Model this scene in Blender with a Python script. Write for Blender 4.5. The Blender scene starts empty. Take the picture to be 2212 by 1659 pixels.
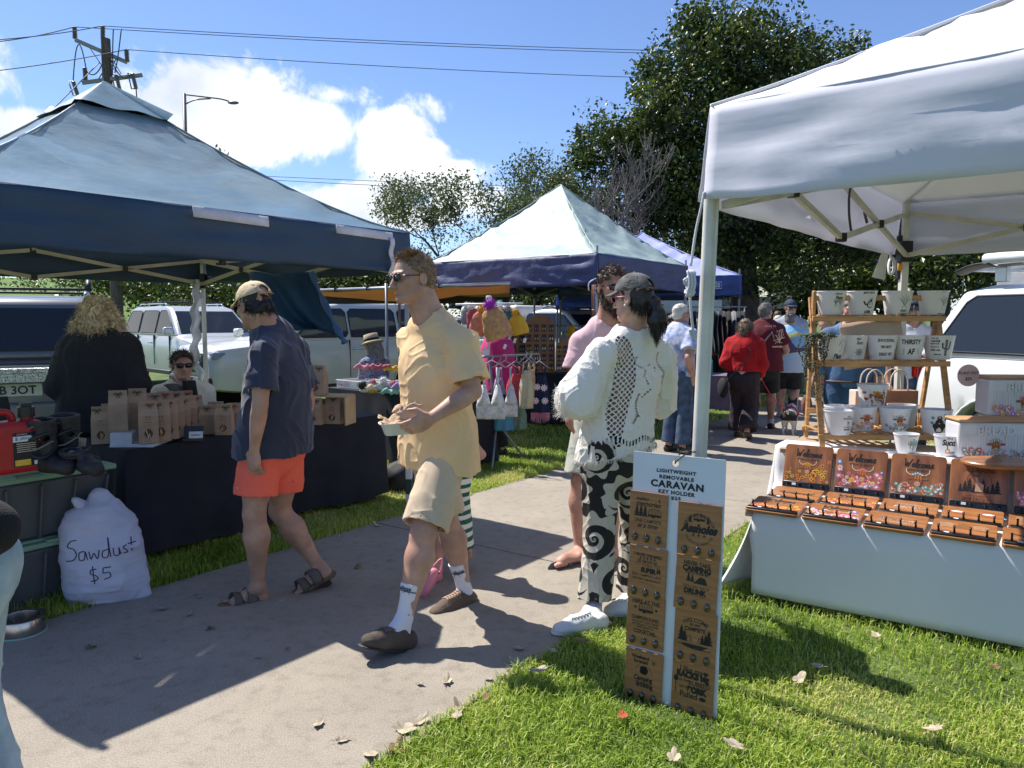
import bpy, math, random
import numpy as np
from mathutils import Vector, Matrix, Euler
from mathutils.bvhtree import BVHTree
R=math.radians
SC=bpy.context.scene
C=SC.collection
V=Vector
rng=np.random.default_rng(7)
random.seed(7)
# camera
CAMH=1.52;FPX=1640.0;PITCH=math.atan(139.5/FPX)
_f=V((0, math.cos(PITCH), -math.sin(PITCH)));_u=V((0, math.sin(PITCH), math.cos(PITCH)))
def ray(px, py):return V(((px-1106)/FPX, 0, 0))+_f+_u*((829.5-py)/FPX)
def W(px, py, Y):
 d=ray(px, py);return V((0, 0, CAMH))+d*(Y/d.y)
def G(px, py, z=0.0):
 d=ray(px, py);return V((0, 0, CAMH))+d*((z-CAMH)/d.z)
# materials
def lin(c):
 return tuple(((x/255.0)/12.92 if x/255.0<=.04045 else((x/255.0+.055)/1.055)**2.4)for x in c)
_mats={}
def nd(nt, t, **kw):
 n=nt.nodes.new(t)
 for k, v in kw.items():
  if hasattr(n, k):setattr(n, k, v)
  else:n.inputs[k].default_value=v
 return n
def M(name, col, rough=.6, metal=0., var=.12, vs=6., bump=0., bs=60., spec=.5, trans=0., coat=0., sheen=0., sss=0., detail=4., wear=None, stretch=None, col2=None, bdist=.01):
 """Principled with a noisy colour and a bump; col is linear albedo."""
 if name in _mats:return _mats[name]
 m=bpy.data.materials.new(name);m.use_nodes=True;nt=m.node_tree
 b=nt.nodes['Principled BSDF']
 b.inputs['Roughness'].default_value=rough;b.inputs['Metallic'].default_value=metal
 b.inputs['Specular IOR Level'].default_value=spec
 if coat:b.inputs['Coat Weight'].default_value=coat
 if sheen:b.inputs['Sheen Weight'].default_value=sheen
 if trans:b.inputs['Transmission Weight'].default_value=trans
 tc=nd(nt, 'ShaderNodeTexCoord');src=tc.outputs['Object']
 if stretch:
  mp=nd(nt, 'ShaderNodeMapping');mp.inputs['Scale'].default_value=stretch
  nt.links.new(src, mp.inputs['Vector']);src=mp.outputs['Vector']
 n1=nd(nt, 'ShaderNodeTexNoise', Scale=vs, Detail=detail);nt.links.new(src, n1.inputs['Vector'])
 rp=nd(nt, 'ShaderNodeValToRGB');nt.links.new(n1.outputs['Fac'], rp.inputs['Fac'])
 c2=col2 or tuple(max(0, c*(1-var*1.6))for c in col)
 c1=tuple(min(1, c*(1+var))for c in col)
 rp.color_ramp.elements[0].position=.3;rp.color_ramp.elements[1].position=.7
 rp.color_ramp.elements[0].color=(*c2, 1);rp.color_ramp.elements[1].color=(*(c1 if not col2 else col), 1)
 nt.links.new(rp.outputs['Color'], b.inputs['Base Color'])
 if bump:
  n2=nd(nt, 'ShaderNodeTexNoise', Scale=bs, Detail=3.);nt.links.new(src, n2.inputs['Vector'])
  bp=nd(nt, 'ShaderNodeBump', Strength=bump, Distance=bdist);nt.links.new(n2.outputs['Fac'], bp.inputs['Height'])
  nt.links.new(bp.outputs['Normal'], b.inputs['Normal'])
 if sss:
  b.inputs['Subsurface Weight'].default_value=sss;b.inputs['Subsurface Scale'].default_value=.02
  b.inputs['Subsurface Radius'].default_value=(1, .35, .2)
 _mats[name]=m
 return m
def M_trans(name, col, fac=.3, rough=.7, tcol=None, bump=0., bs=20., var=.1, vs=5., bdist=.01, spec=.3, stretch=None):
 """thin cloth or leaf: the principled look plus light coming through"""
 if name in _mats:return _mats[name]
 m=M(name, col, rough, bump=bump, bs=bs, var=var, vs=vs, bdist=bdist, spec=spec, stretch=stretch);nt=m.node_tree
 b=nt.nodes['Principled BSDF'];o=nt.nodes['Material Output']
 t=nd(nt, 'ShaderNodeBsdfTranslucent');t.inputs['Color'].default_value=(*(tcol or col), 1)
 mx=nd(nt, 'ShaderNodeMixShader');mx.inputs[0].default_value=fac
 nt.links.new(b.outputs[0], mx.inputs[1]);nt.links.new(t.outputs[0], mx.inputs[2]);nt.links.new(mx.outputs[0], o.inputs[0])
 return m
def M_attr(name, attr, stops, rough=.7, bump=0., bs=80., const=True, sss=0., trans=0.):
 """colour read off a float attribute through hard or soft steps"""
 if name in _mats:return _mats[name]
 m=bpy.data.materials.new(name);m.use_nodes=True;nt=m.node_tree;b=nt.nodes['Principled BSDF']
 a=nd(nt, 'ShaderNodeAttribute');a.attribute_name=attr
 rp=nd(nt, 'ShaderNodeValToRGB');cr=rp.color_ramp
 if const:cr.interpolation='CONSTANT'
 while len(cr.elements)<len(stops):cr.elements.new(.5)
 for e, (p, c)in zip(cr.elements, stops):e.position=p;e.color=(*c, 1)
 nt.links.new(a.outputs['Fac'], rp.inputs['Fac']);nt.links.new(rp.outputs['Color'], b.inputs['Base Color'])
 b.inputs['Roughness'].default_value=rough
 if bump:
  tc=nd(nt, 'ShaderNodeTexCoord');n2=nd(nt, 'ShaderNodeTexNoise', Scale=bs, Detail=3.)
  nt.links.new(tc.outputs['Object'], n2.inputs['Vector'])
  bp=nd(nt, 'ShaderNodeBump', Strength=bump, Distance=.01);nt.links.new(n2.outputs['Fac'], bp.inputs['Height'])
  nt.links.new(bp.outputs['Normal'], b.inputs['Normal'])
 if trans:
  o=nt.nodes['Material Output'];t=nd(nt, 'ShaderNodeBsdfTranslucent');nt.links.new(rp.outputs['Color'], t.inputs['Color'])
  mx=nd(nt, 'ShaderNodeMixShader');mx.inputs[0].default_value=trans
  nt.links.new(b.outputs[0], mx.inputs[1]);nt.links.new(t.outputs[0], mx.inputs[2]);nt.links.new(mx.outputs[0], o.inputs[0])
 if sss:
  b.inputs['Subsurface Weight'].default_value=sss;b.inputs['Subsurface Scale'].default_value=.02
 _mats[name]=m
 return m
def two_sided(m, col, tcol, fac=.35):
 """give a coated fabric its pale inner face and let daylight glow through it"""
 nt=m.node_tree;o=nt.nodes['Material Output'];b=nt.nodes['Principled BSDF'];L=nt.links.new
 g=nd(nt, 'ShaderNodeNewGeometry');d=nd(nt, 'ShaderNodeBsdfDiffuse');d.inputs[0].default_value=(*col, 1);t=nd(nt, 'ShaderNodeBsdfTranslucent');t.inputs[0].default_value=(*tcol, 1)
 m1=nd(nt, 'ShaderNodeMixShader');L(g.outputs['Backfacing'], m1.inputs[0]);L(b.outputs[0], m1.inputs[1]);L(d.outputs[0], m1.inputs[2]);m2=nd(nt, 'ShaderNodeMixShader');m2.inputs[0].default_value=fac;L(m1.outputs[0], m2.inputs[1]);L(t.outputs[0], m2.inputs[2]);L(m2.outputs[0], o.inputs[0]);return m
def M_glass(name, col=(.02, .025, .03), rough=.03, alpha=.9):
 """car glass: dark gloss you can faintly see through"""
 if name in _mats:return _mats[name]
 m=bpy.data.materials.new(name);m.use_nodes=True;nt=m.node_tree;b=nt.nodes['Principled BSDF']
 b.inputs['Base Color'].default_value=(*col, 1);b.inputs['Roughness'].default_value=rough
 b.inputs['Specular IOR Level'].default_value=.55;b.inputs['Alpha'].default_value=alpha
 _mats[name]=m
 return m
# objects
def tag(o, label=None, cat=None, group=None, kind=None):
 if label:o['label']=label
 if cat:o['category']=cat
 if group:o['group']=group
 if kind:o['kind']=kind
 return o
def thing(name, label, cat, loc=(0, 0, 0), rz=0., group=None, rot=None):
 o=bpy.data.objects.new(name, None);C.objects.link(o);o.location=loc
 o.rotation_euler=rot if rot else(0, 0, rz);o.empty_display_size=.1
 return tag(o, label, cat, group)
def kids(o):return[c for c in C.objects if c.parent==o]
_kidmap=None
def copy_tree(o, parent=None, cache={}):
 c=o.copy();C.objects.link(c);c.parent=parent
 key=o.name
 if key not in cache:cache[key]=[k.name for k in C.objects if k.parent==o]
 for k in cache[key]:copy_tree(bpy.data.objects[k], c)
 return c
def link_mesh(name, me, mats, parent=None, world=False):
 for m in(mats if isinstance(mats, (list, tuple))else[mats]):me.materials.append(m)
 o=bpy.data.objects.new(name, me);C.objects.link(o)
 if parent:
  o.parent=parent
  if world:
   o.matrix_parent_inverse=parent.matrix_basis.inverted()
 return o
def np_mesh(name, verts, faces, mats, parent=None, world=False, smooth=True, mi=None, attrs=None):
 """verts Nx3 array, faces Mxk array (k = 3 or 4)"""
 me=bpy.data.meshes.new(name);verts=np.asarray(verts, np.float32);faces=np.asarray(faces, np.int32)
 me.vertices.add(len(verts));me.vertices.foreach_set('co', verts.ravel())
 k=faces.shape[1];me.loops.add(faces.size);me.loops.foreach_set('vertex_index', faces.ravel())
 me.polygons.add(len(faces));me.polygons.foreach_set('loop_start', np.arange(0, faces.size, k, dtype=np.int32))
 if mi is not None:me.polygons.foreach_set('material_index', np.asarray(mi, np.int32))
 me.update(calc_edges=True)
 me.polygons.foreach_set('use_smooth', np.full(len(faces), smooth))
 for an, av in(attrs or{}).items():
  a=me.attributes.new(an, 'FLOAT', 'POINT');a.data.foreach_set('value', np.asarray(av, np.float32))
 return link_mesh(name, me, mats, parent, world)
def frame_of(d, up=V((0, 0, 1))):
 d=V(d).normalized();up=V(up)
 if abs(d.dot(up))>.97:up=V((1, 0, 0))
 x=up.cross(d).normalized();y=d.cross(x).normalized()
 return x, y, d
class MB:
 def __init__(s):s.v=[];s.f=[];s.m=[]
 def add(s, vs, fs, mi=0, T=None):
  b=len(s.v)
  s.v+=[tuple(T@V(p))if T is not None else tuple(p)for p in vs]
  s.f+=[[i+b for i in f]for f in fs];s.m+=[mi]*len(fs);return s
 def box(s, c, size, T=None, mi=0, rot=None):
  x, y, z=[a/2 for a in size];c=V(c)
  vs=[V((sx*x, sy*y, sz*z))for sx in(-1, 1)for sy in(-1, 1)for sz in(-1, 1)]
  if rot is not None:vs=[rot@p for p in vs]
  vs=[p+c for p in vs]
  return s.add(vs, [(0, 1, 3, 2), (4, 6, 7, 5), (0, 4, 5, 1), (2, 3, 7, 6), (0, 2, 6, 4), (1, 5, 7, 3)], mi, T)
 def bar(s, p0, p1, w, h=None, mi=0, up=V((0, 0, 1)), T=None):
  p0, p1=V(p0), V(p1);h=h or w;x, y, d=frame_of(p1-p0, up)
  rot=Matrix((x, y, d)).transposed()
  return s.box((p0+p1)/2, (w, h, (p1-p0).length), T, mi, rot)
 def tube(s, pts, r, n=8, mi=0, cap=True, T=None, close=False, flat=1., up=V((0, 0, 1))):
  pts=[V(p)for p in pts];N=len(pts);rs=r if isinstance(r, (list, tuple))else[r]*N
  vs=[];prev=None
  for i, p in enumerate(pts):
   d=(pts[(i+1)%N]-pts[i-1])if close else(pts[min(i+1, N-1)]-pts[max(i-1, 0)])
   if d.length<1e-9:d=V((0, 0, 1))
   if prev is None:x, y, d=frame_of(d, up)
   else:
    d=d.normalized();x=(prev-d*prev.dot(d)).normalized();y=d.cross(x)
   prev=x
   for k in range(n):
    a=2*math.pi*k/n;vs.append(p+x*math.cos(a)*rs[i]+y*math.sin(a)*rs[i]*flat)
  fs=[]
  for i in range(N if close else N-1):
   a, b=i*n, ((i+1)%N)*n
   for k in range(n):fs.append((a+k, a+(k+1)%n, b+(k+1)%n, b+k))
  if cap and not close:fs.append(tuple(range(n))[::-1]);fs.append(tuple(range((N-1)*n, N*n)))
  return s.add(vs, fs, mi, T)
 def cyl(s, p0, p1, r0, r1=None, n=16, mi=0, T=None):return s.tube([p0, p1], [r0, r0 if r1 is None else r1], n, mi, True, T)
 def lathe(s, prof, c=(0, 0, 0), n=24, mi=0, T=None, cap=True, sx=1., sy=1.):
  c=V(c);vs=[]
  for r, z in prof:
   for k in range(n):
    a=2*math.pi*k/n;vs.append(c+V((r*math.cos(a)*sx, r*math.sin(a)*sy, z)))
  fs=[(i*n+k, i*n+(k+1)%n, (i+1)*n+(k+1)%n, (i+1)*n+k)for i in range(len(prof)-1)for k in range(n)]
  if cap:fs+=[tuple(range(n))[::-1], tuple(range((len(prof)-1)*n, len(prof)*n))]
  return s.add(vs, fs, mi, T)
 def ball(s, c, r, n=14, mi=0, T=None, rot=None):
  r=r if isinstance(r, (list, tuple))else(r, r, r);c=V(c);m=max(4, n//2);vs=[]
  for i in range(m+1):
   t=math.pi*(i/m);t=min(max(t, .02), math.pi-.02)
   for k in range(n):
    a=2*math.pi*k/n;p=V((r[0]*math.sin(t)*math.cos(a), r[1]*math.sin(t)*math.sin(a), -r[2]*math.cos(t)))
    vs.append((rot@p if rot is not None else p)+c)
  fs=[(i*n+k, i*n+(k+1)%n, (i+1)*n+(k+1)%n, (i+1)*n+k)for i in range(m)for k in range(n)]
  fs+=[tuple(range(n))[::-1], tuple(range(m*n, (m+1)*n))]
  return s.add(vs, fs, mi, T)
 def prism(s, poly, t0, t1, T=None, mi=0):
  """poly: (x,y) outline, extruded along z from t0 to t1"""
  n=len(poly);vs=[(x, y, t0)for x, y in poly]+[(x, y, t1)for x, y in poly]
  fs=[tuple(range(n))[::-1], tuple(range(n, 2*n))]+[(i, (i+1)%n, n+(i+1)%n, n+i)for i in range(n)]
  return s.add(vs, fs, mi, T)
 def grid(s, fn, nu, nv, mi=0, T=None, wrapu=False):
  vs=[fn(i/(nu if wrapu else nu-1), j/(nv-1))for j in range(nv)for i in range(nu)]
  fs=[]
  for j in range(nv-1):
   for i in range(nu if wrapu else nu-1):
    a=j*nu+i;b=j*nu+(i+1)%nu;fs.append((a, b, b+nu, a+nu))
  return s.add(vs, fs, mi, T)
 def obj(s, name, mats, parent=None, smooth=None, bevel=0., world=False, solid=0., weld=False, seg=2):
  me=bpy.data.meshes.new(name);me.from_pydata([tuple(p)for p in s.v], [], s.f)
  me.polygons.foreach_set('material_index', s.m);me.update()
  o=link_mesh(name, me, mats, parent, world)
  if smooth:me.shade_smooth()
  if smooth=='auto' or bevel:
   me.shade_smooth()
   try:me.set_sharp_from_angle(angle=R(38))
   except Exception:pass
  if solid:
   md=o.modifiers.new('s', 'SOLIDIFY');md.thickness=solid;md.offset=0
  if bevel:
   md=o.modifiers.new('b', 'BEVEL');md.width=bevel;md.segments=seg;md.limit_method='ANGLE';md.angle_limit=R(35)
  return o
# noise
def _hash(ix, iy, iz):
 h=(ix.astype(np.int64)*374761393+iy.astype(np.int64)*668265263+iz.astype(np.int64)*2147483647)&0xffffffff
 h=((h^(h>>13))*1274126177)&0xffffffff
 return((h^(h>>16))&0xffff).astype(np.float32)/32767.5-1.
def vnoise(P, s=1., off=0.):
 P=np.asarray(P, np.float32)*np.asarray(s, np.float32)+off
 i=np.floor(P).astype(np.int32);f=P-i;f=f*f*(3-2*f);r=0.
 for dx in(0, 1):
  for dy in(0, 1):
   for dz in(0, 1):
    w=(f[..., 0]if dx else 1-f[..., 0])*(f[..., 1]if dy else 1-f[..., 1])*(f[..., 2]if dz else 1-f[..., 2])
    r=r+w*_hash(i[..., 0]+dx, i[..., 1]+dy, i[..., 2]+dz)
 return r
def fbm(P, s=1., off=0., o=3):
 r=0.;a=1.;s=np.asarray(s, np.float32)
 for k in range(o):r=r+a*vnoise(P, s*2**k, off+17.3*k);a*=.5
 return r
# implicit surfaces
class SDF:
 def __init__(s):s.p=[];s.post=[]
 def cap(s, a, b, r, k=.02, n=None, sn=1., clip=None, op='u', n2=None, sn2=1.):
  """tapered capsule; r: radii along it; n,sn: flattened along n by sn; clip: [(point, normal)]"""
  r=list(r)if isinstance(r, (list, tuple))else[r, r]
  s.p.append(('c', np.array(a, float), np.array(b, float), r, k, None if n is None else np.array(V(n).normalized()), sn, clip, op));return s
 def ell(s, c, r, k=.02, rot=None, op='u', clip=None):
  s.p.append(('e', np.array(c, float), np.array(r, float), rot, k, None, 1., clip, op));return s
 def rbox(s, c, hx, rr, k=.005, rot=None, op='u', clip=None):
  s.p.append(('b', np.array(c, float), np.array(hx, float), rot, k, rr, 1., clip, op));return s
 def bounds(s):
  lo=np.full(3, 1e9);hi=-lo
  for p in s.p:
   if p[8]!='u':continue
   a, b=s._bb(p);lo=np.minimum(lo, a);hi=np.maximum(hi, b)
  return lo, hi
 def _bb(s, p):
  if p[0]=='c':m=max(p[3]);return np.minimum(p[1], p[2])-m, np.maximum(p[1], p[2])+m
  m=np.linalg.norm(p[2])if p[3]is not None else p[2]
  return p[1]-m, p[1]+m
 def mesh(s, name, h, mats, parent=None, disp=None, attrs=None, mi=None, smooth_it=1, world=True, pad=3):
  lo, hi=s.bounds();lo=lo-pad*h;hi=hi+pad*h
  dim=np.ceil((hi-lo)/h).astype(int)+1
  D=np.full(dim, .05, np.float32)
  ax=[lo[i]+h*np.arange(dim[i])for i in range(3)]
  for p in s.p:
   kind, A, B, r, k, n, sn, clip, op=p
   a, b=s._bb(p);mg=max(k, 0)+2.2*h
   i0=np.maximum(np.floor((a-mg-lo)/h).astype(int), 0);i1=np.minimum(np.ceil((b+mg-lo)/h).astype(int)+1, dim)
   if np.any(i1<=i0):continue
   sl=tuple(slice(i0[i], i1[i])for i in range(3))
   P=np.stack(np.meshgrid(*[ax[i][sl[i]]for i in range(3)], indexing='ij'), -1).astype(np.float32)
   if kind=='c':
    ab=(B-A).astype(np.float32);q=P-A.astype(np.float32);L=max(float(ab@ab), 1e-9)
    t=np.clip((q@ab)/L, 0, 1);df=q-t[..., None]*ab
    if n is not None:
     c=df@n.astype(np.float32);df=df+n.astype(np.float32)*(c*(1/sn-1))[..., None]
    d=np.sqrt((df**2).sum(-1))-np.interp(t, np.linspace(0, 1, len(r)), r).astype(np.float32)
    if n is not None:d=d*(sn+1)/2
   elif kind=='e':
    q=P-A.astype(np.float32)
    if r is not None:q=q@np.array(r, np.float32)
    Bf=B.astype(np.float32);k0=np.sqrt(((q/Bf)**2).sum(-1));k1=np.sqrt(((q/Bf**2)**2).sum(-1))
    d=k0*(k0-1)/np.maximum(k1, 1e-6)
   else:
    q=P-A.astype(np.float32)
    if r is not None:q=q@np.array(r, np.float32)
    q=np.abs(q)-(B-n).astype(np.float32)
    d=np.sqrt((np.maximum(q, 0)**2).sum(-1))+np.minimum(q.max(-1), 0)-n
   for cp, cn in(clip or()):
    cn=np.array(V(cn).normalized(), np.float32);d=np.maximum(d, (P-np.array(cp, np.float32))@cn)
   E=D[sl]
   if op=='u':
    if k>0:
     hh=np.clip(.5+.5*(E-d)/k, 0, 1);D[sl]=E*(1-hh)+d*hh-k*hh*(1-hh)
    else:D[sl]=np.minimum(E, d)
   elif op=='s':
    if k>0:
     hh=np.clip(.5-.5*(E+d)/k, 0, 1);D[sl]=E*(1-hh)-d*hh+k*hh*(1-hh)
    else:D[sl]=np.maximum(E, -d)
   elif op=='i':D[sl]=np.maximum(E, d)
  if disp is not None:
   idx=np.nonzero(np.abs(D)<.03);P=np.stack([ax[i][idx[i]]for i in range(3)], -1)
   D[idx]+=disp(P)
  D[0]=D[-1]=.05;D[:, 0]=D[:, -1]=.05;D[:, :, 0]=D[:, :, -1]=.05
  v, f=nets(D, lo, h)
  if smooth_it:v=relax(v, f, smooth_it)
  v=v.astype(np.float32)
  fm=None
  if mi is not None:fm=mi(v[f].mean(1))
  at={k_:g(v)for k_, g in(attrs or{}).items()}
  return np_mesh(name, v, f, mats, parent, world, True, fm, at)
def nets(D, lo, h):
 S=D<0
 nx, ny, nz=D.shape
 c=np.zeros((nx-1, ny-1, nz-1), np.uint8)
 for dx in(0, 1):
  for dy in(0, 1):
   for dz in(0, 1):c+=S[dx:nx-1+dx, dy:ny-1+dy, dz:nz-1+dz]
 act=np.nonzero((c>0)&(c<8));n=len(act[0])
 ids=np.full(c.shape, -1, np.int32);ids[act]=np.arange(n)
 acc=np.zeros((n, 3));cnt=np.zeros(n);A=np.stack(act, -1)
 cor=[(0, 0, 0), (1, 0, 0), (0, 1, 0), (1, 1, 0), (0, 0, 1), (1, 0, 1), (0, 1, 1), (1, 1, 1)]
 val=[D[act[0]+a, act[1]+b, act[2]+d]for a, b, d in cor]
 for i in range(8):
  for ax in range(3):
   if cor[i][ax]:continue
   j=i|(1<<ax);a, b=val[i], val[j];m=(a<0)!=(b<0)
   t=np.where(m, a/np.where(m, a-b, 1), 0)
   for q in range(3):acc[:, q]+=np.where(m, cor[i][q]+(t if q==ax else 0), 0)
   cnt+=m
 v=(A+acc/cnt[:, None])*h+lo
 F=[]
 for ax in range(3):
  sl0=[slice(None)]*3;sl1=[slice(None)]*3;sl0[ax]=slice(0, -1);sl1[ax]=slice(1, None)
  a, b=S[tuple(sl0)], S[tuple(sl1)];e=np.nonzero(a!=b);inside=a[e]
  o1, o2=[q for q in range(3)if q!=ax]
  m=(e[o1]>0)&(e[o2]>0)&(e[o1]<D.shape[o1]-1)&(e[o2]<D.shape[o2]-1)
  e=[q[m]for q in e];inside=inside[m]
  def cell(d1, d2):
   q=list(e);q[o1]=q[o1]-d1;q[o2]=q[o2]-d2;return ids[tuple(q)]
  qd=np.stack([cell(1, 1), cell(0, 1), cell(0, 0), cell(1, 0)], -1)
  fl=inside if ax!=1 else~inside
  qd=np.where(fl[:, None], qd, qd[:, ::-1]);F.append(qd)
 return v, np.concatenate(F)
def relax(v, f, it=1, lam=.5):
 e=np.concatenate([f[:, [0, 1]], f[:, [1, 2]], f[:, [2, 3]], f[:, [3, 0]]])
 for _ in range(it):
  acc=np.zeros_like(v);cnt=np.bincount(e[:, 0], minlength=len(v)).astype(float)
  for q in range(3):acc[:, q]=np.bincount(e[:, 0], weights=v[e[:, 1], q], minlength=len(v))
  v=v+lam*(acc/np.maximum(cnt, 1)[:, None]-v)
 return v
# lettering
_txt={}
def text_mesh(s, size=1., bold=0., shear=0., align='CENTER', spacing=1., res=3, mono=False):
 """flat lettering outlines as (verts, faces) in the xy plane, centred"""
 key=(s, bold, shear, align, spacing, res)
 if key not in _txt:
  cu=bpy.data.curves.new('t', 'FONT');cu.body=s;cu.size=1;cu.offset=bold;cu.shear=shear
  cu.align_x=align;cu.align_y='CENTER';cu.space_character=spacing;cu.resolution_u=res
  o=bpy.data.objects.new('t', cu);C.objects.link(o)
  dg=bpy.context.evaluated_depsgraph_get();me=bpy.data.meshes.new_from_object(o.evaluated_get(dg))
  vs=[tuple(v.co)for v in me.vertices];fs=[tuple(p.vertices)for p in me.polygons]
  bpy.data.objects.remove(o);bpy.data.curves.remove(cu);bpy.data.meshes.remove(me)
  if vs:
   x0, x1=min(v[0]for v in vs), max(v[0]for v in vs);y0, y1=min(v[1]for v in vs), max(v[1]for v in vs)
   vs=[(v[0]-(x0+x1)/2, v[1]-(y0+y1)/2, 0)for v in vs]
   _txt[key]=(vs, fs, x1-x0, y1-y0)
  else:_txt[key]=([], [], 1, 1)
 return _txt[key]
def put_text(mb, s, T, w=None, h=None, cx=0., cy=0., bold=0., shear=0., mi=0, wrap=None, rot=0., arc=None, spacing=1.):
 """lettering fitted to width w or cap height h at (cx,cy) in the plane of T; wrap = cylinder radius"""
 vs, fs, tw, th=text_mesh(s, bold=bold, shear=shear, spacing=spacing)
 sx=(w/tw)if w else(h/th);sy=(h/th)if h else sx
 out=[];cr, sr=math.cos(rot), math.sin(rot)
 for x, y, z in vs:
  x*=sx;y*=sy;x, y=x*cr-y*sr, x*sr+y*cr
  if arc:
   a=x/arc;rr=abs(arc)+(y if arc>0 else-y)
   x, y=(rr*math.sin(a), rr*math.cos(a)-arc)if arc>0 else(rr*math.sin(-a), -rr*math.cos(a)-arc)
  x+=cx;y+=cy
  if wrap:
   a=x/wrap;out.append(V((wrap*math.sin(a), y, wrap*math.cos(a)-wrap)))
  else:out.append(V((x, y, 0)))
 mb.add(out, fs, mi, T);return mb
def stroke(mb, pts, w, T, mi=0, z=0., closed=False):
 """a pen stroke in the plane of T as a ribbon"""
 P=[V((x, y))for x, y in pts];n=len(P);L=[];
 for i, p in enumerate(P):
  d=(P[(i+1)%n]-P[i-1])if closed else P[min(i+1, n-1)]-P[max(i-1, 0)]
  if d.length<1e-9:d=V((1, 0))
  d.normalize();q=V((-d.y, d.x))*w/2;L.append((p.x+q.x, p.y+q.y, z));L.append((p.x-q.x, p.y-q.y, z))
 m=n if closed else n-1
 fs=[(2*i, 2*i+1, (2*i+3)%(2*n), (2*i+2)%(2*n))for i in range(m)]
 mb.add(L, fs, mi, T);return mb
def spline(pts, n=6):
 out=[];P=[V(p)for p in pts]
 for i in range(len(P)-1):
  a, b, c, d=P[max(i-1, 0)], P[i], P[i+1], P[min(i+2, len(P)-1)]
  for k in range(n):
   t=k/n;out.append(.5*((2*b)+(c-a)*t+(2*a-5*b+4*c-d)*t*t+(3*b-a-3*c+d)*t**3))
 out.append(P[-1]);return out
# people
def ik(a, b, l1, l2, pole):
 a, b=V(a), V(b);d=b-a;L=min(d.length, (l1+l2)*.999);u=d.normalized()
 x=(l1*l1-l2*l2+L*L)/(2*L);h=math.sqrt(max(l1*l1-x*x, 1e-6))
 p=V(pole);p=(p-u*p.dot(u)).normalized();return a+u*x+p*h
def skin(name, c):
 m=_skin(name, c);m['c']=c;return m
def _skin(name, c):
 return M('skin_'+name, c, .5, var=.15, vs=13., bump=.2, bs=230., sss=.10, spec=.4, detail=8.)
def pose(x, y, H, yaw, stride=0., hyaw=0., hpitch=0., lean=0., z0=0., wrL=None, wrR=None, width=1., swing=0., sit=False):
 """joints of a figure with feet on the ground; yaw (deg) is where it faces, 0 = +x"""
 S=H/1.78;f=V((math.cos(R(yaw)), math.sin(R(yaw)), 0));l=V((-f.y, f.x, 0));u=V((0, 0, 1));g=V((x, y, z0))
 J=dict(H=H, S=S, f=f, l=l)
 ph=(.53 if sit else.93-abs(stride)*.08)*S
 J['pelvis']=g+u*ph;up=(u+f*math.tan(R(lean))).normalized();J['up']=up
 J['chest']=J['pelvis']+up*.34*S;J['neck']=J['pelvis']+up*.53*S
 J['head']=J['neck']+up*.165*S+f*(.03+.05*math.sin(R(hpitch)))*S
 hy=R(yaw+hyaw);hf=V((math.cos(hy), math.sin(hy), 0));J['hf']=(hf-u*math.tan(R(hpitch))).normalized()
 for s, n in((1, 'L'), (-1, 'R')):
  J['sh'+n]=J['neck']-up*.075*S+l*s*.175*S*width
  J['hip'+n]=J['pelvis']+l*s*.09*S
  st=stride*s
  if sit:
   J['an'+n]=g+f*.42*S+l*s*.12+u*.09;J['kn'+n]=J['hip'+n]+f*.42*S+u*.02
   J['heel'+n]=J['an'+n]-f*.05-u*.09
  else:
   an=g+l*s*.1*S+f*st*.5+u*(.085*S+max(0, -st)*.18)
   J['an'+n]=an;J['kn'+n]=ik(J['hip'+n], an, .43*S, .42*S, f)
   J['heel'+n]=an-f*.05*S-u*.085*S+(u*.0)
  tz=V((0, 0, max(0, -st)*.16));J['toe'+n]=J['heel'+n]+f*.26*S-tz
  w=wrL if n=='L' else wrR
  if w is None:wr=J['sh'+n]-u*.53*S+l*s*.06+f*(.06-swing*s)
  else:wr=J['neck']+f*w[0]*S+l*w[1]*S*s+u*w[2]*S
  J['wr'+n]=wr;J['el'+n]=ik(J['sh'+n], wr, .29*S, .26*S, -f*1.+l*s*.4)
  J['hd'+n]=(wr-J['el'+n]).normalized()
 return J
def head_T(J):
 hf=V(J['hf']).normalized();up=V(J.get('hup', (0, 0, 1)));z=(up-hf*up.dot(hf)).normalized();x=hf.cross(z)
 s=J['S'];m=Matrix((x, hf, z)).transposed().to_4x4();return Matrix.Translation(V(J['head']))@m@Matrix.Scale(s, 4), Matrix((x, hf, z)).transposed()
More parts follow.
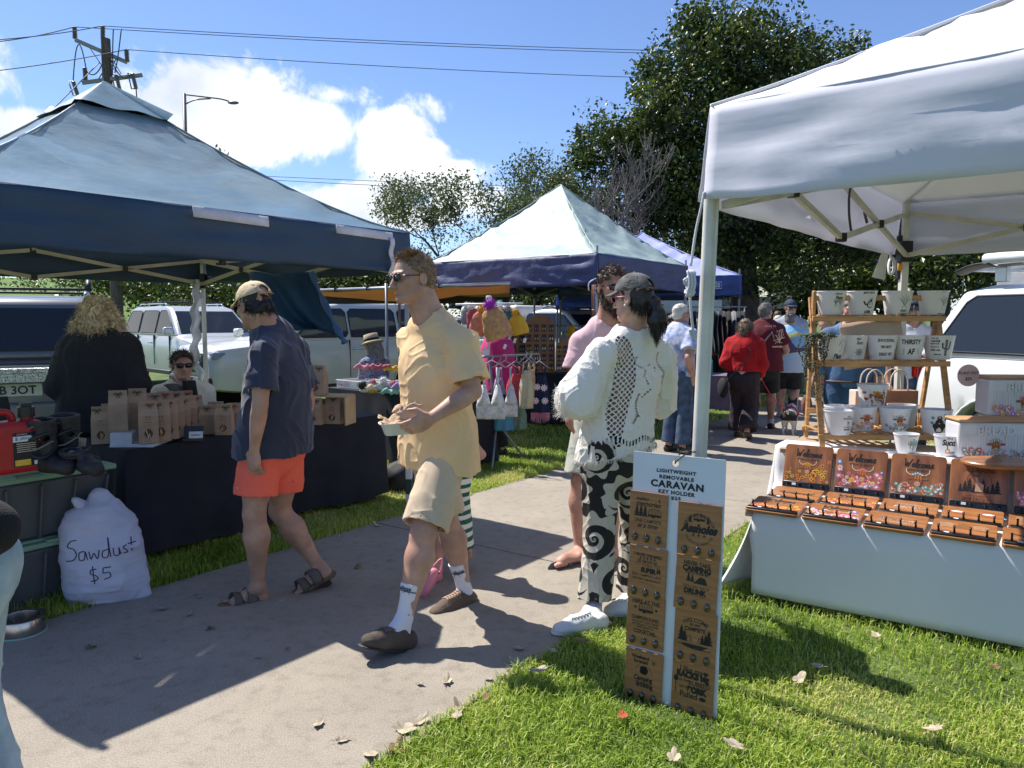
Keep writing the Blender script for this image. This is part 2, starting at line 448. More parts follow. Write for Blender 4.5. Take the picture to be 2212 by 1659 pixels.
def add_head(sd, J, fem=0., wide=1., mouth=0.):
 T, Rm=head_T(J);s=J['S'];rot=[list(r)for r in Rm]
 def e(c, r, k=.012, op='u'):sd.ell(T@V(c), [a*s for a in r], k*s, rot, op)
 def c(a, b, r, k=.01, op='u', n=None, sn=1.):sd.cap(T@V(a), T@V(b), [q*s for q in r], k*s, None if n is None else Rm@V(n), sn, op=op)
 w=wide;J['hw']=wide
 e((0, -.012, .032), (.076*w, .097, .086), 0);e((0, .03, -.03), (.06*w, .062, .082), .02)
 e((0, .066, -.094), (.026*w, .024, .02), .022)
 for q in(-1, 1):
  c((q*.056*w, -.002, -.05), (q*.022*w, .062, -.094), (.019, .016), .02)
  e((q*.042*w, .06, -.014), (.022, .02, .018), .016)
  e((q*.03, .1, .007), (.017, .014, .013), .01, 's');e((q*.03, .078, .006), (.0135, .0135, .012), .004)
  c((q*.012, .089, .026), (q*.044, .078, .026), (.009, .008), .012)
  e((q*.079*w, -.008, -.006), (.009, .019, .029), .006);e((q*.087*w, -.004, -.004), (.006, .011, .018), .004, 's')
  e((q*.011, .101, -.034), (.008, .01, .007), .006)
 c((0, .088, .018), (0, .111, -.03), (.008, .0125), .009)
 c((-.019, .087, -.058), (.019, .087, -.058), (.006, .006), .005);c((-.017, .086, -.068), (.017, .086, -.068), (.0075, .0075), .005)
 c((-.022, .097, -.063), (.022, .097, -.063), (.003, .003), .003, 's')
 if mouth:e((0, .1, -.064), (.02, .018, .012), .003, 's')
 return T, Rm
def add_hand(sd, wr, d, n, ths, S, curl=(.35, .5), k=.006, thumb=(.5, .75, .3), fl=1.):
 d=V(d).normalized();n=V(n);n=(n-d*n.dot(d)).normalized();a=d.cross(n);wr=V(wr);S=S*fl
 rot=[list(r)for r in Matrix((a, d, n)).transposed()]
 sd.ell(wr+d*.048*S, [.041*S, .058*S, .017*S], .012, rot)
 for q in range(4):
  base=wr+d*(.088-.004*abs(q-1))*S+a*ths*(.030-.0195*q)*S;Lg=(.07, .078, .073, .058)[q]*S
  c1, c2=curl[0]+.08*q, curl[0]+curl[1]+.1*q
  m=base+(d*math.cos(c1)+n*math.sin(c1))*Lg*.52;t=m+(d*math.cos(c2)+n*math.sin(c2))*Lg*.5
  sd.cap(base-d*.02*S, m, [.0095*S, .0085*S], k);sd.cap(m, t, [.0082*S, .0068*S], .003)
 b=wr+d*.02*S+a*ths*.026*S;m=b+(d*thumb[0]+a*ths*thumb[1]+n*thumb[2]).normalized()*.045*S
 t=m+(d*.85+a*ths*.25+n*thumb[2]).normalized()*.034*S
 sd.cap(b, m, [.015*S, .0115*S], .012);sd.cap(m, t, [.0105*S, .0085*S], .004)
def body(P, J, mat, h, b=1., neck=1., legb=1., bare_foot=False, handn=None, curl=None, fem=0., mouth=0., handS=1., headw=1., belly=0., lips=True):
 S=J['S'];f, l, up=J['f'], J['l'], J['up'];sd=SDF()
 pel, ch, nk=J['pelvis'], J['chest'], J['neck']
 sd.cap(pel, ch, [.15*S*b, (.125+belly*.5)*S*b, .15*S*b], 0, f, .68)
 sd.cap(ch, nk-up*.05*S, [.15*S*b, .11*S*b], .03, f, .62)
 sd.cap(J['shL'], J['shR'], [.05*S*b, .06*S*b, .05*S*b], .03)
 T, Rm=head_T(J);hb=T@V((0, -.025, -.05))
 sd.cap(nk-up*.03*S-f*.005, hb, [(.064-.010*fem)*S*neck, (.057-.009*fem)*S*neck], .03)
 b0=b
 for s, n in((1, 'L'), (-1, 'R')):
  b=b0;sd.cap(nk+up*.01*S, J['sh'+n], [.045*S, .048*S*b], .03)
  sh, el, wr=J['sh'+n], J['el'+n], J['wr'+n];a=(1-.12*fem)*b**.5
  sd.cap(sh, el, [.052*S*a, .05*S*a, .047*S*a, .04*S*a], .02)
  sd.cap(el, wr, [.04*S*a, .044*S*a, .039*S*a, .031*S*a, .0265*S*a], .012)
  hd=J['hd'+n];hn=(handn or{}).get(n)or(l*-s*.9+f*.1);cu=(curl or{}).get(n, (.35, .5))
  hx=V(hd).normalized().cross((V(hn)-V(hd).normalized()*V(hn).dot(V(hd).normalized())).normalized())
  ths=J.get('ths'+n)or(1 if hx.dot(f)>0 else-1)
  add_hand(sd, wr, hd, hn, ths, S, cu, fl=handS)
  hip, kn, an=J['hip'+n], J['kn'+n], J['an'+n];b=b0*legb
  sd.cap(hip, kn, [.088*S*b, .08*S*b, .066*S*b, .053*S], .03)
  back=-f*.012*S
  m=kn.lerp(an, .3)+back
  sd.cap(kn, m, [.053*S*b**.5, .06*S*b**.5], .03);sd.cap(m, an, [.061*S*b**.5, .052*S*b**.5, .039*S*b**.3, .036*S], .03)
  he, to=J['heel'+n], J['toe'+n];fd=(to-he).normalized();side=fd.cross(V((0, 0, 1))).normalized();fu=side.cross(fd).normalized()
  if bare_foot:
   sd.cap(he+fu*.035*S+fd*.03*S, an+fu*.0, [.034*S, .036*S], .02)
   sd.cap(he+fu*.03*S+fd*.035*S, he+fu*.028*S+fd*.17*S, [.031*S, .036*S], .02, fu, .7)
   sd.cap(an, he+fd*.15*S+fu*.04*S, [.032*S, .025*S], .03)
   si=side*(-1 if(side.dot(l)*s>0)else 1)
   for q in range(5):
    r=(.0135, .0105, .01, .0095, .009)[q]*S;bs_=he+fd*.16*S+si*(.03-.0155*q)*S+fu*.016*S
    sd.cap(bs_, bs_+fd*(.065, .062, .055, .047, .038)[q]*S, [r, r*.95], .004)
  else:
   sd.cap(an, he+fd*.05*S+fu*.05*S, [.034*S, .03*S], .02)
 for s, n in((1, 'L'), (-1, 'R')):sd.ell(J['hip'+n]-f*.05*S, [.085*S, .085*S, .085*S], .03)
 add_head(sd, J, fem, headw, mouth)
 Ti=T.inverted()
 def mi(c):
  q=np.array(Ti.to_3x3())@c.T;q=(q.T+np.array(Ti.translation))
  lip=(np.abs(q[:, 0])<.021)&(np.abs(q[:, 2]+.063)<.0115)&(q[:, 1]>.084)
  return lip.astype(int)
 return sd.mesh('body', h, [mat, M('lips_'+mat.name, tuple(mat['c'][i]*(.9, .68, .68)[i]for i in range(3))if mat.get('c')else(.3, .1, .09), .45)], P, mi=mi if lips else None)
def cloth_disp(amp, seed, fz=(14, 14, 5), fine=.3, up=None):
 def d(P):
  Q=P+.05*vnoise(P, 6., seed+3)[..., None];a=vnoise(Q, fz, seed);b=vnoise(Q, (30, 30, 14), seed+9)
  r1=(1-np.abs(vnoise(Q, (15, 15, 4.5), seed+20)))**5;r2=(1-np.abs(vnoise(Q+Q[..., [2, 0, 1]]*.6, (9, 9, 16), seed+31)))**7
  return amp*(.32*a+.18*b-.62*r1-.42*r2+.25)
 return d
def torso_garment(P, J, name, mat, h, b=1., sleeve=.6, hem=.1, loose=.02, flare=0., amp=.006, seed=1., neck_r=.074, sleeve_r=.072, attrs=None, sleeve_end=None, hemn=None, belly=0., vneck=0., open_=True, mi=None, extra=None, shoulder=0.):
 """hem: metres below the pelvis joint (can be negative); sleeve: 0..1 upper arm, up to 2 = wrist"""
 S=J['S'];f, l, up=J['f'], J['l'], J['up'];sd=SDF();pel, ch, nk=J['pelvis'], J['chest'], J['neck']
 bot=pel-up*hem*S;lo=loose
 wa=(.155*b+lo+flare);wb=(.145+belly)*b+lo+flare*.5;wc=.163*b+lo
 n_=hemn if hemn is not None else-up;hol=[]
 sd.cap(bot-up*.06, ch, [wa*S, wa*S, wb*S, wc*S], 0, f, .72, clip=[(bot, n_)])
 sd.cap(ch, nk-up*.06*S, [wc*S, .115*S*b+lo*.5], .03, f, .66)
 sd.cap(J['shL'], J['shR'], [(.05*b+lo*.3)*S, .068*S*b, (.05*b+lo*.3)*S], .03)
 for s, n in((1, 'L'), (-1, 'R')):
  sh, el, wr=J['sh'+n], J['el'+n], J['wr'+n]
  sd.cap(nk+up*.012*S, sh, [.056*S, (.054*b+lo*.3)*S], .04)
  se=sleeve if not isinstance(sleeve, dict)else sleeve[n]
  if se<=0:continue
  if se<=1:
   e=sh.lerp(el, se);d=(el-sh).normalized();r0=(.052*b+lo*.3)*S;r1=sleeve_r*S
   sd.cap(sh, e+d*.05, [r0, r0*.6+r1*.4, r0*.25+r1*.75, r1, r1], .025, clip=[(e, d)])
   hol.append((e-d*.004, e+d*.08, r1-.012))
  else:
   e=el.lerp(wr, se-1);d=(wr-el).normalized()
   sd.cap(sh, el, [(.058*b+lo*.4)*S, (.056*b+lo*.3)*S], .03)
   sd.cap(el, e+d*.03, [(.056*b+lo*.3)*S, sleeve_r*S*.8, sleeve_r*S*.75], .02, clip=[(e, d)])
 if extra:extra(sd)
 if open_ and h<.007:
  for a_, b_, r_ in hol:sd.cap(a_, b_, [r_*.9, r_], .002, op='s')
 T, Rm=head_T(J)
 nv=(V(J['head'])-nk).normalized()
 sd.cap(nk+nv*.02*S+f*.008, nk+nv*.2*S, [neck_r*S, neck_r*S*1.15], .006, op='s')
 if vneck:sd.cap(nk+f*.1*S, nk+f*.12*S-up*vneck*S, [.05*S, .015*S], .01, op='s')
 return sd.mesh(name, h, mat, P, disp=cloth_disp(amp, seed), attrs=attrs, mi=mi)
def leg_garment(P, J, name, mat, h, b=1., frac=.9, r_end=.1, loose=.02, amp=.006, seed=2., attrs=None, waist=.06, skirt=False, ends=None, k=.02):
 """frac: 0..1 along the thigh, up to 2 = ankle"""
 S=J['S'];f, l, up=J['f'], J['l'], J['up'];sd=SDF();pel=J['pelvis']
 sd.cap(pel+up*waist*S, pel-up*.05*S, [(.152*b+loose*.5)*S, (.168*b+loose)*S], 0, f, .74, clip=[(pel+up*waist*S, up)])
 for s, n in((1, 'L'), (-1, 'R')):sd.ell(J['hip'+n]-f*.045*S, [.098*S*b]*3, .03)
 if skirt:
  e=pel.lerp((J['anL']+J['anR'])/2, frac);d=(e-pel).normalized()
  sd.cap(pel, e+d*.04, [(.17*b+loose)*S, (.17*b+loose+r_end)*S/1.0], .03, f, .8, clip=[(e, d)])
 else:
  for s, n in((1, 'L'), (-1, 'R')):
   hip, kn, an=J['hip'+n]+l*s*.005, J['kn'+n], J['an'+n];r0=(.092*b+loose)*S
   fr=ends[n]if ends else frac
   if fr<=1:
    e=hip.lerp(kn, fr);d=(kn-hip).normalized();r1=r_end*S
    sd.cap(hip, e+d*.05, [r0, (r0+r1)/2, r1, r1], k, clip=[(e, d)])
    if h<.007:sd.cap(e-d*.05, e+d*.1, [r1-.01]*2, .002, op='s')
   else:
    rk=(.06*b+loose)*S;e=kn.lerp(an, fr-1);d=(an-kn).normalized();r1=r_end*S
    rk=max(rk, r1*.9);sd.cap(hip, kn, [r0, (r0+rk)/2, rk], k)
    sd.cap(kn, e+d*.04, [rk, (rk+r1)/2, r1, r1], k, clip=[(e, d)])
    if h<.007:sd.cap(e-d*.02, e+d*.1, [r1-.01]*2, .002, op='s')
 return sd.mesh(name, h, mat, P, disp=cloth_disp(amp, seed), attrs=attrs)
def shoe(P, J, n, mat, sole, h, lace=None, chunky=0., hi=0.):
 S=J['S'];he, to=V(J['heel'+n]), V(J['toe'+n]);fd=(to-he).normalized();side=fd.cross(V((0, 0, 1))).normalized();fu=side.cross(fd).normalized()
 L=(to-he).length;c=chunky;sd=SDF()
 q=lambda a, z, x=0.:he+fd*a*L+fu*z*S+side*x*S
 sd.cap(q(.10, .055), q(.28, .07), [.041*S, .041*S], 0, clip=[(q(.1, .105+hi), fu)])
 sd.cap(q(.12, .045), q(.62, .042), [.044*S, .046*S], .02)
 sd.cap(q(.3, .07), q(.7, .045), [.038*S, .038*S], .02);sd.cap(q(.6, .038), q(.86, .034), [.045*S, .04*S], .02, fu, .8)
 sd.cap(q(.22, .09), q(.2, .16), [.034*S]*2, .004, op='s')
 o=sd.mesh('shoe', h, mat, P, disp=lambda Q:.0015*vnoise(Q, 60., 5.))
 s2=SDF();t=.018+c*.02
 s2.cap(q(.1, t*.5), q(.5, t*.5), [.046*S, .047*S], 0, fu, t/.09);s2.cap(q(.5, t*.5), q(.88, t*.5+.003), [.05*S, .044*S], .01, fu, t/.09)
 so=s2.mesh('sole', h*.8, sole, o, world=False);so.matrix_parent_inverse=P.matrix_basis.inverted()if False else Matrix.Identity(4)
 if lace:
  mb=MB()
  bv=BVHTree.FromPolygons([v.co.copy()for v in o.data.vertices], [tuple(p.vertices)for p in o.data.polygons])
  def on(a, x):
   h_=bv.ray_cast(q(a, .3, x), -fu);return(h_[0]if h_[0]else q(a, .08, x))+fu*.0025
  for i in range(6):
   a=.33+.058*i
   for sg in(-1, 1):mb.tube([on(a, -.024*sg), on(a+.012, -.012*sg), on(a+.022, 0), on(a+.035, .013*sg), on(a+.045, .024*sg)], .0042, 5)
  mb.obj('laces', lace, o, smooth=True)
 return o
def sock(P, J, n, mat, h, frac, attrs=None):
 S=J['S'];kn, an=J['kn'+n], J['an'+n];e=an.lerp(kn, frac);d=(kn-an).normalized();sd=SDF()
 he, to=J['heel'+n], J['toe'+n];fd=(to-he).normalized()
 sd.cap(an, e, [.038*S, .039*S, .05*S], 0, clip=[(e, d)]);sd.cap(an, he+fd*.05+V((0, 0, .05)), [.038*S]*2, .01)
 sd.cap(an, he+fd*.13+V((0, 0, .055)), [.038*S, .03*S], .01)
 return sd.mesh('sock', h, mat, P, attrs=attrs, disp=lambda Q:.001*vnoise(Q, (40, 40, 12), 3.))
def strands(name, mat, roots, dirs, L, w, parent, curlamp=0., seg=3, jit=.3, grav=0., seed=3, world=True, pinv=True):
 r=np.random.default_rng(seed);n=len(roots);d=dirs+r.normal(0, jit, (n, 3));d/=np.linalg.norm(d, axis=1)[:, None]
 side=np.cross(d, r.normal(0, 1, (n, 3)));side/=np.linalg.norm(side, axis=1)[:, None]
 Ls=L*r.uniform(.5, 1.3, n);pts=[roots];p=roots.copy();ph=r.uniform(0, 6.28, n)
 for i in range(seg):
  d=d+np.array([0, 0, -grav]);d/=np.linalg.norm(d, axis=1)[:, None]
  p=p+d*(Ls/seg)[:, None]+side*(curlamp*np.sin(ph+i*2.1))[:, None];pts.append(p.copy())
 vs=[];
 for i, q in enumerate(pts):
  ww=w*(1-.75*i/seg);vs+=[q-side*ww, q+side*ww]
 vs=np.stack(vs, 1);k=2*(seg+1);base=np.arange(n)[:, None]*k
 fs=np.concatenate([base+np.array([2*i, 2*i+1, 2*i+3, 2*i+2])for i in range(seg)])
 o=np_mesh(name, vs.reshape(-1, 3), fs, mat, parent, world, False);return o
def mesh_pts(o, n, seed=1):
 me=o.data;co=np.empty(len(me.vertices)*3, np.float32);me.vertices.foreach_get('co', co);no=np.empty_like(co);me.vertices.foreach_get('normal', no)
 i=np.random.default_rng(seed).integers(0, len(co)//3, n);return co.reshape(-1, 3)[i], no.reshape(-1, 3)[i]
def hair(P, J, mat, style='short', h=.007, amp=.006, n=2500, L=.03, col2=None, w=.0012, recede=0., seed=4, under=False, jit=.28):
 T, Rm=head_T(J);s=J['S'];rot=[list(r)for r in Rm];sd=SDF()
 hw=J.get('hw', 1.)
 def cl(p, nn):return(T@V(p), Rm@V(nn))
 def e(c, r, k=.02, clip=None, op='u'):sd.ell(T@V(c), [r[0]*s*hw, r[1]*s, r[2]*s], k*s, rot, op, clip)
 def c(a, b, r, k=.02):sd.cap(T@V(a), T@V(b), [q*s for q in r], k*s)
 if style in('short', 'pony', 'undercap'):
  g_=.007 if under else 0
  e((0, -.014, .034-g_), (.081-g_*.6, .103-g_, .093-g_*1.4), 0, [cl((0, .082-recede, .078), (0, .7, -.71))])
  e((0, -.045, -.012), (.072, .066, .07), .01, [cl((0, -.03, -.05), (0, .75, -.66))])
 if style=='buzz':e((0, -.016, .035), (.0795, .1, .090), 0, [cl((0, .072, .08), (0, .72, -.70))]);e((0, -.045, -.012), (.071, .066, .07), .01, [cl((0, -.03, -.05), (0, .75, -.66))])
 if style=='pony':
  c((0, -.09, .0), (0, -.125, -.02), (.03, .022));c((0, -.128, -.025), (0, -.138, -.12), (.024, .04, .043));c((0, -.138, -.12), (0, -.125, -.215), (.043, .03, .008))
 if style=='curly':
  e((0, -.03, .03), (.105, .11, .108), 0, [cl((0, .07, .06), (0, .85, -.5))])
  for q in(-1, 1):c((q*.08, -.03, .0), (q*.125, -.04, -.15), (.05, .07, .06));c((q*.12, -.04, -.13), (q*.12, -.05, -.19), (.055, .045))
  c((0, -.09, 0), (0, -.1, -.17), (.08, .1, .075))
 if style=='long':
  e((0, -.018, .034), (.087, .105, .096), 0, [cl((0, .07, .06), (0, .8, -.6))])
  for q in(-1, 1):c((q*.062, -.02, .02), (q*.075, -.04, -.14), (.032, .034, .03))
  c((0, -.08, 0), (0, -.09, -.2), (.065, .07, .05))
 if style=='bun':e((0, -.014, .034), (.083, .103, .093), 0, [cl((0, .075, .07), (0, .72, -.69))]);e((0, -.1, .1), (.045, .045, .045), .01)
 fr=(90, 90, 90)if style!='curly' else(60, 60, 60)
 o=sd.mesh('hair', h, mat, P, disp=lambda Q:amp*(vnoise(Q, fr, 2.)+.8*vnoise(Q, 34., 7.)))
 if n:
  p, no=mesh_pts(o, n, seed);hfw=np.array(J['hf'])
  if under:
   q=np.array((T.inverted().to_3x3()))@p.T;q=q.T+np.array(T.inverted().translation);k_=(q[:, 2]<.03);p, no=p[k_], no[k_]
  Ti=np.array((Rm.transposed()));
  if style in('short', 'buzz'):d=no*.7+hfw*.55+np.array([0, 0, .15])
  elif style=='undercap':d=no*.4-np.array([0, 0, .9])
  elif style=='pony':d=no*.12-np.array([0, 0, 1.])
  else:d=no*.45-np.array([0, 0, .8])
  st=strands('hair_strands', mat, p-no*.003, d, L*s, w, o, curlamp=.005 if style=='curly' else.0012, jit=jit if style!='curly' else.6, seg=4 if style=='curly' else 2, grav=.1, world=False)
 return o
def beard(P, J, mat, n=2500, L=.03, full=1., h=.006):
 T, Rm=head_T(J);s=J['S'];rot=[list(r)for r in Rm];sd=SDF()
 def c(a, b, r, k=.015):sd.cap(T@V(a), T@V(b), [q*s for q in r], k*s)
 for q in(-1, 1):c((q*.07, .0, -.02), (q*.05, .03, -.085), (.01, .022));c((q*.05, .03, -.085), (0, .075, -.115), (.022, .03));c((q*.028, .084, -.07), (q*.012, .094, -.048), (.008, .006))
 c((0, .072, -.11), (0, .07, -.14), (.032, .02))
 o=sd.mesh('beard', h, mat, P, disp=lambda Q:.005*vnoise(Q, 90., 2.));p, no=mesh_pts(o, n, 8)
 strands('beard_strands', mat, p, no*.5-np.array([0, 0, .8]), L*s, .0011, o, jit=.3, seg=2, world=False);return o
def cap_hat(P, J, mat, h=.005, name='cap', back_hole=True, brim=1., strap=None, under=None):
 T, Rm=head_T(J);s=J['S'];rot=[list(r)for r in Rm];sd=SDF()
 bz=.040
 sd.ell(T@V((0, -.012, .036)), [.089*s, .111*s, .100*s], 0, rot, clip=[(T@V((0, 0, bz)), Rm@V((0, -.12, -1)))])
 sd.ell(T@V((0, -.012, .034)), [.083*s, .105*s, .091*s], .002, rot, op='s')
 if back_hole:sd.ell(T@V((0, -.115, .078)), [.028*s, .04*s, .020*s], .003, rot, op='s')
 o=sd.mesh(name, h, mat, P, disp=lambda Q:.0018*vnoise(Q, (30, 30, 22), 9.))
 mb=MB();ns=13;vs=[]
 for j in range(6):
  t=j/5
  for i in range(ns):
   a=R(-62+124*i/(ns-1));rx=.084;ry=.098
   x=math.sin(a)*rx*(1+.02*t);y=math.cos(a)*ry-.012+t*.072*brim*math.cos(a)**.7 if math.cos(a)>0 else 0
   vs.append(V((x, y, bz+.006-t*.022-.16*(x*x)*10*t*.5)))
 fs=[(j*ns+i, j*ns+i+1, (j+1)*ns+i+1, (j+1)*ns+i)for j in range(5)for i in range(ns-1)]
 mb.add([T@v for v in vs], fs);bo=mb.obj('brim', under or mat, P, smooth=True, world=True, solid=.005)
 m2=MB();m2.ball(T@V((0, -.012, .134)), .009*s, 8);m2.obj('button', mat, P, smooth=True, world=True)
 if back_hole:
  m3=MB();pts=[T@V((.09*math.sin(R(a)), -.012-.11*math.cos(R(a)), .047))for a in range(-32, 33, 8)]
  m3.tube(pts, .011*s, 6, flat=.25, up=Rm@V((0, 0, 1)));m3.obj('cap_strap', strap or mat, P, smooth=True, world=True)
 return o
def brim_hat(P, J, mat, band, r=.17, crown=.1, droop=.02):
 T, Rm=head_T(J);mb=MB()
 mb.lathe([(r, .045-droop), (r*.8, .043), (.1, .05), (.092, .056), (.09, .09), (.084, .055+crown), (.05, .06+crown), (.01, .058+crown)], (0, -.012, 0), 28, T=T, cap=True, sy=1.12)
 o=mb.obj('hat', mat, P, smooth=True, world=True);m2=MB();m2.lathe([(.0945, .055), (.0935, .085)], (0, -.012, 0), 28, T=T, cap=False, sy=1.12)
 m2.obj('hat_band', band, o, smooth=True, world=False);return o
def glasses(P, J, frame, lens, size=1., square=0., y=.103):
 T, Rm=head_T(J);mb=MB();m2=MB();hs=size
 for q in(-1, 1):
  pts=[]
  for i in range(20):
   a=2*math.pi*i/20;ca, sa=math.cos(a), math.sin(a);pw=2/(2+square*3)
   x=math.copysign(abs(ca)**pw, ca)*.0245*hs;z=math.copysign(abs(sa)**pw, sa)*(.019 if not square else.0165)*hs+.006+(0 if square else.003*ca*q*0)
   pts.append(V((q*.033+x, y-.02*abs(q*.033+x)*abs(q*.033+x)/.003*.35, z)))
  mb.tube([T@p for p in pts], .0024, 6, close=True)
  cc=V((q*.033, y-.006, .006));m2.add([T@(p+V((0, .0005, 0)))for p in pts]+[T@(cc+V((0, .006, 0)))], [(i, (i+1)%20, 20)for i in range(20)])
  mb.tube([T@V((q*.056, y-.012, .014)), T@V((q*.074, .06, .013)), T@V((q*.08, .01, .012)), T@V((q*.081, -.015, -.004))], .0026, 6)
 mb.tube([T@V((-.011, y, .013)), T@V((0, y+.004, .016)), T@V((.011, y, .013))], .0022, 6)
 o=mb.obj('sunglasses', frame, P, smooth=True, world=True);m2.obj('lens', lens, o, smooth=True, solid=.0015);return o
def place(J):
 return(J['heelL']+J['heelR'])/2*1.0
def new_person(J, label, group=None):
 g=place(J);return thing('person', label, 'person', (g.x, g.y, 0), group=group)
# the four people in front
GLS=M('lens_dark', (.012, .011, .012), .06, var=0, spec=.8);BLK=M('black_plastic', (.018, .018, .02), .35, var=.05)
WHITE_RUB=M('white_rubber', (.72, .71, .68), .5, var=.05);RUB=M('dark_rubber', (.03, .028, .026), .7)
def sides(J):
 pass
def hero_yellow():
 f=V((-.75, -.66, 0)).normalized();l=V((-f.y, f.x, 0))
 J=dict(H=1.85, S=1.04, f=f, l=l, pelvis=W(946, 952, 3.78), neck=W(931, 694, 3.74), head=W(892, 602, 3.70), hf=V((-.8, -.58, -.06)).normalized(), hup=V((-.06, -.02, 1)))
 J['up']=(J['neck']-J['pelvis']).normalized();J['chest']=J['pelvis']+J['up']*.35
 J['shL']=W(1000, 744, 3.59);J['shR']=W(890, 738, 3.87);J['elL']=W(1021, 846, 3.53);J['wrL']=W(932, 903, 3.38)
 J['wrR']=J['shR']+V((.04, .08, -.53));J['elR']=ik(J['shR'], J['wrR'], .3, .27, -f)
 J['hdL']=V((-.86, -.12, -.42)).normalized();J['hdR']=V((0, 0, -1));J['thsL']=-1
 for s, n in((1, 'L'), (-1, 'R')):J['hip'+n]=J['pelvis']+l*s*.09-V((0, 0, .01))
 J['knL']=W(914, 1150, 3.50);J['anL']=W(873, 1336, 3.40);J['heelL']=W(884, 1408, 3.41);J['toeL']=W(779, 1402, 3.22)
 J['knR']=W(963, 1118, 3.90);J['anR']=W(1004, 1276, 3.97);J['heelR']=W(1022, 1312, 4.0);J['toeR']=W(930, 1342, 3.79)
 P=new_person(J, 'man in pale yellow t-shirt and beige shorts walking left with a food tray')
 sk=skin('fair', (.50, .285, .205));h=.0048
 body(P, J, sk, h, b=1., neck=1.22, headw=1.08, legb=1.1, handn={'L':V((-.25, .92, .25))}, curl={'L':(.35, .55)})
 tee=M_trans('tee_yellow', (.92, .635, .35), .12, .85, var=.05, vs=5, bump=.25, bs=420, bdist=.002)
 torso_garment(P, J, 'tshirt', tee, h, b=1.02, sleeve={'L':.78, 'R':.78}, hem=.13, loose=.040, flare=.04, amp=.013, seed=3., sleeve_r=.086, hemn=V((-.05, 0, -1)))
 sh=M('shorts_beige', (.60, .47, .33), .85, var=.06, bump=.25, bs=350, bdist=.002)
 leg_garment(P, J, 'shorts', sh, h, frac=.93, r_end=.106, loose=.006, amp=.009, seed=5.)
 shoeM=M('suede_dark', (.085, .064, .050), .85, bump=.3, bs=200);shoe2=M('suede_brown', (.12, .085, .06), .85, bump=.3, bs=200)
 sw=SOCK()
 for n, m in(('L', shoeM), ('R', shoe2)):
  shoe(P, J, n, m, M('sole_'+n, (.025, .025, .027), .6), .005, lace=M('lace_tan', (.42, .28, .2), .8)if n=='R' else M('lace_dark', (.17, .12, .10), .8))
  kn, an=J['kn'+n], J['an'+n];d=(kn-an).normalized();a0=np.array(an);dd=np.array(d)
  sock(P, J, n, sw, .004, .40, attrs={'band':lambda v, a0=a0, dd=dd:(v-a0)@dd})
  mb=MB();fx=V((-.25, -1, 0));fx=(fx-d*fx.dot(d)).normalized();sx=fx.cross(d).normalized()*-1
  sx=d.cross(fx).normalized()
  if sx.x<0:sx=-sx
  zz=sx.cross(d).normalized()
  if zz.y>0:zz=-zz
  T=Matrix.Translation(an+d*.138)@Matrix((sx, d, zz)).transposed().to_4x4()@Matrix.Translation((0, 0, .0525))
  put_text(mb, 'ellesse', T, w=.062, cx=-.012 if n=='L' else.012, bold=.03, wrap=.052)
  stroke(mb, [(.03*math.cos(R(a))*.5, -.024+.03*math.sin(R(a))*.5)for a in range(0, 181, 20)], .003, T, z=.0015)
  mb.obj('sock_lettering', BLK, P, world=True)
 hm=M('hair_sandy', (.25, .155, .085), .6, var=.35, vs=60)
 hair(P, J, hm, 'buzz', .0045, .005, 3500, .014, w=.0012);tuft(P, J, hm)
 glasses(P, J, M('frame_dark', (.02, .012, .012), .25), GLS)
 beard_shadow(P, J, M('stubble', (.30, .17, .115), .7), 500)
 return J
def beard_shadow(P, J, mat, n):
 T, Rm=head_T(J);r=np.random.default_rng(5);pts=[]
 for i in range(n):
  a=r.uniform(-1, 1);z=-.05-abs(1-abs(a))*.045-r.uniform(0, .03)*(1-abs(a)*.6)
  pts.append((a*.056, .03+(1-abs(a))*.055-max(0, abs(z)-.1)*.3, z))
 p=np.array([tuple(T@V(q))for q in pts], np.float32);strands('stubble', mat, p, np.array([tuple(Rm@V((q[0]*8, .6, -.5)))for q in pts]), .007, .0007, P, seg=1)
def tuft(P, J, mat):
 T, Rm=head_T(J);r=np.random.default_rng(9);n=1700;a=r.uniform(-1, 1, n);b=r.uniform(-.6, 1, n)
 p=np.array([tuple(T@V((x*.055, y*.062-.01, .034+.084*math.sqrt(max(.05, 1-(x*.62)**2-(y*.66)**2)))))for x, y in zip(a, b)], np.float32)
 d=np.array([tuple(Rm@V((x*.35, .75, .45)))for x in a]);strands('hair_tuft', mat, p, d, .034, .0016, P, jit=.38, seg=3, grav=.12)
def SOCK():
 m=M_attr('sock_white', 'band', [(0, (.74, .73, .78)), (.118, (.10, .16, .24)), (.124, (.16, .24, .34)), (.1285, (.74, .73, .78))], .85, bump=.5, bs=300)
 return m
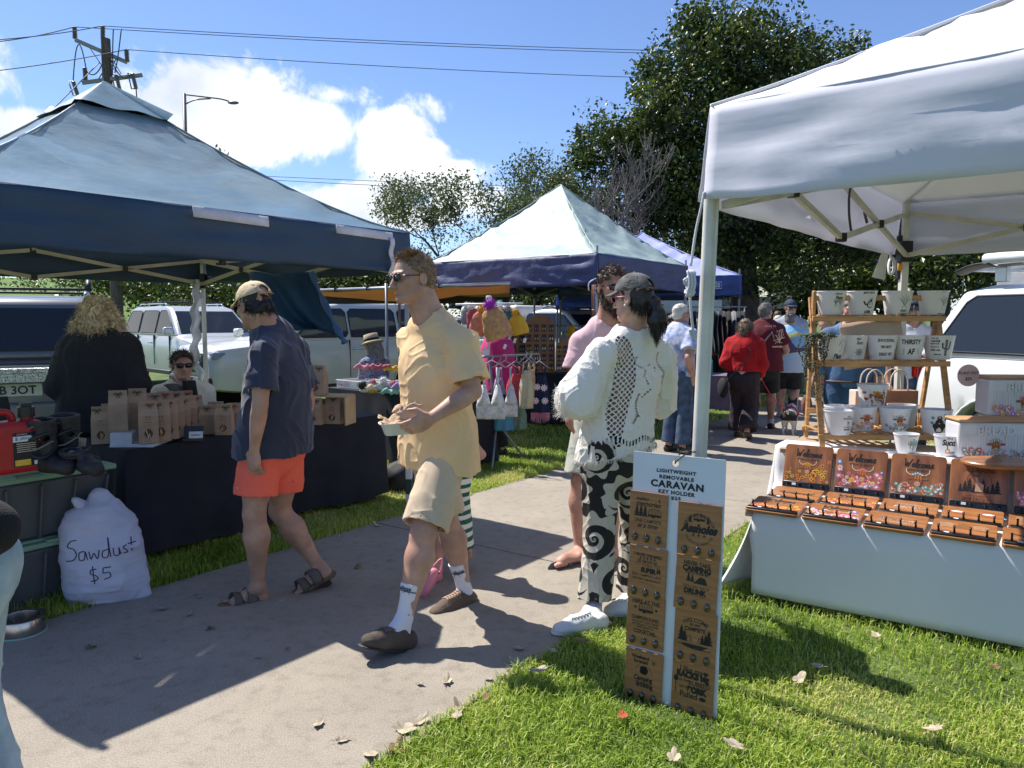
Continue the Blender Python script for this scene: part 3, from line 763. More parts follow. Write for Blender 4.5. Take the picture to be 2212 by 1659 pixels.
def hero_blue():
 f=V((-.85, .52, 0)).normalized();l=V((-f.y, f.x, 0))
 J=dict(H=1.72, S=.966, f=f, l=l, pelvis=W(590, 952, 4.06), neck=W(588, 712, 4.03), head=W(549, 662, 3.99), hf=V((-.80, .5, -.2)).normalized(), hup=V((-.2, .1, 1)))
 J['up']=(J['neck']-J['pelvis']).normalized();J['chest']=J['pelvis']+J['up']*.33+V((.03, 0, 0))
 J['shL']=W(568, 764, 3.85);J['shR']=W(640, 758, 4.18);J['elL']=W(562, 872, 3.80);J['wrL']=W(549, 972, 3.84)
 J['wrR']=J['shR']+V((-.02, .1, -.5));J['elR']=ik(J['shR'], J['wrR'], .28, .25, -f)
 J['hdL']=V((-.06, .02, -1)).normalized();J['hdR']=V((0, 0, -1))
 for s, n in((1, 'L'), (-1, 'R')):J['hip'+n]=J['pelvis']+l*s*.085-V((0, 0, .02))
 J['knL']=W(549, 1110, 3.93);J['anL']=W(557, 1266, 3.99);J['heelL']=W(580, 1304, 4.03)+V((0, 0, .012));J['toeL']=W(466, 1318, 3.90)+V((0, 0, .012))
 J['knR']=W(604, 1104, 4.17);J['anR']=W(690, 1226, 4.2);J['heelR']=W(718, 1246, 4.2)+V((0, 0, .01));J['toeR']=W(636, 1290, 4.10)+V((0, 0, .01))
 P=new_person(J, 'man in navy t-shirt, coral shorts and beige cap walking left in sandals')
 sk=skin('tan', (.44, .255, .18));h=.005
 body(P, J, sk, h, b=1.0, neck=1.25, headw=1.05, legb=1.22, handS=1.12, bare_foot=True, curl={'L':(.45, .6), 'R':(.3, .5)})
 tee=M('tee_navy', (.026, .034, .068), .9, var=.12, vs=5, bump=.3, bs=400, sheen=.25, bdist=.002)
 torso_garment(P, J, 'tshirt', tee, h, b=1.04, sleeve=.72, hem=.065, loose=.030, flare=.05, amp=.013, seed=13., sleeve_r=.086, belly=.01)
 co=M_trans('shorts_coral', (1., .165, .10), .1, .7, var=.04, bump=.2, bs=200, bdist=.002)
 leg_garment(P, J, 'shorts', co, h, b=1.03, ends={'L':.72, 'R':.66}, r_end=.118, loose=.004, amp=.006, seed=8.)
 mb=MB();o=W(511, 1053, 3.86);stroke(mb, [(0, 0), (.006, -.006), (.012, -.006), (.03, .006)], .004, Matrix.Translation(o)@Matrix.Rotation(R(90), 4, 'X'))
 mb.obj('shorts_emblem', WHITE_RUB, P, world=True)
 cork=M('cork', (.16, .10, .06), .9, bump=.5, bs=160, var=.25, vs=150);strapm=M('sandal_strap', (.10, .085, .072), .7, bump=.2, bs=200)
 for n in 'LR':
  he, to=J['heel'+n], J['toe'+n];fd=(to-he).normalized();side=fd.cross(V((0, 0, 1))).normalized();fu=side.cross(fd)
  sd=SDF();q=lambda a, z, x=0.:he+fd*a+fu*z+side*x
  sd.cap(q(.015, .008), q(.13, .006), [.042, .043], 0, fu, .42);sd.cap(q(.13, .006), q(.225, .006), [.050, .044], .01, fu, .36)
  so=sd.mesh('sandal', .005, cork, P);sb=MB()
  for a, z, wd in((.095, .078, .050), (.165, .060, .044)):
   mbp=[q(a+.01*math.cos(t), .01+z*math.sin(t), .049*math.cos(t))for t in[math.pi*k/12 for k in range(13)]]
   sb.tube(mbp, wd/1.6, 6, flat=.14, up=side)
  st=sb.obj('sandal_strap', strapm, so, smooth=True, solid=0)
  b2=MB()
  for a, z in((.10, .072), (.155, .058)):
   c=q(a+.006, z-.004, .02);b2.tube([c+fd*.012+side*.01, c+fd*.012-side*.01+fu*.004, c-fd*.012-side*.01+fu*.004, c-fd*.012+side*.01], .0018, 5, close=True)
  b2.obj('buckle', M('metal_dull', (.35, .34, .33), .35, metal=1.), so, smooth=True)
  b3=MB();b3.tube([q(.02, -.012), q(.12, -.012), q(.215, -.01)], [.036, .042, .037], 12, flat=.14, up=side);b3.obj('sole', RUB, so, smooth=True)
 hair(P, J, M('hair_black', (.012, .009, .008), .45, var=.3, vs=50), 'undercap', .005, .006, 3500, .03, under=True, jit=.15)
 cap_hat(P, J, M('cap_beige', (.60, .47, .30), .85, bump=.2, bs=300, var=.05), strap=M('cap_leather', (.35, .20, .12), .7))
 glasses(P, J, M('frame_dark', (.02, .012, .012), .25), GLS)
 return J
def swirl(seed, sp=.235, su=1.):
 r=np.random.default_rng(seed);mo=[]
 for i in range(-6, 2):
  for j in range(-1, 9):
   mo.append((i*sp+(j%2)*sp*.5+r.uniform(-.02, .02), j*sp*.92+r.uniform(-.02, .02), r.uniform(.8, 1.15)*sp*.50, r.uniform(0, 6.28), 1 if r.random()<.5 else-1))
 def g(v, u0=0.):
  u=v[:, 0]*.95-v[:, 1]*.3;z=v[:, 2];best=np.full(len(v), -1., np.float32)
  for(a, b, rr, ph, sg)in mo:
   dx, dz=u-u0-a, z-b;d=np.sqrt(dx*dx+dz*dz)+1e-6;m=d<rr*1.35
   if not m.any():continue
   th=np.arctan2(dz[m], dx[m])*sg+ph;dd=d[m]/rr
   edge=(1+.13*np.cos(th*9)*(np.cos(th*.5)>-.3)-dd)*2.2
   band=np.cos((th/6.283-np.log(dd+.05)*.85)*6.283)*.9-.12
   band=np.where(dd>.80, .6, band);best[m]=np.maximum(best[m], np.minimum(edge, band))
  return best*.5+.5
 return g
def lace_holes(J):
 l, f=np.array(J['l']), np.array(J['f']);nk=np.array(J['neck']);shL=np.array(J['shL'])
 def g(v):
  q=v-nk;a=q@l;z=q[:, 2];b=q@f
  u1=(a*1.+z)/.025;u2=(a*1.-z*.8)/.025
  holes=np.maximum(np.abs((u1%1)-.5), np.abs((u2%1)-.5));hole=(.36-holes)*3
  cen=.135+.02*np.sin(z*9);wid=np.interp(-z, [0., .05, .12, .3, .45, .53], [.0, .045, .056, .05, .042, .026]);m=(np.abs(a-cen)<wid)&(z>-.56)&(z<-.02)
  hole=np.where(m, hole, -1.)
  hw=np.abs(z+.535-.012*np.cos(a*40));band=(hw<.013);hh=np.where(np.abs(((a*55)%1)-.5)<.3, 1., -1.);hole=np.where(band, hh, hole)
  for(x0, z0, x1, z1, bow)in((.05, -.12, .02, -.22, .02), (-.03, -.16, .03, -.32, .03), (-.06, -.17, .04, -.42, -.03), (-.1, -.1, -.13, -.26, .02), (-.12, -.22, -.13, -.4, -.02), (.04, -.3, .07, -.45, .01)):
   t=np.clip(((a-x0)*(x1-x0)+(z-z0)*(z1-z0))/((x1-x0)**2+(z1-z0)**2), 0, 1)
   dx=a-(x0+(x1-x0)*t+bow*np.sin(t*6.28));dz=z-(z0+(z1-z0)*t);dd=np.sqrt(dx*dx+dz*dz)
   hole=np.where((dd<.0065)&(np.abs(((t*17)%1)-.5)<.28), 1., hole)
  hole=np.where(b>.03, np.minimum(hole, -.5), hole)
  return hole*.5+.5
 return g
def hero_woman():
 f=V((-.42, .907, 0)).normalized();l=V((-f.y, f.x, 0))
 J=dict(H=1.68, S=.944, f=f, l=l, pelvis=W(1330, 962, 3.82), neck=W(1374, 716, 3.79), head=W(1368, 646, 3.74), hf=V((-.79, .61, -.05)).normalized())
 J['up']=(J['neck']-J['pelvis']).normalized();J['chest']=J['pelvis']+J['up']*.33
 J['shL']=W(1302, 764, 3.68);J['shR']=W(1430, 768, 3.88);J['elL']=W(1252, 862, 3.66);J['wrL']=W(1262, 884, 3.92)
 J['elR']=W(1428, 872, 4.0);J['wrR']=W(1385, 885, 4.18);J['hdL']=V((.4, .9, 0));J['hdR']=V((-.9, .3, 0))
 for s, n in((1, 'L'), (-1, 'R')):J['hip'+n]=J['pelvis']+l*s*.085
 J['knL']=W(1296, 1150, 3.78);J['anL']=W(1284, 1304, 3.74);J['heelL']=G(1308, 1362, .003);J['toeL']=G(1194, 1374, .003)
 J['knR']=W(1374, 1140, 3.93);J['anR']=W(1366, 1280, 3.94);J['heelR']=G(1388, 1326, .003);J['toeR']=G(1308, 1334, .003)
 P=new_person(J, 'woman in white lace blouse, grey cap and swirl print trousers, seen from behind')
 h=.0052;body(P, J, skin('pale', (.52, .32, .245)), h, b=.97, fem=1.)
 lm=bpy.data.materials.new('lace_white');lm.use_nodes=True;nt=lm.node_tree;b=nt.nodes['Principled BSDF'];o=nt.nodes['Material Output']
 b.inputs['Base Color'].default_value=(.78, .75, .70, 1);b.inputs['Roughness'].default_value=.9
 a=nd(nt, 'ShaderNodeAttribute');a.attribute_name='hole';g=nd(nt, 'ShaderNodeMath', operation='GREATER_THAN');g.inputs[1].default_value=.5
 nt.links.new(a.outputs['Fac'], g.inputs[0]);tr=nd(nt, 'ShaderNodeBsdfTransparent');mx=nd(nt, 'ShaderNodeMixShader')
 nt.links.new(g.outputs[0], mx.inputs[0]);nt.links.new(b.outputs[0], mx.inputs[1]);nt.links.new(tr.outputs[0], mx.inputs[2]);nt.links.new(mx.outputs[0], o.inputs[0])
 tc=nd(nt, 'ShaderNodeTexCoord');n2=nd(nt, 'ShaderNodeTexNoise', Scale=90., Detail=4.);nt.links.new(tc.outputs['Object'], n2.inputs['Vector'])
 bp=nd(nt, 'ShaderNodeBump', Strength=.8, Distance=.004);nt.links.new(n2.outputs['Fac'], bp.inputs['Height']);nt.links.new(bp.outputs['Normal'], b.inputs['Normal'])
 def puff(sd):
  sd.cap(J['shL']+V((-.01, 0, -.02)), J['elL']+V((-.015, 0, .0)), [.075, .095, .1], .04);sd.cap(J['elL'], J['elL'].lerp(J['wrL'], .6)+V((-.01, 0, 0)), [.1, .06], .03)
  sd.cap(J['shR']+V((0, 0, -.02)), J['elR'], [.07, .08, .08], .04)
 torso_garment(P, J, 'lace_blouse', lm, .0042, b=1., sleeve=0., hem=.045, loose=.027, flare=.03, amp=.014, seed=31., attrs={'hole':lace_holes(J)}, neck_r=.09, extra=puff, hemn=V((.18, 0, -1)), open_=False)
 r=np.random.default_rng(2);n=900;t=r.uniform(0, 2*math.pi, n);ll, ff=np.array(l), np.array(f);bot=np.array(J['pelvis'])-np.array([0, 0, .03])
 rt=bot+np.cos(t)[:, None]*ll*.222+np.sin(t)[:, None]*ff*.165;rt[:, 2]+=(rt[:, 0]-bot[0])*.18
 fm=M('fringe_white', (.74, .71, .66), .9);strands('hem_fringe', fm, rt.astype(np.float32), np.tile([0, 0, -1.], (n, 1)), .022, .0012, P, jit=.25, seg=2)
 e=np.array(J['elL']);rt=e+r.normal(0, 1, (500, 3))*0+np.stack([-.085+.03*r.uniform(-1, 1, 500), r.uniform(-.08, .06, 500), r.uniform(-.08, .06, 500)], 1)
 strands('sleeve_fringe', fm, rt.astype(np.float32), np.tile([-.5, -.2, -.6], (500, 1)), .03, .0013, P, jit=.5, seg=2)
 pm=M_attr('swirl_print', 'pat', [(0, (.012, .012, .013)), (.5, (.55, .50, .42))], .8, bump=.15, bs=200)
 leg_garment(P, J, 'trousers', pm, .0042, b=.97, frac=1.93, r_end=.092, loose=.024, amp=.010, seed=21., attrs={'pat':swirl(12)})
 for n in 'LR':
  shoe(P, J, n, M('trainer_white', (.70, .69, .66), .55, bump=.1, bs=120), M('trainer_sole', (.66, .62, .56), .6), .005, lace=WHITE_RUB, chunky=.7)
  sock(P, J, n, M('sock_plain', (.66, .65, .68), .9, bump=.3, bs=200), .005, .15)
 hb=M('hair_black2', (.014, .010, .009), .38, var=.5, vs=40, stretch=(1, 1, .2));o=hair(P, J, hb, 'pony', .005, .0025, 4200, .035, w=.0012, under=True, jit=.05)
 cg=M('cap_grey', (.105, .108, .108), .9, bump=.3, bs=250, var=.3, vs=18);cap_hat(P, J, cg, strap=cg)
 glasses(P, J, M('frame_pink', (.62, .22, .34), .35), GLS, 1.05, .6)
 T, Rm=head_T(J);mb=MB();mb.tube([T@V((-.089, -.002, -.028)), T@V((-.09, .002, -.04))], .005, 6);mb.obj('earphone', WHITE_RUB, P, smooth=True, world=True)
 return J
def hero_pink():
 f=V((.3, -.954, 0)).normalized();l=V((-f.y, f.x, 0))
 J=pose(0, 0, 1.82, math.degrees(math.atan2(f.y, f.x)))
 J['pelvis']=W(1306, 905, 4.86);J['neck']=W(1314, 700, 4.82);J['head']=W(1324, 622, 4.74);J['hf']=V((.26, -.96, -.05)).normalized()
 J['up']=(J['neck']-J['pelvis']).normalized();J['chest']=J['pelvis']+J['up']*.35
 J['shR']=W(1256, 742, 4.80);J['shL']=W(1382, 742, 4.9);J['elR']=W(1242, 822, 4.78);J['wrR']=W(1231, 880, 4.62);J['elL']=W(1400, 830, 4.9);J['wrL']=W(1395, 900, 4.75)
 J['hdR']=V((-.1, -.15, -1)).normalized();J['hdL']=V((0, 0, -1))
 for s, n in((1, 'L'), (-1, 'R')):J['hip'+n]=J['pelvis']+l*s*.09
 J['knR']=W(1254, 1040, 4.74);J['anR']=W(1252, 1192, 4.72);J['heelR']=G(1262, 1212, .02);J['toeR']=G(1202, 1224, .02)
 J['knL']=W(1320, 1045, 4.75);J['anL']=W(1322, 1196, 4.75);J['heelL']=G(1325, 1210, .02);J['toeL']=G(1300, 1235, .02)
 P=new_person(J, 'bearded man in pink t-shirt and flip flops talking behind the lace blouse woman')
 h=.0068;body(P, J, skin('ruddy', (.50, .27, .20)), h, b=1.1, neck=1.15, headw=1.1, bare_foot=True, mouth=1., curl={'R':(.3, .35)}, handn={'R':V((.7, .5, 0))})
 torso_garment(P, J, 'tshirt', M('tee_pink', (.62, .42, .46), .9, var=.05, bump=.2, bs=200), h, b=1.08, sleeve=.7, hem=.07, loose=.03, amp=.01, seed=6., sleeve_r=.09)
 leg_garment(P, J, 'shorts', M('shorts_sage', (.42, .43, .38), .9, var=.05, bump=.2, bs=200), h, b=1.05, frac=.9, r_end=.11, loose=.015, amp=.009, seed=9.)
 fl=M('flipflop', (.09, .12, .14), .8)
 for n in 'LR':
  he, to=J['heel'+n], J['toe'+n];fd=(to-he).normalized();side=fd.cross(V((0, 0, 1))).normalized();mb=MB()
  mb.tube([he+fd*a+V((0, 0, -.008))for a in(-.02, .0, .1, .19, .25, .27)], [.02, .038, .04, .048, .036, .015], 14, flat=.2, up=side)
  mb.tube([he+fd*.12+side*.045, he+fd*.17+V((0, 0, .042))+side*.02, he+fd*.21+V((0, 0, .02))], .006, 6);mb.tube([he+fd*.12-side*.045, he+fd*.17+V((0, 0, .042))-side*.015, he+fd*.21+V((0, 0, .02))], .006, 6)
  mb.obj('flip_flop', fl, P, smooth=True, world=True)
 hm=M('hair_brown', (.065, .036, .022), .6, var=.3, vs=60);hair(P, J, hm, 'short', .006, .01, 3500, .03);beard(P, J, hm, 3500, .035)
 glasses(P, J, BLK, GLS, 1.12, .7)
# camera, sky, sun
def cam_setup():
 cd=bpy.data.cameras.new('camera');co=bpy.data.objects.new('camera', cd);C.objects.link(co);SC.camera=co
 co.location=(0, 0, CAMH);co.rotation_euler=(R(90)-PITCH, 0, 0);cd.sensor_width=36;cd.lens=36*FPX/2212;cd.clip_end=3000;cd.clip_start=.05
SUND=V((.573, -.413, -1))
def sky_setup():
 w=bpy.data.worlds.new('World');SC.world=w;w.use_nodes=True;nt=w.node_tree;bg=nt.nodes['Background']
 sk=nt.nodes.new('ShaderNodeTexSky');sk.sky_type='NISHITA';sk.sun_disc=False;sk.sun_elevation=R(54.8)
 sk.sun_rotation=math.atan2(-SUND.x, -SUND.y);sk.altitude=600;sk.air_density=1.0;sk.dust_density=.3;sk.ozone_density=2.2
 L=nt.links.new
 tint=nd(nt, 'ShaderNodeMix', data_type='RGBA', blend_type='MULTIPLY');tint.inputs[0].default_value=1.;L(sk.outputs[0], tint.inputs[6]);tint.inputs[7].default_value=(.86, .93, 1.12, 1)
 tc=nd(nt, 'ShaderNodeTexCoord');D=tc.outputs['Generated']
 nz=nd(nt, 'ShaderNodeTexNoise', Scale=9., Detail=12., Roughness=.64, Distortion=.5);L(D, nz.inputs['Vector'])
 def math_(op, a, b=None, c=None):
  n=nd(nt, 'ShaderNodeMath', operation=op)
  for i, x in enumerate((a, b, c)):
   if x is None:continue
   if hasattr(x, 'default_value')or hasattr(x, 'links'):L(x, n.inputs[i])
   else:n.inputs[i].default_value=x
  return n.outputs[0]
 sep=nd(nt, 'ShaderNodeSeparateXYZ');L(D, sep.inputs[0])
 az=math_('ARCTAN2', sep.outputs[0], sep.outputs[1]);el=math_('ARCSINE', sep.outputs[2])
 total=None
 for(px, py, rx, ry, s)in CLOUDS:
  d=ray(px, py).normalized();a0=math.atan2(d.x, d.y);e0=math.asin(d.z);ra=rx/FPX;re=ry/FPX
  x=math_('MULTIPLY', math_('SUBTRACT', az, a0), 1/ra);y=math_('MULTIPLY', math_('SUBTRACT', el, e0), 1/re)
  r2=math_('ADD', math_('MULTIPLY', x, x), math_('MULTIPLY', y, y));g=math_('MULTIPLY', math_('SUBTRACT', 1., math_('SQRT', r2)), s)
  total=g if total is None else math_('MAXIMUM', total, g)
 total=math_('MAXIMUM', total, -.55)
 n1=math_('MULTIPLY', math_('SUBTRACT', nz.outputs['Fac'], .5), 3.0)
 dens=math_('ADD', total, n1);ss=nd(nt, 'ShaderNodeMapRange', interpolation_type='SMOOTHSTEP');L(dens, ss.inputs[0]);ss.inputs[1].default_value=.0;ss.inputs[2].default_value=.52
 nz2=nd(nt, 'ShaderNodeTexNoise', Scale=5., Detail=5., Roughness=.55);L(D, nz2.inputs['Vector'])
 cr=nd(nt, 'ShaderNodeValToRGB');L(nz2.outputs['Fac'], cr.inputs[0]);cr.color_ramp.elements[0].position=.33;cr.color_ramp.elements[1].position=.62
 cr.color_ramp.elements[0].color=(4.9, 5.4, 6.2, 1);cr.color_ramp.elements[1].color=(8.8, 8.9, 9.1, 1)
 mx=nd(nt, 'ShaderNodeMix', data_type='RGBA');L(ss.outputs[0], mx.inputs[0]);L(tint.outputs[2], mx.inputs[6]);L(cr.outputs[0], mx.inputs[7])
 L(mx.outputs[2], bg.inputs[0]);bg.inputs[1].default_value=.098
 ld=bpy.data.lights.new('sun', 'SUN');ld.energy=4.9;ld.angle=R(.55);ld.color=(1, .95, .87);lo=bpy.data.objects.new('sun', ld);C.objects.link(lo)
 lo.rotation_euler=SUND.to_track_quat('-Z', 'Y').to_euler();lo.location=(0, 0, 30)
 SC.view_settings.view_transform='Standard';SC.view_settings.look='None';SC.view_settings.exposure=EXPO
 SC.cycles.use_denoising=True;SC.cycles.max_bounces=8;SC.cycles.transparent_max_bounces=24
EXPO=0.68
CLOUDS=[(480, 220, 215, 105, 1.45), (610, 270, 260, 90, 1.4), (720, 205, 120, 45, .75), (400, 300, 120, 60, .9), (30, 268, 160, 34, 1.15), (800, 280, 130, 50, .95), (850, 335, 130, 50, 1.0), (940, 385, 130, 45, 1.1), (890, 360, 90, 40, 1.0), (720, 432, 190, 42, 1.15), (840, 470, 170, 42, 1.1), (945, 225, 40, 30, .3), (1010, 430, 110, 45, .6), (620, 345, 60, 25, .4), (1750, 900, 50, 30, .1), (-1500, 100, 700, 200, .9), (3600, 300, 800, 300, 1.), (1300, -1500, 700, 300, .8)]
# ground
U=V((.585, .811, 0));N=V((.811, -.585, 0))
def UC(u, c, z=0.):return U*u+N*c+V((0, 0, z))
PATH0, PATH1=-4.08, -1.82
def ground():
 g=M('lawn_soil', (.11, .165, .03), .95, var=.4, vs=2.2, detail=8, bump=.6, bs=30, col2=(.035, .062, .012), bdist=.03)
 mb=MB();mb.grid(lambda a, b:V((-400+800*a, -200+900*b, 0)), 3, 3);tag(mb.obj('ground', g), kind='structure')
 c=bpy.data.materials.new('concrete');c.use_nodes=True;nt=c.node_tree;b=nt.nodes['Principled BSDF'];L=nt.links.new
 tc=nd(nt, 'ShaderNodeTexCoord');n1=nd(nt, 'ShaderNodeTexNoise', Scale=1.1, Detail=9., Roughness=.62);n2=nd(nt, 'ShaderNodeTexNoise', Scale=170., Detail=2.)
 n3=nd(nt, 'ShaderNodeTexNoise', Scale=14., Detail=6., Roughness=.7)
 for n in(n1, n2, n3):L(tc.outputs['Object'], n.inputs['Vector'])
 r1=nd(nt, 'ShaderNodeValToRGB');L(n1.outputs[0], r1.inputs[0]);r1.color_ramp.elements[0].position=.3;r1.color_ramp.elements[1].position=.72
 r1.color_ramp.elements[0].color=(.262, .230, .186, 1);r1.color_ramp.elements[1].color=(.368, .326, .266, 1)
 r2=nd(nt, 'ShaderNodeValToRGB');L(n2.outputs[0], r2.inputs[0]);r2.color_ramp.elements[0].position=.33;r2.color_ramp.elements[1].position=.6;r2.color_ramp.elements[0].color=(.68, .66, .64, 1);r2.color_ramp.elements[1].color=(1.05, 1.05, 1.05, 1)
 r3=nd(nt, 'ShaderNodeValToRGB');L(n3.outputs[0], r3.inputs[0]);r3.color_ramp.elements[0].position=.28;r3.color_ramp.elements[1].position=.5;r3.color_ramp.elements[0].color=(.74, .72, .70, 1);r3.color_ramp.elements[1].color=(1, 1, 1, 1)
 m1=nd(nt, 'ShaderNodeMix', data_type='RGBA', blend_type='MULTIPLY');m1.inputs[0].default_value=1;L(r1.outputs[0], m1.inputs[6]);L(r2.outputs[0], m1.inputs[7])
 m2=nd(nt, 'ShaderNodeMix', data_type='RGBA', blend_type='MULTIPLY');m2.inputs[0].default_value=1;L(m1.outputs[2], m2.inputs[6]);L(r3.outputs[0], m2.inputs[7]);L(m2.outputs[2], b.inputs['Base Color'])
 b.inputs['Roughness'].default_value=.85;bp=nd(nt, 'ShaderNodeBump', Strength=.5, Distance=.003);L(n2.outputs[0], bp.inputs['Height']);L(bp.outputs[0], b.inputs['Normal'])
 us=[-3, .2, 3.91, 6.16, 8.4, 10.65, 12.9, 15.15, 17.4, 21, 40]
 mb=MB();rr=random.Random(3)
 for a, b_ in zip(us[:-1], us[1:]):
  mb.box((0, 0, 0), (1, 1, 1), Matrix.Translation(UC((a+b_)/2, (PATH0+PATH1)/2, .0))@Matrix((U, N, V((0, 0, 1)))).transposed().to_4x4()@Matrix.Diagonal((b_-a-.012, PATH1-PATH0, .024, 1)))
 tag(mb.obj('path', c, bevel=.004), kind='structure')
 gm=M('gravel', (.34, .30, .25), .95, var=.5, vs=40, bump=.8, bs=60, bdist=.02);mb=MB()
 pts=[(3.2, 8.6), (5.2, 6.6), (9, 5), (14, 6), (16, 14), (8, 17), (5.2, 11.5)]
 mb.add([(x, y, .006)for x, y in pts], [tuple(range(len(pts)))]);tag(mb.obj('gravel_lot', gm), kind='structure')
 bk=M('bank_grass', (.11, .19, .025), .95, var=.35, vs=.8, detail=8, bump=.5, bs=12, col2=(.065, .125, .02));mb=MB()
 def fn(a, b):
  x=-90+85*a;y=30+60*b;t=min(1, b/.35);h=4.3*(t*t*(3-2*t))*min(1, max(0, (-5-x)/18));return V((x, y, h-.02))
 mb.grid(fn, 30, 30);tag(mb.obj('grass_bank', bk, smooth=True), kind='structure')
GRASS_N=330000
def grass():
 r=np.random.default_rng(11)
 def blades(n, umin, umax, cmin, cmax, hmin, hmax, w, dens_pow=0., patch=None):
  u=umin+(umax-umin)*r.random(n)**(1+dens_pow);c=r.uniform(cmin, cmax, n)
  x=U.x*u+N.x*c;y=U.y*u+N.y*c
  m=(y>2.0)&(np.abs(x/np.maximum(y, .1))<.74);x, y, c=x[m], y[m], c[m]
  n=len(x);P=np.stack([x, y, np.zeros(n)], 1);cl=fbm(P, 3.2, 3., 3);h=(hmin+(hmax-hmin)*r.random(n))*(1+.5*cl)
  bx, by=P[:, 0]-.466, P[:, 1]-2.975;al=bx*.843-by*.537;fr=-(bx*.537+by*.843);h=np.where((al>-.03)&(al<.40)&(fr>-.02)&(fr<.14), h*.32, h)
  a=r.uniform(0, 6.28, n);lean=r.uniform(.1, 1.0, n);d=np.stack([np.cos(a), np.sin(a), np.zeros(n)], 1);s=np.stack([-np.sin(a), np.cos(a), np.zeros(n)], 1)
  z=np.array([0, 0, 1.]);ww=w*r.uniform(.6, 1.3, n)[:, None]
  p0=P;p1=P+(z*.62+d*(lean*.28)[:, None])*h[:, None];p2=P+(z*(.95-.3*lean[:, None]**2)+d*(lean*.95)[:, None])*h[:, None]
  v=np.stack([p0-s*ww, p0+s*ww, p1+s*ww*.8, p1-s*ww*.8, p2+s*ww*.15, p2-s*ww*.15], 1).reshape(-1, 3)
  b=np.arange(n)[:, None]*6;f=np.concatenate([b+[0, 1, 2, 3], b+[3, 2, 4, 5]])
  at=np.repeat(np.clip(r.normal(.5, .17, n)+.26*fbm(P, 1.7, 9., 3)+.1*(c<-4), 0, 1), 6)
  return v, f, at
 parts=[blades(int(GRASS_N*.50), .0, 3.4, PATH1-.015, 3.2, .02, .048, .0021, .15), blades(int(GRASS_N*.30), 1.2, 6.5, PATH1-.01, 3.4, .024, .05, .0026), blades(int(GRASS_N*.22), .2, 6.6, PATH0-1.4, PATH0+.02, .03, .07, .0026), blades(int(GRASS_N*.22), 4.0, 15, PATH0-5, PATH0+.03, .03, .06, .005, .4), blades(int(GRASS_N*.04), 7., 13, PATH1, PATH1+2.5, .03, .07, .006)]
 vs, fs, at=[], [], [];o=0
 for v, f, a in parts:vs.append(v);fs.append(f+o);at.append(a);o+=len(v)
 gm=M_attr('grass_blade', 'tone', [(0, (.09, .17, .014)), (.33, (.23, .36, .03)), (.56, (.40, .52, .07)), (.78, (.60, .62, .17)), (1, (.74, .64, .34))], .55, const=False, trans=.38)
 o=np_mesh('grass', np.concatenate(vs), np.concatenate(fs), gm, attrs={'tone':np.concatenate(at)}, smooth=False);tag(o, kind='stuff')
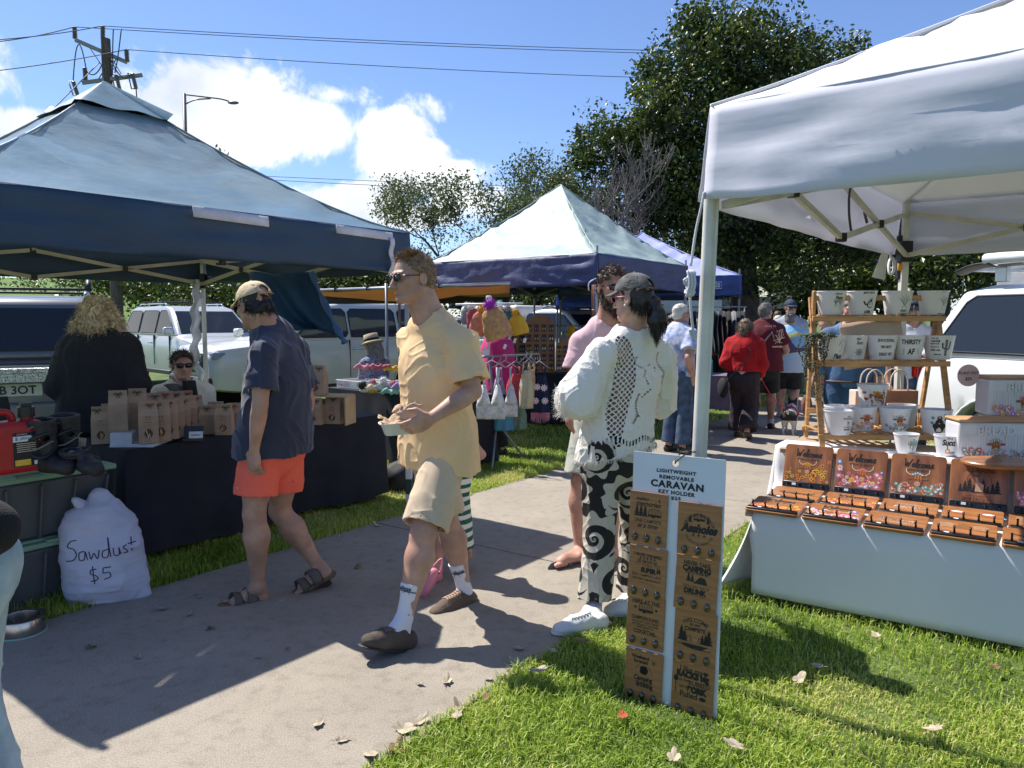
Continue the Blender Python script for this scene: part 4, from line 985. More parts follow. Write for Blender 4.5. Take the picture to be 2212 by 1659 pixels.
# dry leaves
def dry_leaves():
 mats=[M('leaf_dry', (.42, .35, .25), .8, var=.25, vs=30), M('leaf_brown', (.24, .15, .08), .8, var=.3, vs=30), M('leaf_grey', (.30, .28, .23), .85, var=.2, vs=30), M('leaf_rust', (.35, .07, .02), .8)]
 r=random.Random(5)
 spots=[(1080, 1462, .8, 2, 'lobed pale leaf in the shadow of the walking man'), (1112, 1440, .9, 2, 'small ragged leaf near the slab edge'), (1170, 1448, 1.1, 0, 'pale leaf touching the lawn edge by the woman'), (1058, 1468, .7, 2, 'curled grey leaf in the arm shadow'), (965, 1475, .9, 0, 'twisted pale leaf on the sunlit slab'), (905, 1478, .5, 0, 'small flat leaf on the sunlit slab'), (1262, 1386, 1., 1, 'brown leaf under the white trainer'), (196, 1396, 1.1, 2, 'lobed leaf on the shaded path below the sack'), (352, 1316, .9, 2, 'lobed leaf near the sandal toe'), (455, 1356, .9, 2, 'leaf under the sandal'), (408, 1328, .6, 2, 'little leaf left of the sandal'), (425, 1284, .5, 2, 'tiny leaf on the shaded path'), (395, 1245, .7, 2, 'leaf at the shaded grass edge'), (430, 1290, .5, 0, 'pale scrap of leaf'), (590, 1160, .6, 2, 'leaf at the table hem'), (735, 1160, .7, 0, 'leaf on the path behind the sandals'), (815, 1136, .9, 0, 'flat leaf beside the black tablecloth'), (715, 1140, .7, 2, 'leaf by the shaded lawn'), (770, 1226, .9, 1, 'seed head on the shaded path'), (840, 1210, .5, 2, 'small leaf left of the striped dress'), (690, 1562, .8, 0, 'pale leaf low on the sunlit slab'), (735, 1600, .7, 0, 'leaf fragment low on the sunlit slab'), (800, 1630, 1.2, 0, 'large pale leaf at the bottom slab edge'), (870, 1575, 1.3, 0, 'crumpled pale leaf on the lawn edge'), (905, 1560, 1., 0, 'folded leaf among the edge grass'), (855, 1625, 1.3, 1, 'brown curled leaf at the slab edge'), (960, 1548, 1., 0, 'dry leaf lodged in the lawn edge'), (1345, 1545, .8, 3, 'rust red leaf in the grass by the key holder board'), (1725, 1468, 1., 0, 'pale leaf on the lawn below the table'), (2020, 1575, 1.2, 0, 'large straw coloured leaf low on the lawn'), (1455, 1640, 1., 0, 'leaf at the bottom of the lawn'), (1590, 1610, 1., 0, 'leaf beside the foot of the board'), (1895, 1376, .8, 0, 'leaf in front of the white tablecloth'), (2150, 1440, .8, 1, 'brown leaf near the right edge of the lawn'), (1770, 1440, .7, 0, 'leaf inside the shadow patch on the lawn'), (300, 1420, .6, 2, 'small dark leaf on shaded concrete'), (560, 1420, .5, 2, 'speck of leaf on shaded concrete'), (620, 1400, .4, 2, 'tiny curled leaf behind the sandals')]
 for q in range(46):
  g=UC(r.uniform(.35, 4.2)**1.0, PATH1+r.gauss(-.015, .05));dd=V((g.x, g.y, -CAMH));k_=dd.y*math.cos(PITCH)-dd.z*math.sin(PITCH);px=1106+FPX*dd.x/k_;py=829.5-FPX*(dd.y*math.sin(PITCH)+dd.z*math.cos(PITCH))/k_
  if 700<px<1700 and py<1690:spots.append((px, py, r.uniform(.3, .9), r.choice([0, 0, 1, 2]), 'dry leaf fragment in the litter along the lawn side of the slab'))
 for(px, py, s, k, lab)in spots:
  onlawn=(G(px, py).dot(N)>PATH1);g=G(px, py, .016 if not onlawn else.045)
  mb=MB();n=22;L=.031*s;pts=[];lob=r.choice([3, 5, 7]);bend=r.uniform(.1, .4)
  for i in range(n):
   a=2*math.pi*i/n;rr=L*(.55+.45*abs(math.cos(a*lob/2))**.6)*(1+.25*math.cos(a));x, y=rr*math.cos(a)*1.25, rr*math.sin(a)*.75
   pts.append(V((x, y, bend*(x*x+y*y)/L+r.uniform(0, .004))))
  mb.add(pts+[V((0, 0, .001))], [(i, (i+1)%n, n)for i in range(n)]);mb.tube([V((-L*.9, 0, .002)), V((-L*1.7, .004, .004))], .0008, 4)
  o=mb.obj('dry_leaf', mats[k], solid=.0008);o.location=g;o.rotation_euler=(r.uniform(-.3, .3), r.uniform(-.3, .3), r.uniform(0, 6.28));tag(o, lab, 'leaf', 'dry leaves lying on the path and lawn')
# trees
def leaf_cloud(name, centers, spread, per, size, mat, parent, seed=1, aspect=.55, updown=.0, tone=None):
 r=np.random.default_rng(seed);c=np.repeat(np.asarray(centers), per, 0);n=len(c)
 sp=np.repeat(np.asarray(spread)if np.ndim(spread)else np.full(len(centers), spread), per)
 off=r.normal(0, 1, (n, 3));off/=np.linalg.norm(off, axis=1)[:, None];off*=(r.random(n)**.4*sp)[:, None];p=c+off
 nm=r.normal(0, 1, (n, 3));nm[:, 2]+=.6;nm/=np.linalg.norm(nm, axis=1)[:, None]
 a=np.cross(nm, r.normal(0, 1, (n, 3)));a/=np.linalg.norm(a, axis=1)[:, None];b=np.cross(nm, a)
 s=(size*r.uniform(.6, 1.4, n))[:, None]
 v=np.stack([p-a*s, p-b*s*aspect+nm*s*.1, p+a*s, p+b*s*aspect+nm*s*.1], 1).reshape(-1, 3)
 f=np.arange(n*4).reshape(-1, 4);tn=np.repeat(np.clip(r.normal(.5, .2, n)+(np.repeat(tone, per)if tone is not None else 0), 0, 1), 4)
 return np_mesh(name, v, f, mat, parent, True, False, attrs={'tone':tn})
def branches(base, d, L, rad, depth, r, segs, tips, spread=.6, up=.15, nb=3, wig=.25):
 p=V(base);d=V(d).normalized();pts=[p.copy()];rs=[rad];n=4
 for i in range(n):
  d=(d+V((r.gauss(0, wig), r.gauss(0, wig), r.gauss(0, wig)*.6+up*.3))).normalized();p=p+d*L/n;pts.append(p.copy());rs.append(rad*(1-.45*(i+1)/n))
  if depth>0 and i>=1 and r.random()<.55:
   q=V((r.gauss(0, 1), r.gauss(0, 1), r.gauss(0, .5)+.4)).normalized();branches(p, d*(1-spread)+q*spread, L*.6, rs[-1]*.55, depth-1, r, segs, tips, spread, up, nb, wig)
 segs.append((pts, rs))
 if depth>0:
  for k in range(nb):
   q=V((r.gauss(0, 1), r.gauss(0, 1), r.gauss(0, .5)+.3)).normalized();branches(p, d*(1-spread)+q*spread, L*.72, rs[-1]*.7, depth-1, r, segs, tips, spread, up, nb, wig)
 else:tips.append(p)
 if depth<=1:tips.extend(pts[2:4])
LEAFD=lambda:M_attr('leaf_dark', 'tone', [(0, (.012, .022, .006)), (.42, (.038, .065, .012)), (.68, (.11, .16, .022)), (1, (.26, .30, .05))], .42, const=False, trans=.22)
LEAFL=lambda:M_attr('leaf_light', 'tone', [(0, (.035, .055, .018)), (.5, (.075, .11, .03)), (1, (.20, .22, .06))], .5, const=False, trans=.3)
def tree(label, base, segs, cents, spread, per, size, mat, bark, seed=1, tone=None, name='tree', group=None, cat='tree'):
 t=thing(name, label, cat, base, group=group);mb=MB()
 for pts, rs in segs:mb.tube([tuple(p)for p in pts], [max(.008, q)for q in rs], 6 if rs[0]<.08 else 10, cap=False)
 if segs:mb.obj('trunk', bark, t, smooth=True, world=True)
 if len(cents):leaf_cloud('crown', cents, spread, per, size, mat, t, seed, tone=tone)
 return t
def trees():
 bark=M('bark', (.055, .042, .032), .9, bump=.8, bs=14, var=.35, bdist=.03);dead=M('bark_grey', (.13, .115, .10), .9, bump=.4, bs=20)
 r=np.random.default_rng(21);rr=random.Random(4)
 Y=19.;blobs=[(1590, 70, 110, 80), (1540, 150, 130, 110), (1640, 160, 150, 120), (1480, 260, 130, 110), (1600, 290, 190, 130), (1740, 120, 110, 70), (1760, 230, 150, 110), (1830, 160, 50, 50), (1420, 220, 60, 60), (1380, 300, 110, 90), (1330, 350, 90, 70), (1440, 390, 140, 110), (1600, 420, 220, 130), (1760, 400, 200, 140), (1330, 440, 90, 80), (1470, 500, 140, 90), (1640, 540, 240, 110), (1850, 300, 80, 60), (1290, 500, 60, 50), (1880, 470, 150, 110), (1500, 90, 50, 60), (1420, 150, 35, 30), (1262, 320, 30, 40)]
 cents, tones=[], []
 for(px, py, rx, ry)in blobs:
  c=np.array(W(px, py, Y+rr.uniform(-1, 1)));R3=np.array([rx, max(rx, ry)*.8, ry])*Y/FPX;n=int(9.5*(rx*ry)/3000+10)
  q=r.normal(0, 1, (n, 3));q/=np.linalg.norm(q, axis=1)[:, None];q*=(r.random(n)**.3)[:, None];cents+=list(c+q*R3);tones+=list(-.08+.2*q[:, 2]+r.normal(0, .09, n))  # tone rises towards each clump's top: sunlit side put into the leaf colour
 segs=[];b0=V((W(1600, 700, Y).x, Y, 0));segs.append(([b0, b0+V((.1, 0, 2)), b0+V((-.1, .1, 4)), b0+V((0, 0, 8))], [.42, .34, .28, .12]))
 for(px, py)in((1400, 330), (1500, 200), (1750, 230), (1830, 400), (1600, 120)):e=W(px, py, Y);segs.append(([b0+V((0, 0, 3)), (b0+V((0, 0, 3))).lerp(e, .5)+V((0, 0, .5)), e], [.2, .12, .04]))
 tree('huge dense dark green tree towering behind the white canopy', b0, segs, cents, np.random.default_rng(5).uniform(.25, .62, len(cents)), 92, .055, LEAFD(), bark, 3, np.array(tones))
 cents=[];
 for(px, py, rx, ry)in[(1560, 610, 130, 60), (1720, 620, 140, 60), (1880, 590, 130, 70), (2050, 560, 150, 80), (1950, 470, 120, 80), (2150, 520, 120, 70), (1420, 590, 120, 50), (1560, 650, 110, 40), (1680, 655, 110, 40), (1790, 650, 110, 40), (1640, 600, 150, 50), (1820, 610, 100, 50)]:
  c=np.array(W(px, py, 23));n=int(rx*ry/150);q=r.normal(0, .55, (n, 3));cents+=list(c+q*np.array([rx, rx, ry])*23/FPX)
 b1=V((W(1900, 700, 23).x, 23, 0));tree('low dark understorey tree in shade behind the market tents', b1, [([b1, b1+V((.2, 0, 2)), b1+V((0, 0, 4.5))], [.22, .18, .08])], cents, .55, 60, .085, LEAFD(), bark, 5)
 for k, (px, h, lab, sd, lean)in enumerate(((1010, 6.0, 'sparse small leaved tree with crooked dark branches left of the grey peaked tent', 14, -.1), (1120, 6.2, 'sparse tree with bare twigs on top directly behind the grey peaked tent', 9, .12))):
  q=random.Random(sd);Yt=22.;b=V((W(px, 700, Yt).x, Yt+k, 0));segs, tips=[], []
  branches(b, (lean, 0, 1), 2.6, .13, 4, q, segs, tips, .62, .2, 2, .2);top=max(t.z for t in tips);s=h/top
  sc=lambda p:V((b.x+(p.x-b.x)*s*.78+(.0, .25)[k], b.y+(p.y-b.y)*s, p.z*s));segs=[([sc(p)for p in P], [a*s for a in A])for P, A in segs];tips=[sc(p)for p in tips if p.z>1.4]
  tree(lab, b, segs, [tuple(p)for p in tips], .40, 34, .045, LEAFL(), bark, 7+k)
 cents=[]
 for(px, py, rx, ry)in[(960, 530, 50, 40), (1040, 520, 60, 50), (890, 560, 40, 24), (1120, 470, 60, 60), (1200, 480, 60, 70), (1190, 560, 70, 50)]:
  c=np.array(W(px, py, 25));n=int(rx*ry/130);q_=r.normal(0, .5, (n, 3));cents+=list(c+q_*np.array([rx, rx, ry])*25/FPX)
 b=V((W(1060, 700, 25).x, 25, 0));tree('feathery mid green tree filling in behind the two sparse ones', b, [([b, b+V((0, 0, 2)), b+V((.2, 0, 4))], [.14, .1, .05])], cents, .5, 26, .05, LEAFL(), bark, 17)
 q=random.Random(31);Yt=17.;b=V((W(1310, 700, Yt).x, Yt, 0));segs, tips=[], []
 branches(b, (.05, 0, 1), 1.9, .10, 5, q, segs, tips, .5, .35, 2, .14);top=max(t.z for t in tips);s=5.6/top
 sc=lambda p:V((b.x+(p.x-b.x)*s*.9, b.y+(p.y-b.y)*s, p.z*s));segs=[([sc(p)for p in P], [a*s*.8 for a in A])for P, A in segs]
 tree('leafless grey twiggy tree in front of the huge dark tree', b, segs, [], .3, 1, .04, None, dead)
 Yt=34.;c0=W(425, 350, Yt);b=V((c0.x, Yt, 0));n=110;q=r.normal(0, .5, (n, 3))*np.array([1.0, 1, 1.0]);tree('round topped tree beside the street lamp beyond the blue canopy', b, [([b, b+V((0, 0, 4)), c0], [.2, .15, .06])], [tuple(V(x)+V((0, 0, -.9))+c0)for x in q], .5, 26, .10, LEAFD(), bark, 8)
 cents=[];
 for(px, py, rx, ry, Yt)in[(170, 600, 130, 30, 30), (330, 615, 130, 40, 27), (430, 620, 110, 45, 27), (520, 625, 80, 40, 27), (250, 600, 80, 30, 27)]:
  c=np.array(W(px, py, Yt));n=int(rx*ry/55);q=r.normal(0, .55, (n, 3));cents+=list(c+q*np.array([rx, rx, ry])*Yt/FPX)
 b=V((W(400, 700, 27).x, 27, 0));q=random.Random(3);segs, tips=[], []
 branches(b, (0, 0, 1), 1.6, .12, 3, q, segs, tips);tree('shaded spreading scrub tree behind the parked white cars', b, segs, cents, .5, 34, .075, LEAFD(), bark, 12)
 cents=[];
 for(px, py, rx, ry)in[(640, 612, 60, 26), (720, 608, 60, 26), (800, 604, 60, 26), (900, 604, 70, 30), (1000, 630, 70, 30), (1150, 640, 80, 26)]:
  c=np.array(W(px, py, 24));n=int(rx*ry/36);q=r.normal(0, .55, (n, 3));cents+=list(c+q*np.array([rx, rx*.6, ry])*24/FPX)
 b=V((W(760, 700, 24).x, 24, 0));tree('sunlit bright green hedge beyond the tan awning', b, [([b, b+V((.1, 0, 1.5))], [.1, .05])], cents, .45, 40, .07, LEAFL(), bark, 13, tone=np.full(len(cents), .15), name='hedge', cat='hedge')
 cents=[];
 for k in range(90):c=W(1860+k*4.5, 612+rr.uniform(-14, 30), 30);cents.append(tuple(c))
 b=V((W(2000, 700, 30).x, 30, 0));tree('low olive scrub visible beneath the dark shed roof', b, [([b, b+V((.1, 0, 1.0))], [.1, .05])], cents, .6, 40, .09, LEAFL(), bark, 15, name='shrub', cat='shrub')
# pole, wires, lamp, rail, shed
def power():
 wood=M('pole_wood', (.13, .105, .08), .9, var=.4, vs=4, stretch=(8, 8, .6), bump=.7, bs=20, bdist=.02);steel=M('galvanised', (.30, .29, .27), .5, metal=.6);por=M('porcelain', (.20, .17, .16), .35);cab=M('cable', (.07, .075, .09), .6)
 Y=24.;b=V((W(254, 690, Y).x, Y, 0));top=W(228, 84, Y);t=thing('power_pole', 'weathered timber power pole with two crossarms and insulators', 'power pole', b)
 mb=MB();mb.tube([b, b.lerp(top, .5), top], [.19, .165, .135], 14);mb.obj('pole', wood, t, smooth='auto', world=True)
 w=lambda px, py, dy=0.:W(px, py, Y+dy)
 for(a, c)in((w(162, 86, -.3), w(275, 135, .3)), (w(177, 179, -.3), w(308, 162, .3))):
  mb=MB();mb.bar(a, c, .1, .1);mb.obj('crossarm', steel, t, world=True)
 mb=MB()
 for(a, c)in((w(195, 105), w(226, 150)), (w(255, 122), w(236, 150)), (w(212, 172), w(226, 150)), (w(262, 166), w(236, 138)), (w(232, 110), w(262, 160))):mb.bar(a, c, .035, .02)
 mb.obj('crossarm_brace', steel, t, world=True)
 def insul(p, q, big=1.):
  p, q=V(p), V(q);mb=MB();n=9;pts, rs=[], []
  for i in range(n*2+1):pts.append(p.lerp(q, i/(n*2)));rs.append((.075 if i%2 else.045)*big)
  mb.tube(pts, rs, 10);mb.obj('insulator', por, t, smooth='auto', world=True)
 insul(w(162, 84), w(161, 58));insul(w(222, 84), w(222, 56));insul(w(275, 134), w(273, 107));insul(w(185, 175), w(183, 146))
 for(a, c)in((w(158, 176), w(168, 206)), (w(251, 162), w(259, 195)), (w(286, 158), w(294, 192))):
  insul(a, c, .9);mb=MB();off=V((-.14, 0, 0));mb.tube([a+off, c+off], .02, 6);mb.tube([a, a+off], .015, 5);mb.tube([c, c+off], .015, 5);mb.obj('fuse_switch', steel, t, smooth=True, world=True)
 mb=MB();sag=lambda a, c, s, n=10:[a.lerp(c, i/n)-V((0, 0, s*4*(i/n)*(1-i/n)))for i in range(n+1)]
 for pts in(sag(w(245, 62), w(243, 162), -.15), sag(w(262, 62), w(248, 158), .1), sag(w(240, 130), w(286, 158), .3), sag(w(158, 176), w(186, 148), -.9), sag(w(168, 206), w(184, 240), .1), sag(w(259, 195), w(262, 240), 0), sag(w(294, 192), w(300, 250), .2), sag(w(184, 150), w(222, 135), .25)):mb.tube(pts, .018, 5)
 mb.obj('jumper_wire', cab, t, smooth=True, world=True)
 gy=thing('guy_wire', 'slanting guy wire with a grey insulator beside the power pole', 'wire', w(215, 135));mb=MB();a, c=w(215, 135), W(40, 310, Y-5);mb.tube([a, a.lerp(c, .62), c], .016, 5);mb.obj('strand', cab, gy, smooth=True, world=True)
 mb=MB();m=a.lerp(c, .66);mb.bar(m-(c-a).normalized()*.22, m+(c-a).normalized()*.22, .15, .15);mb.obj('guy_insulator', steel, gy, bevel=.03, world=True)
 wires=[((161, 58), (0, 84), -3, 'top left cable leaving the pole to the left edge'), ((222, 56), (0, 80), -3.2, 'upper cable running left from the pole head'), ((273, 107), (-5, 147), -3, 'lower left cable dropping towards the left edge')]
 for(a, c, dy, lab)in wires:
  pa, pc=w(*a), W(c[0], c[1], Y+dy);d=pc-pa;mb=MB();mb.tube(sag(pa, pa+d*1.4, .08), .014, 5);o=mb.obj('overhead_cable', cab, smooth=True);tag(o, lab, 'cable', 'overhead power cables')
 for(a, c, Yc, lab)in(((161, 58), (2100, 112), 30, 'thin cable crossing the sky just under the top one'), ((222, 56), (2090, 104), 30, 'topmost long cable crossing the whole sky to the right'), ((273, 107), (1930, 164), 30, 'lower long cable crossing the sky into the dark tree'), ((480, 376), (1320, 405), 40, 'distant upper cable low in the sky'), ((500, 384), (1330, 418), 40, 'distant lower cable low in the sky')):
  pa=w(*a)if Yc==30 else W(a[0], a[1], 40);pc=W(c[0], c[1], Yc);d=pc-pa;mb=MB();mb.tube(sag(pa, pa+d*1.25, .35 if Yc==30 else.1, 24), .0115 if Yc==30 else.014, 5);o=mb.obj('overhead_cable', cab, smooth=True);tag(o, lab, 'cable', 'overhead power cables')
 Yl=33.;t=thing('street_lamp', 'tall grey street lamp with a curved double arm beyond the blue canopy', 'street lamp', V((W(409, 700, Yl).x, Yl, 0)));lp=lambda px, py:W(px, py, Yl);gal=M('lamp_grey', (.20, .20, .20), .5, metal=.3)
 mb=MB();mb.tube([V((lp(409, 700).x, Yl, 0)), lp(398, 202)], [.14, .075], 10);mb.obj('pole', gal, t, smooth=True, world=True)
 mb=MB();mb.tube(spline([lp(398, 204), lp(440, 209), (lp(478, 214)), lp(500, 221)], 5), .035, 6);mb.tube(spline([lp(399, 226), lp(420, 216), lp(455, 213)], 5), .03, 6);mb.obj('arm', gal, t, smooth=True, world=True)
 mb=MB();mb.ball(lp(504, 222), (.25, .12, .07), 10);mb.obj('lamp_head', gal, t, smooth=True, world=True)
 t=thing('guard_rail', 'long grey guard rail along the top of the grass bank', 'guard rail', (-22, 49, 4.2));mb=MB()
 mb.bar((-70, 49, 5.0), (-12, 53, 5.0), .08, .5);mb.obj('rail', M('rail_grey', (.25, .26, .27), .6), t, world=True);
 for k in range(15):x=-68+k*4;m2=MB();m2.box((x, 49.3+(x+70)*.069, 4.4), (.12, .12, 1.4));m2.obj('post', M('rail_grey', (.25, .26, .27), .6), t, world=True)
 t=thing('shed', 'long dark roofed shed behind the white canopy, with cladding added as a dark backdrop', 'shed', (13, 27, 0));dk=M('shed_dark', (.012, .012, .013), .9);
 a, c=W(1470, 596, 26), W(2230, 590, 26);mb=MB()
 for k in range(13):mb.bar((a.x, 26+k*.02, 3.05+k*.22), (c.x+4, 26+k*.02, 3.05+k*.22), .03, .2)  # dark planks plus added rows: a backdrop closing sky gaps between the trees
 mb.obj('cladding_backdrop', dk, t, world=True)
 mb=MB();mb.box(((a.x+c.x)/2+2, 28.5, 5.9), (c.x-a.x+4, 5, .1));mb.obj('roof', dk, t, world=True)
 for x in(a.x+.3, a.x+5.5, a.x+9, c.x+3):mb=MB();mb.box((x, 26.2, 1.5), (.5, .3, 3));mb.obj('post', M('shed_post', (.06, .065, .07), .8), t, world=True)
# vehicles
def car(label, loc, head, col, L=4.8, Wd=1.85, H=1.82, kind='suv', glass=None, trim=None, rails=True, plate=None, hood=1.02, belt=1.16, group=None, chrome=None, lamp=None, wins=None, qwin=False):
 ang=math.atan2(head[1], head[0]);t=thing('parked_car', label, 'car', (loc[0], loc[1], 0), ang, group)
 dk=trim or M('car_trim', (.02, .02, .022), .5);gl=glass or M_glass('car_glass');ch=chrome or M('chrome', (.75, .75, .75), .12, metal=1., var=0)
 w=Wd/2;fx, rx=L*.30, -L*.29;hl=L/2;xb=hl-1.15
 def top(x):
  if kind=='ute' and x<-.45:return belt-.02
  a=(x-xb)/(hl-xb)
  if x>xb:return belt-.04-(belt-hood)*a**1.6-.10*max(0, a-.88)/.12
  return belt-(.0 if x>-hl+.15 else.12)
 def wid(x):a=abs(x)/hl;return w*(1-.11*a**7)
 st=sorted(set([round(-hl+L*i/70, 3)for i in range(71)]));mb=MB();vs=[];m=0
 for x in st:
  zb=.34+.1*(abs(x)/hl)**6
  for cx in(fx, rx):
   d=abs(x-cx)
   if d<.46:zb=max(zb, .36+math.sqrt(.46**2-d*d)*.93)
  ww=wid(x);zt=top(x);zt=max(zt, zb+.08);k=max(0, 1-(hl-abs(x))/.12)
  ring=[(ww*.9, zb), (ww*.985, zb+.03), (ww, zb+.5*(.78-zb)if zb<.7 else zb+.02), (ww, max(.82, zb+.03)), (ww*.985, max(zt-.14, zb+.04)), (ww*.95, zt-.04), (ww*.86, zt), (ww*.4, zt+.025)]
  ring=[(a*(1-.06*k), z if z<.5 else z-.02*k)for a, z in ring];m=len(ring)
  vs+=[V((x, a, z))for a, z in ring]+[V((x, -a, z))for a, z in reversed(ring)]
 n2=2*m;fs=[]
 for i in range(len(st)-1):
  for k in range(n2):fs.append((i*n2+k, i*n2+(k+1)%n2, (i+1)*n2+(k+1)%n2, (i+1)*n2+k))
 fs.append(tuple(range(n2))[::-1]);fs.append(tuple(range((len(st)-1)*n2, len(st)*n2)));mb.add(vs, fs)
 body_=mb.obj('body', col, t, smooth='auto')
 zb, zr=belt-.05, H;wb, wr=w*.955, w*.76;x0=xb+.02;x1=xb-.78;x3=-hl+.1 if kind=='suv' else-.5;x2=x3+(.36 if kind=='suv' else.18)
 P=[(x0, zb), (x1, zr-.06), (x1-.35, zr), (x2+.3, zr), (x2, zr-.05), (x3, zb)];hw=lambda z:wb+(wr-wb)*(z-zb)/(zr-zb)
 mb=MB();vs=[V((x, hw(z), z))for x, z in P]+[V((x, -hw(z), z))for x, z in P];n=len(P)
 mb.add(vs, [tuple(range(n)), tuple(range(2*n-1, n-1, -1))]+[(i, n+i, n+(i+1)%n, (i+1)%n)for i in range(n)])
 mb.obj('cabin', col, t, bevel=.06, seg=3)
 zt=zr-.1;zl=belt+.02
 def side_pt(x, z, s, off=.012):return V((x, s*(hw(z)+off), z))
 def fr(z):return x0-(x0-x1)*(z-zb)/(zr-.06-zb)
 def bk(z):return x3+(x2-x3)*(z-zb)/(zr-.05-zb)
 spl=[(.42, 1), (-.5, 0)]if kind=='suv' else[]
 segs=[(None, .0), (-.06, -1.02), (-1.10, None)]if kind=='suv' else[(None, -.42)]
 if kind=='suv' and L>5:segs=[(None, .1), (.04, -1.0), (-1.08, None)]
 for s in(1, -1):
  for a, b in segs:
   xa=(lambda z:fr(z)-.12)if a is None else(lambda z, a=a:a);xb_=(lambda z:bk(z)+.16)if b is None else(lambda z, b=b:b)
   q=[]
   for z, x in((zl, xa(zl)), (zl+.5*(zt-zl), xa(zl+.5*(zt-zl))), (zt-.05, xa(zt-.05)), (zt, xa(zt)-.06 if a is None or True else 0), (zt, xb_(zt)+.06), (zt-.06, xb_(zt-.06)), (zl+.06, xb_(zl+.06)+0), (zl, xb_(zl)+.05)):q.append(side_pt(x, z, s))
   mb=MB();mb.add(q, [tuple(range(8))]);mb.obj('window', gl, t, solid=.006)
   if qwin or True:
    mb=MB();mb.tube(q, .011, 5, close=True);mb.obj('window_frame', dk, t, smooth=True)
 def quad(nm, x_, za, zz, wf, mat, off):
  pts=[V((x_(za)+off, -hw(za)*wf, za)), V((x_(za)+off, hw(za)*wf, za)), V((x_(zz)+off, hw(zz)*wf, zz)), V((x_(zz)+off, -hw(zz)*wf, zz))];mb=MB();mb.add(pts, [(0, 1, 2, 3)]);mb.obj(nm, mat, t, solid=.006)
 quad('windscreen', fr, zl, zr-.12, .9, gl, .02);quad('rear_window', bk, zl+.02, zr-.14, .84, gl, -.02)
 for s in(1, -1):
  for cx in(fx, rx):
   c=V((cx, s*(w-.13), .37));mb=MB();A=V((0, s, 0))
   mb.tube([c-A*.11, c-A*.1, c+A*.09, c+A*.11], [.33, .37, .37, .33], 28);wo=mb.obj('wheel', M('tyre', (.02, .02, .021), .85, bump=.3, bs=60), t, smooth='auto')
   m2=MB();m2.tube([c+A*.08, c+A*.118], [.235, .235], 24)
   for k in range(6):a=k*math.pi/3;m2.bar(c+A*.12, c+A*.125+V((math.cos(a), 0, math.sin(a)))*.22, .05, .02)
   m2.obj('rim', M('alloy', (.38, .39, .40), .3, metal=.9), wo, smooth='auto')
   mb=MB();q=[c+V((math.cos(math.pi*k/12)*.47, s*.13, math.sin(math.pi*k/12)*.44))for k in range(13)];mb.tube(q, .014, 5);mb.obj('arch_trim', dk if kind=='ute' else col, t, smooth=True)
  mb=MB();mb.box((fx-.68 if kind=='ute' else xb-.12, s*(w+.1), belt+.08), (.13, .2, .16));mb.obj('mirror', col, t, bevel=.04, seg=3)
  for x in((-.02, -.98)if kind=='suv' else(-.3, )):
   mb=MB();mb.tube([V((x-.26, s*(w+.012), belt-.20)), V((x-.2, s*(w+.04), belt-.195)), V((x-.08, s*(w+.04), belt-.19)), V((x-.04, s*(w+.012), belt-.19))], .014, 6);mb.obj('door_handle', ch if kind=='suv' else col, t, smooth=True)
  mb=MB()
  for x in((xb-.35, .0, -1.02)if kind=='suv' else(xb-.3, -.4)):mb.box((x, s*(w*.985), (belt+.5)/2), (.008, .045, belt-.56))
  mb.obj('door_seam', dk, t)
  mb=MB();mb.box((-.05, s*w*.985, .385), (L*.40, .07, .09));mb.obj('side_step', dk, t, bevel=.02)
  mb=MB();mb.box((hl-.17, s*w*.74, hood-.14), (.26, w*.36, .12));mb.obj('headlight', lamp or M('headlight', (.30, .34, .40), .08, spec=.8), t, bevel=.03)
  mb=MB();mb.box((-hl+.03, s*w*.80, belt-.14), (.09, .2, .26));mb.obj('taillight', M('taillight', (.40, .01, .01), .2), t, bevel=.02)
  if rails:mb=MB();mb.tube([V((x1-.3, s*(wr-.06), zr-.0)), V((x1-.45, s*(wr-.06), zr+.055)), V((x2+.4, s*(wr-.06), zr+.055)), V((x2+.25, s*(wr-.06), zr))], .016, 6);mb.obj('roof_rail', ch if kind=='suv' else dk, t, smooth=True)
 if rails:
  for x in(x1-.6, x2+.7):mb=MB();mb.bar((x, -wr, zr+.09), (x, wr, zr+.09), .06, .03);mb.obj('roof_bar', dk, t, bevel=.01)
 mb=MB();mb.box((hl-.01, 0, hood-.16), (.07, w*1.1, .05));mb.box((hl+.005, 0, hood-.26), (.07, w*1.05, .04));mb.box((hl+.01, 0, hood-.35), (.07, w*.95, .04));mb.obj('grille', ch, t, bevel=.012)
 mb=MB();mb.box((hl-.03, 0, hood-.26), (.07, w*1.2, .3));mb.obj('grille_mesh', dk, t)
 mb=MB();mb.box((hl+.0, 0, .52), (.12, w*1.75, .22));mb.obj('front_bumper', dk, t, bevel=.05, seg=3);mb=MB();mb.box((-hl-.0, 0, .55), (.16, w*1.8, .24));mb.obj('rear_bumper', dk if kind=='ute' else col, t, bevel=.05, seg=3)
 return t
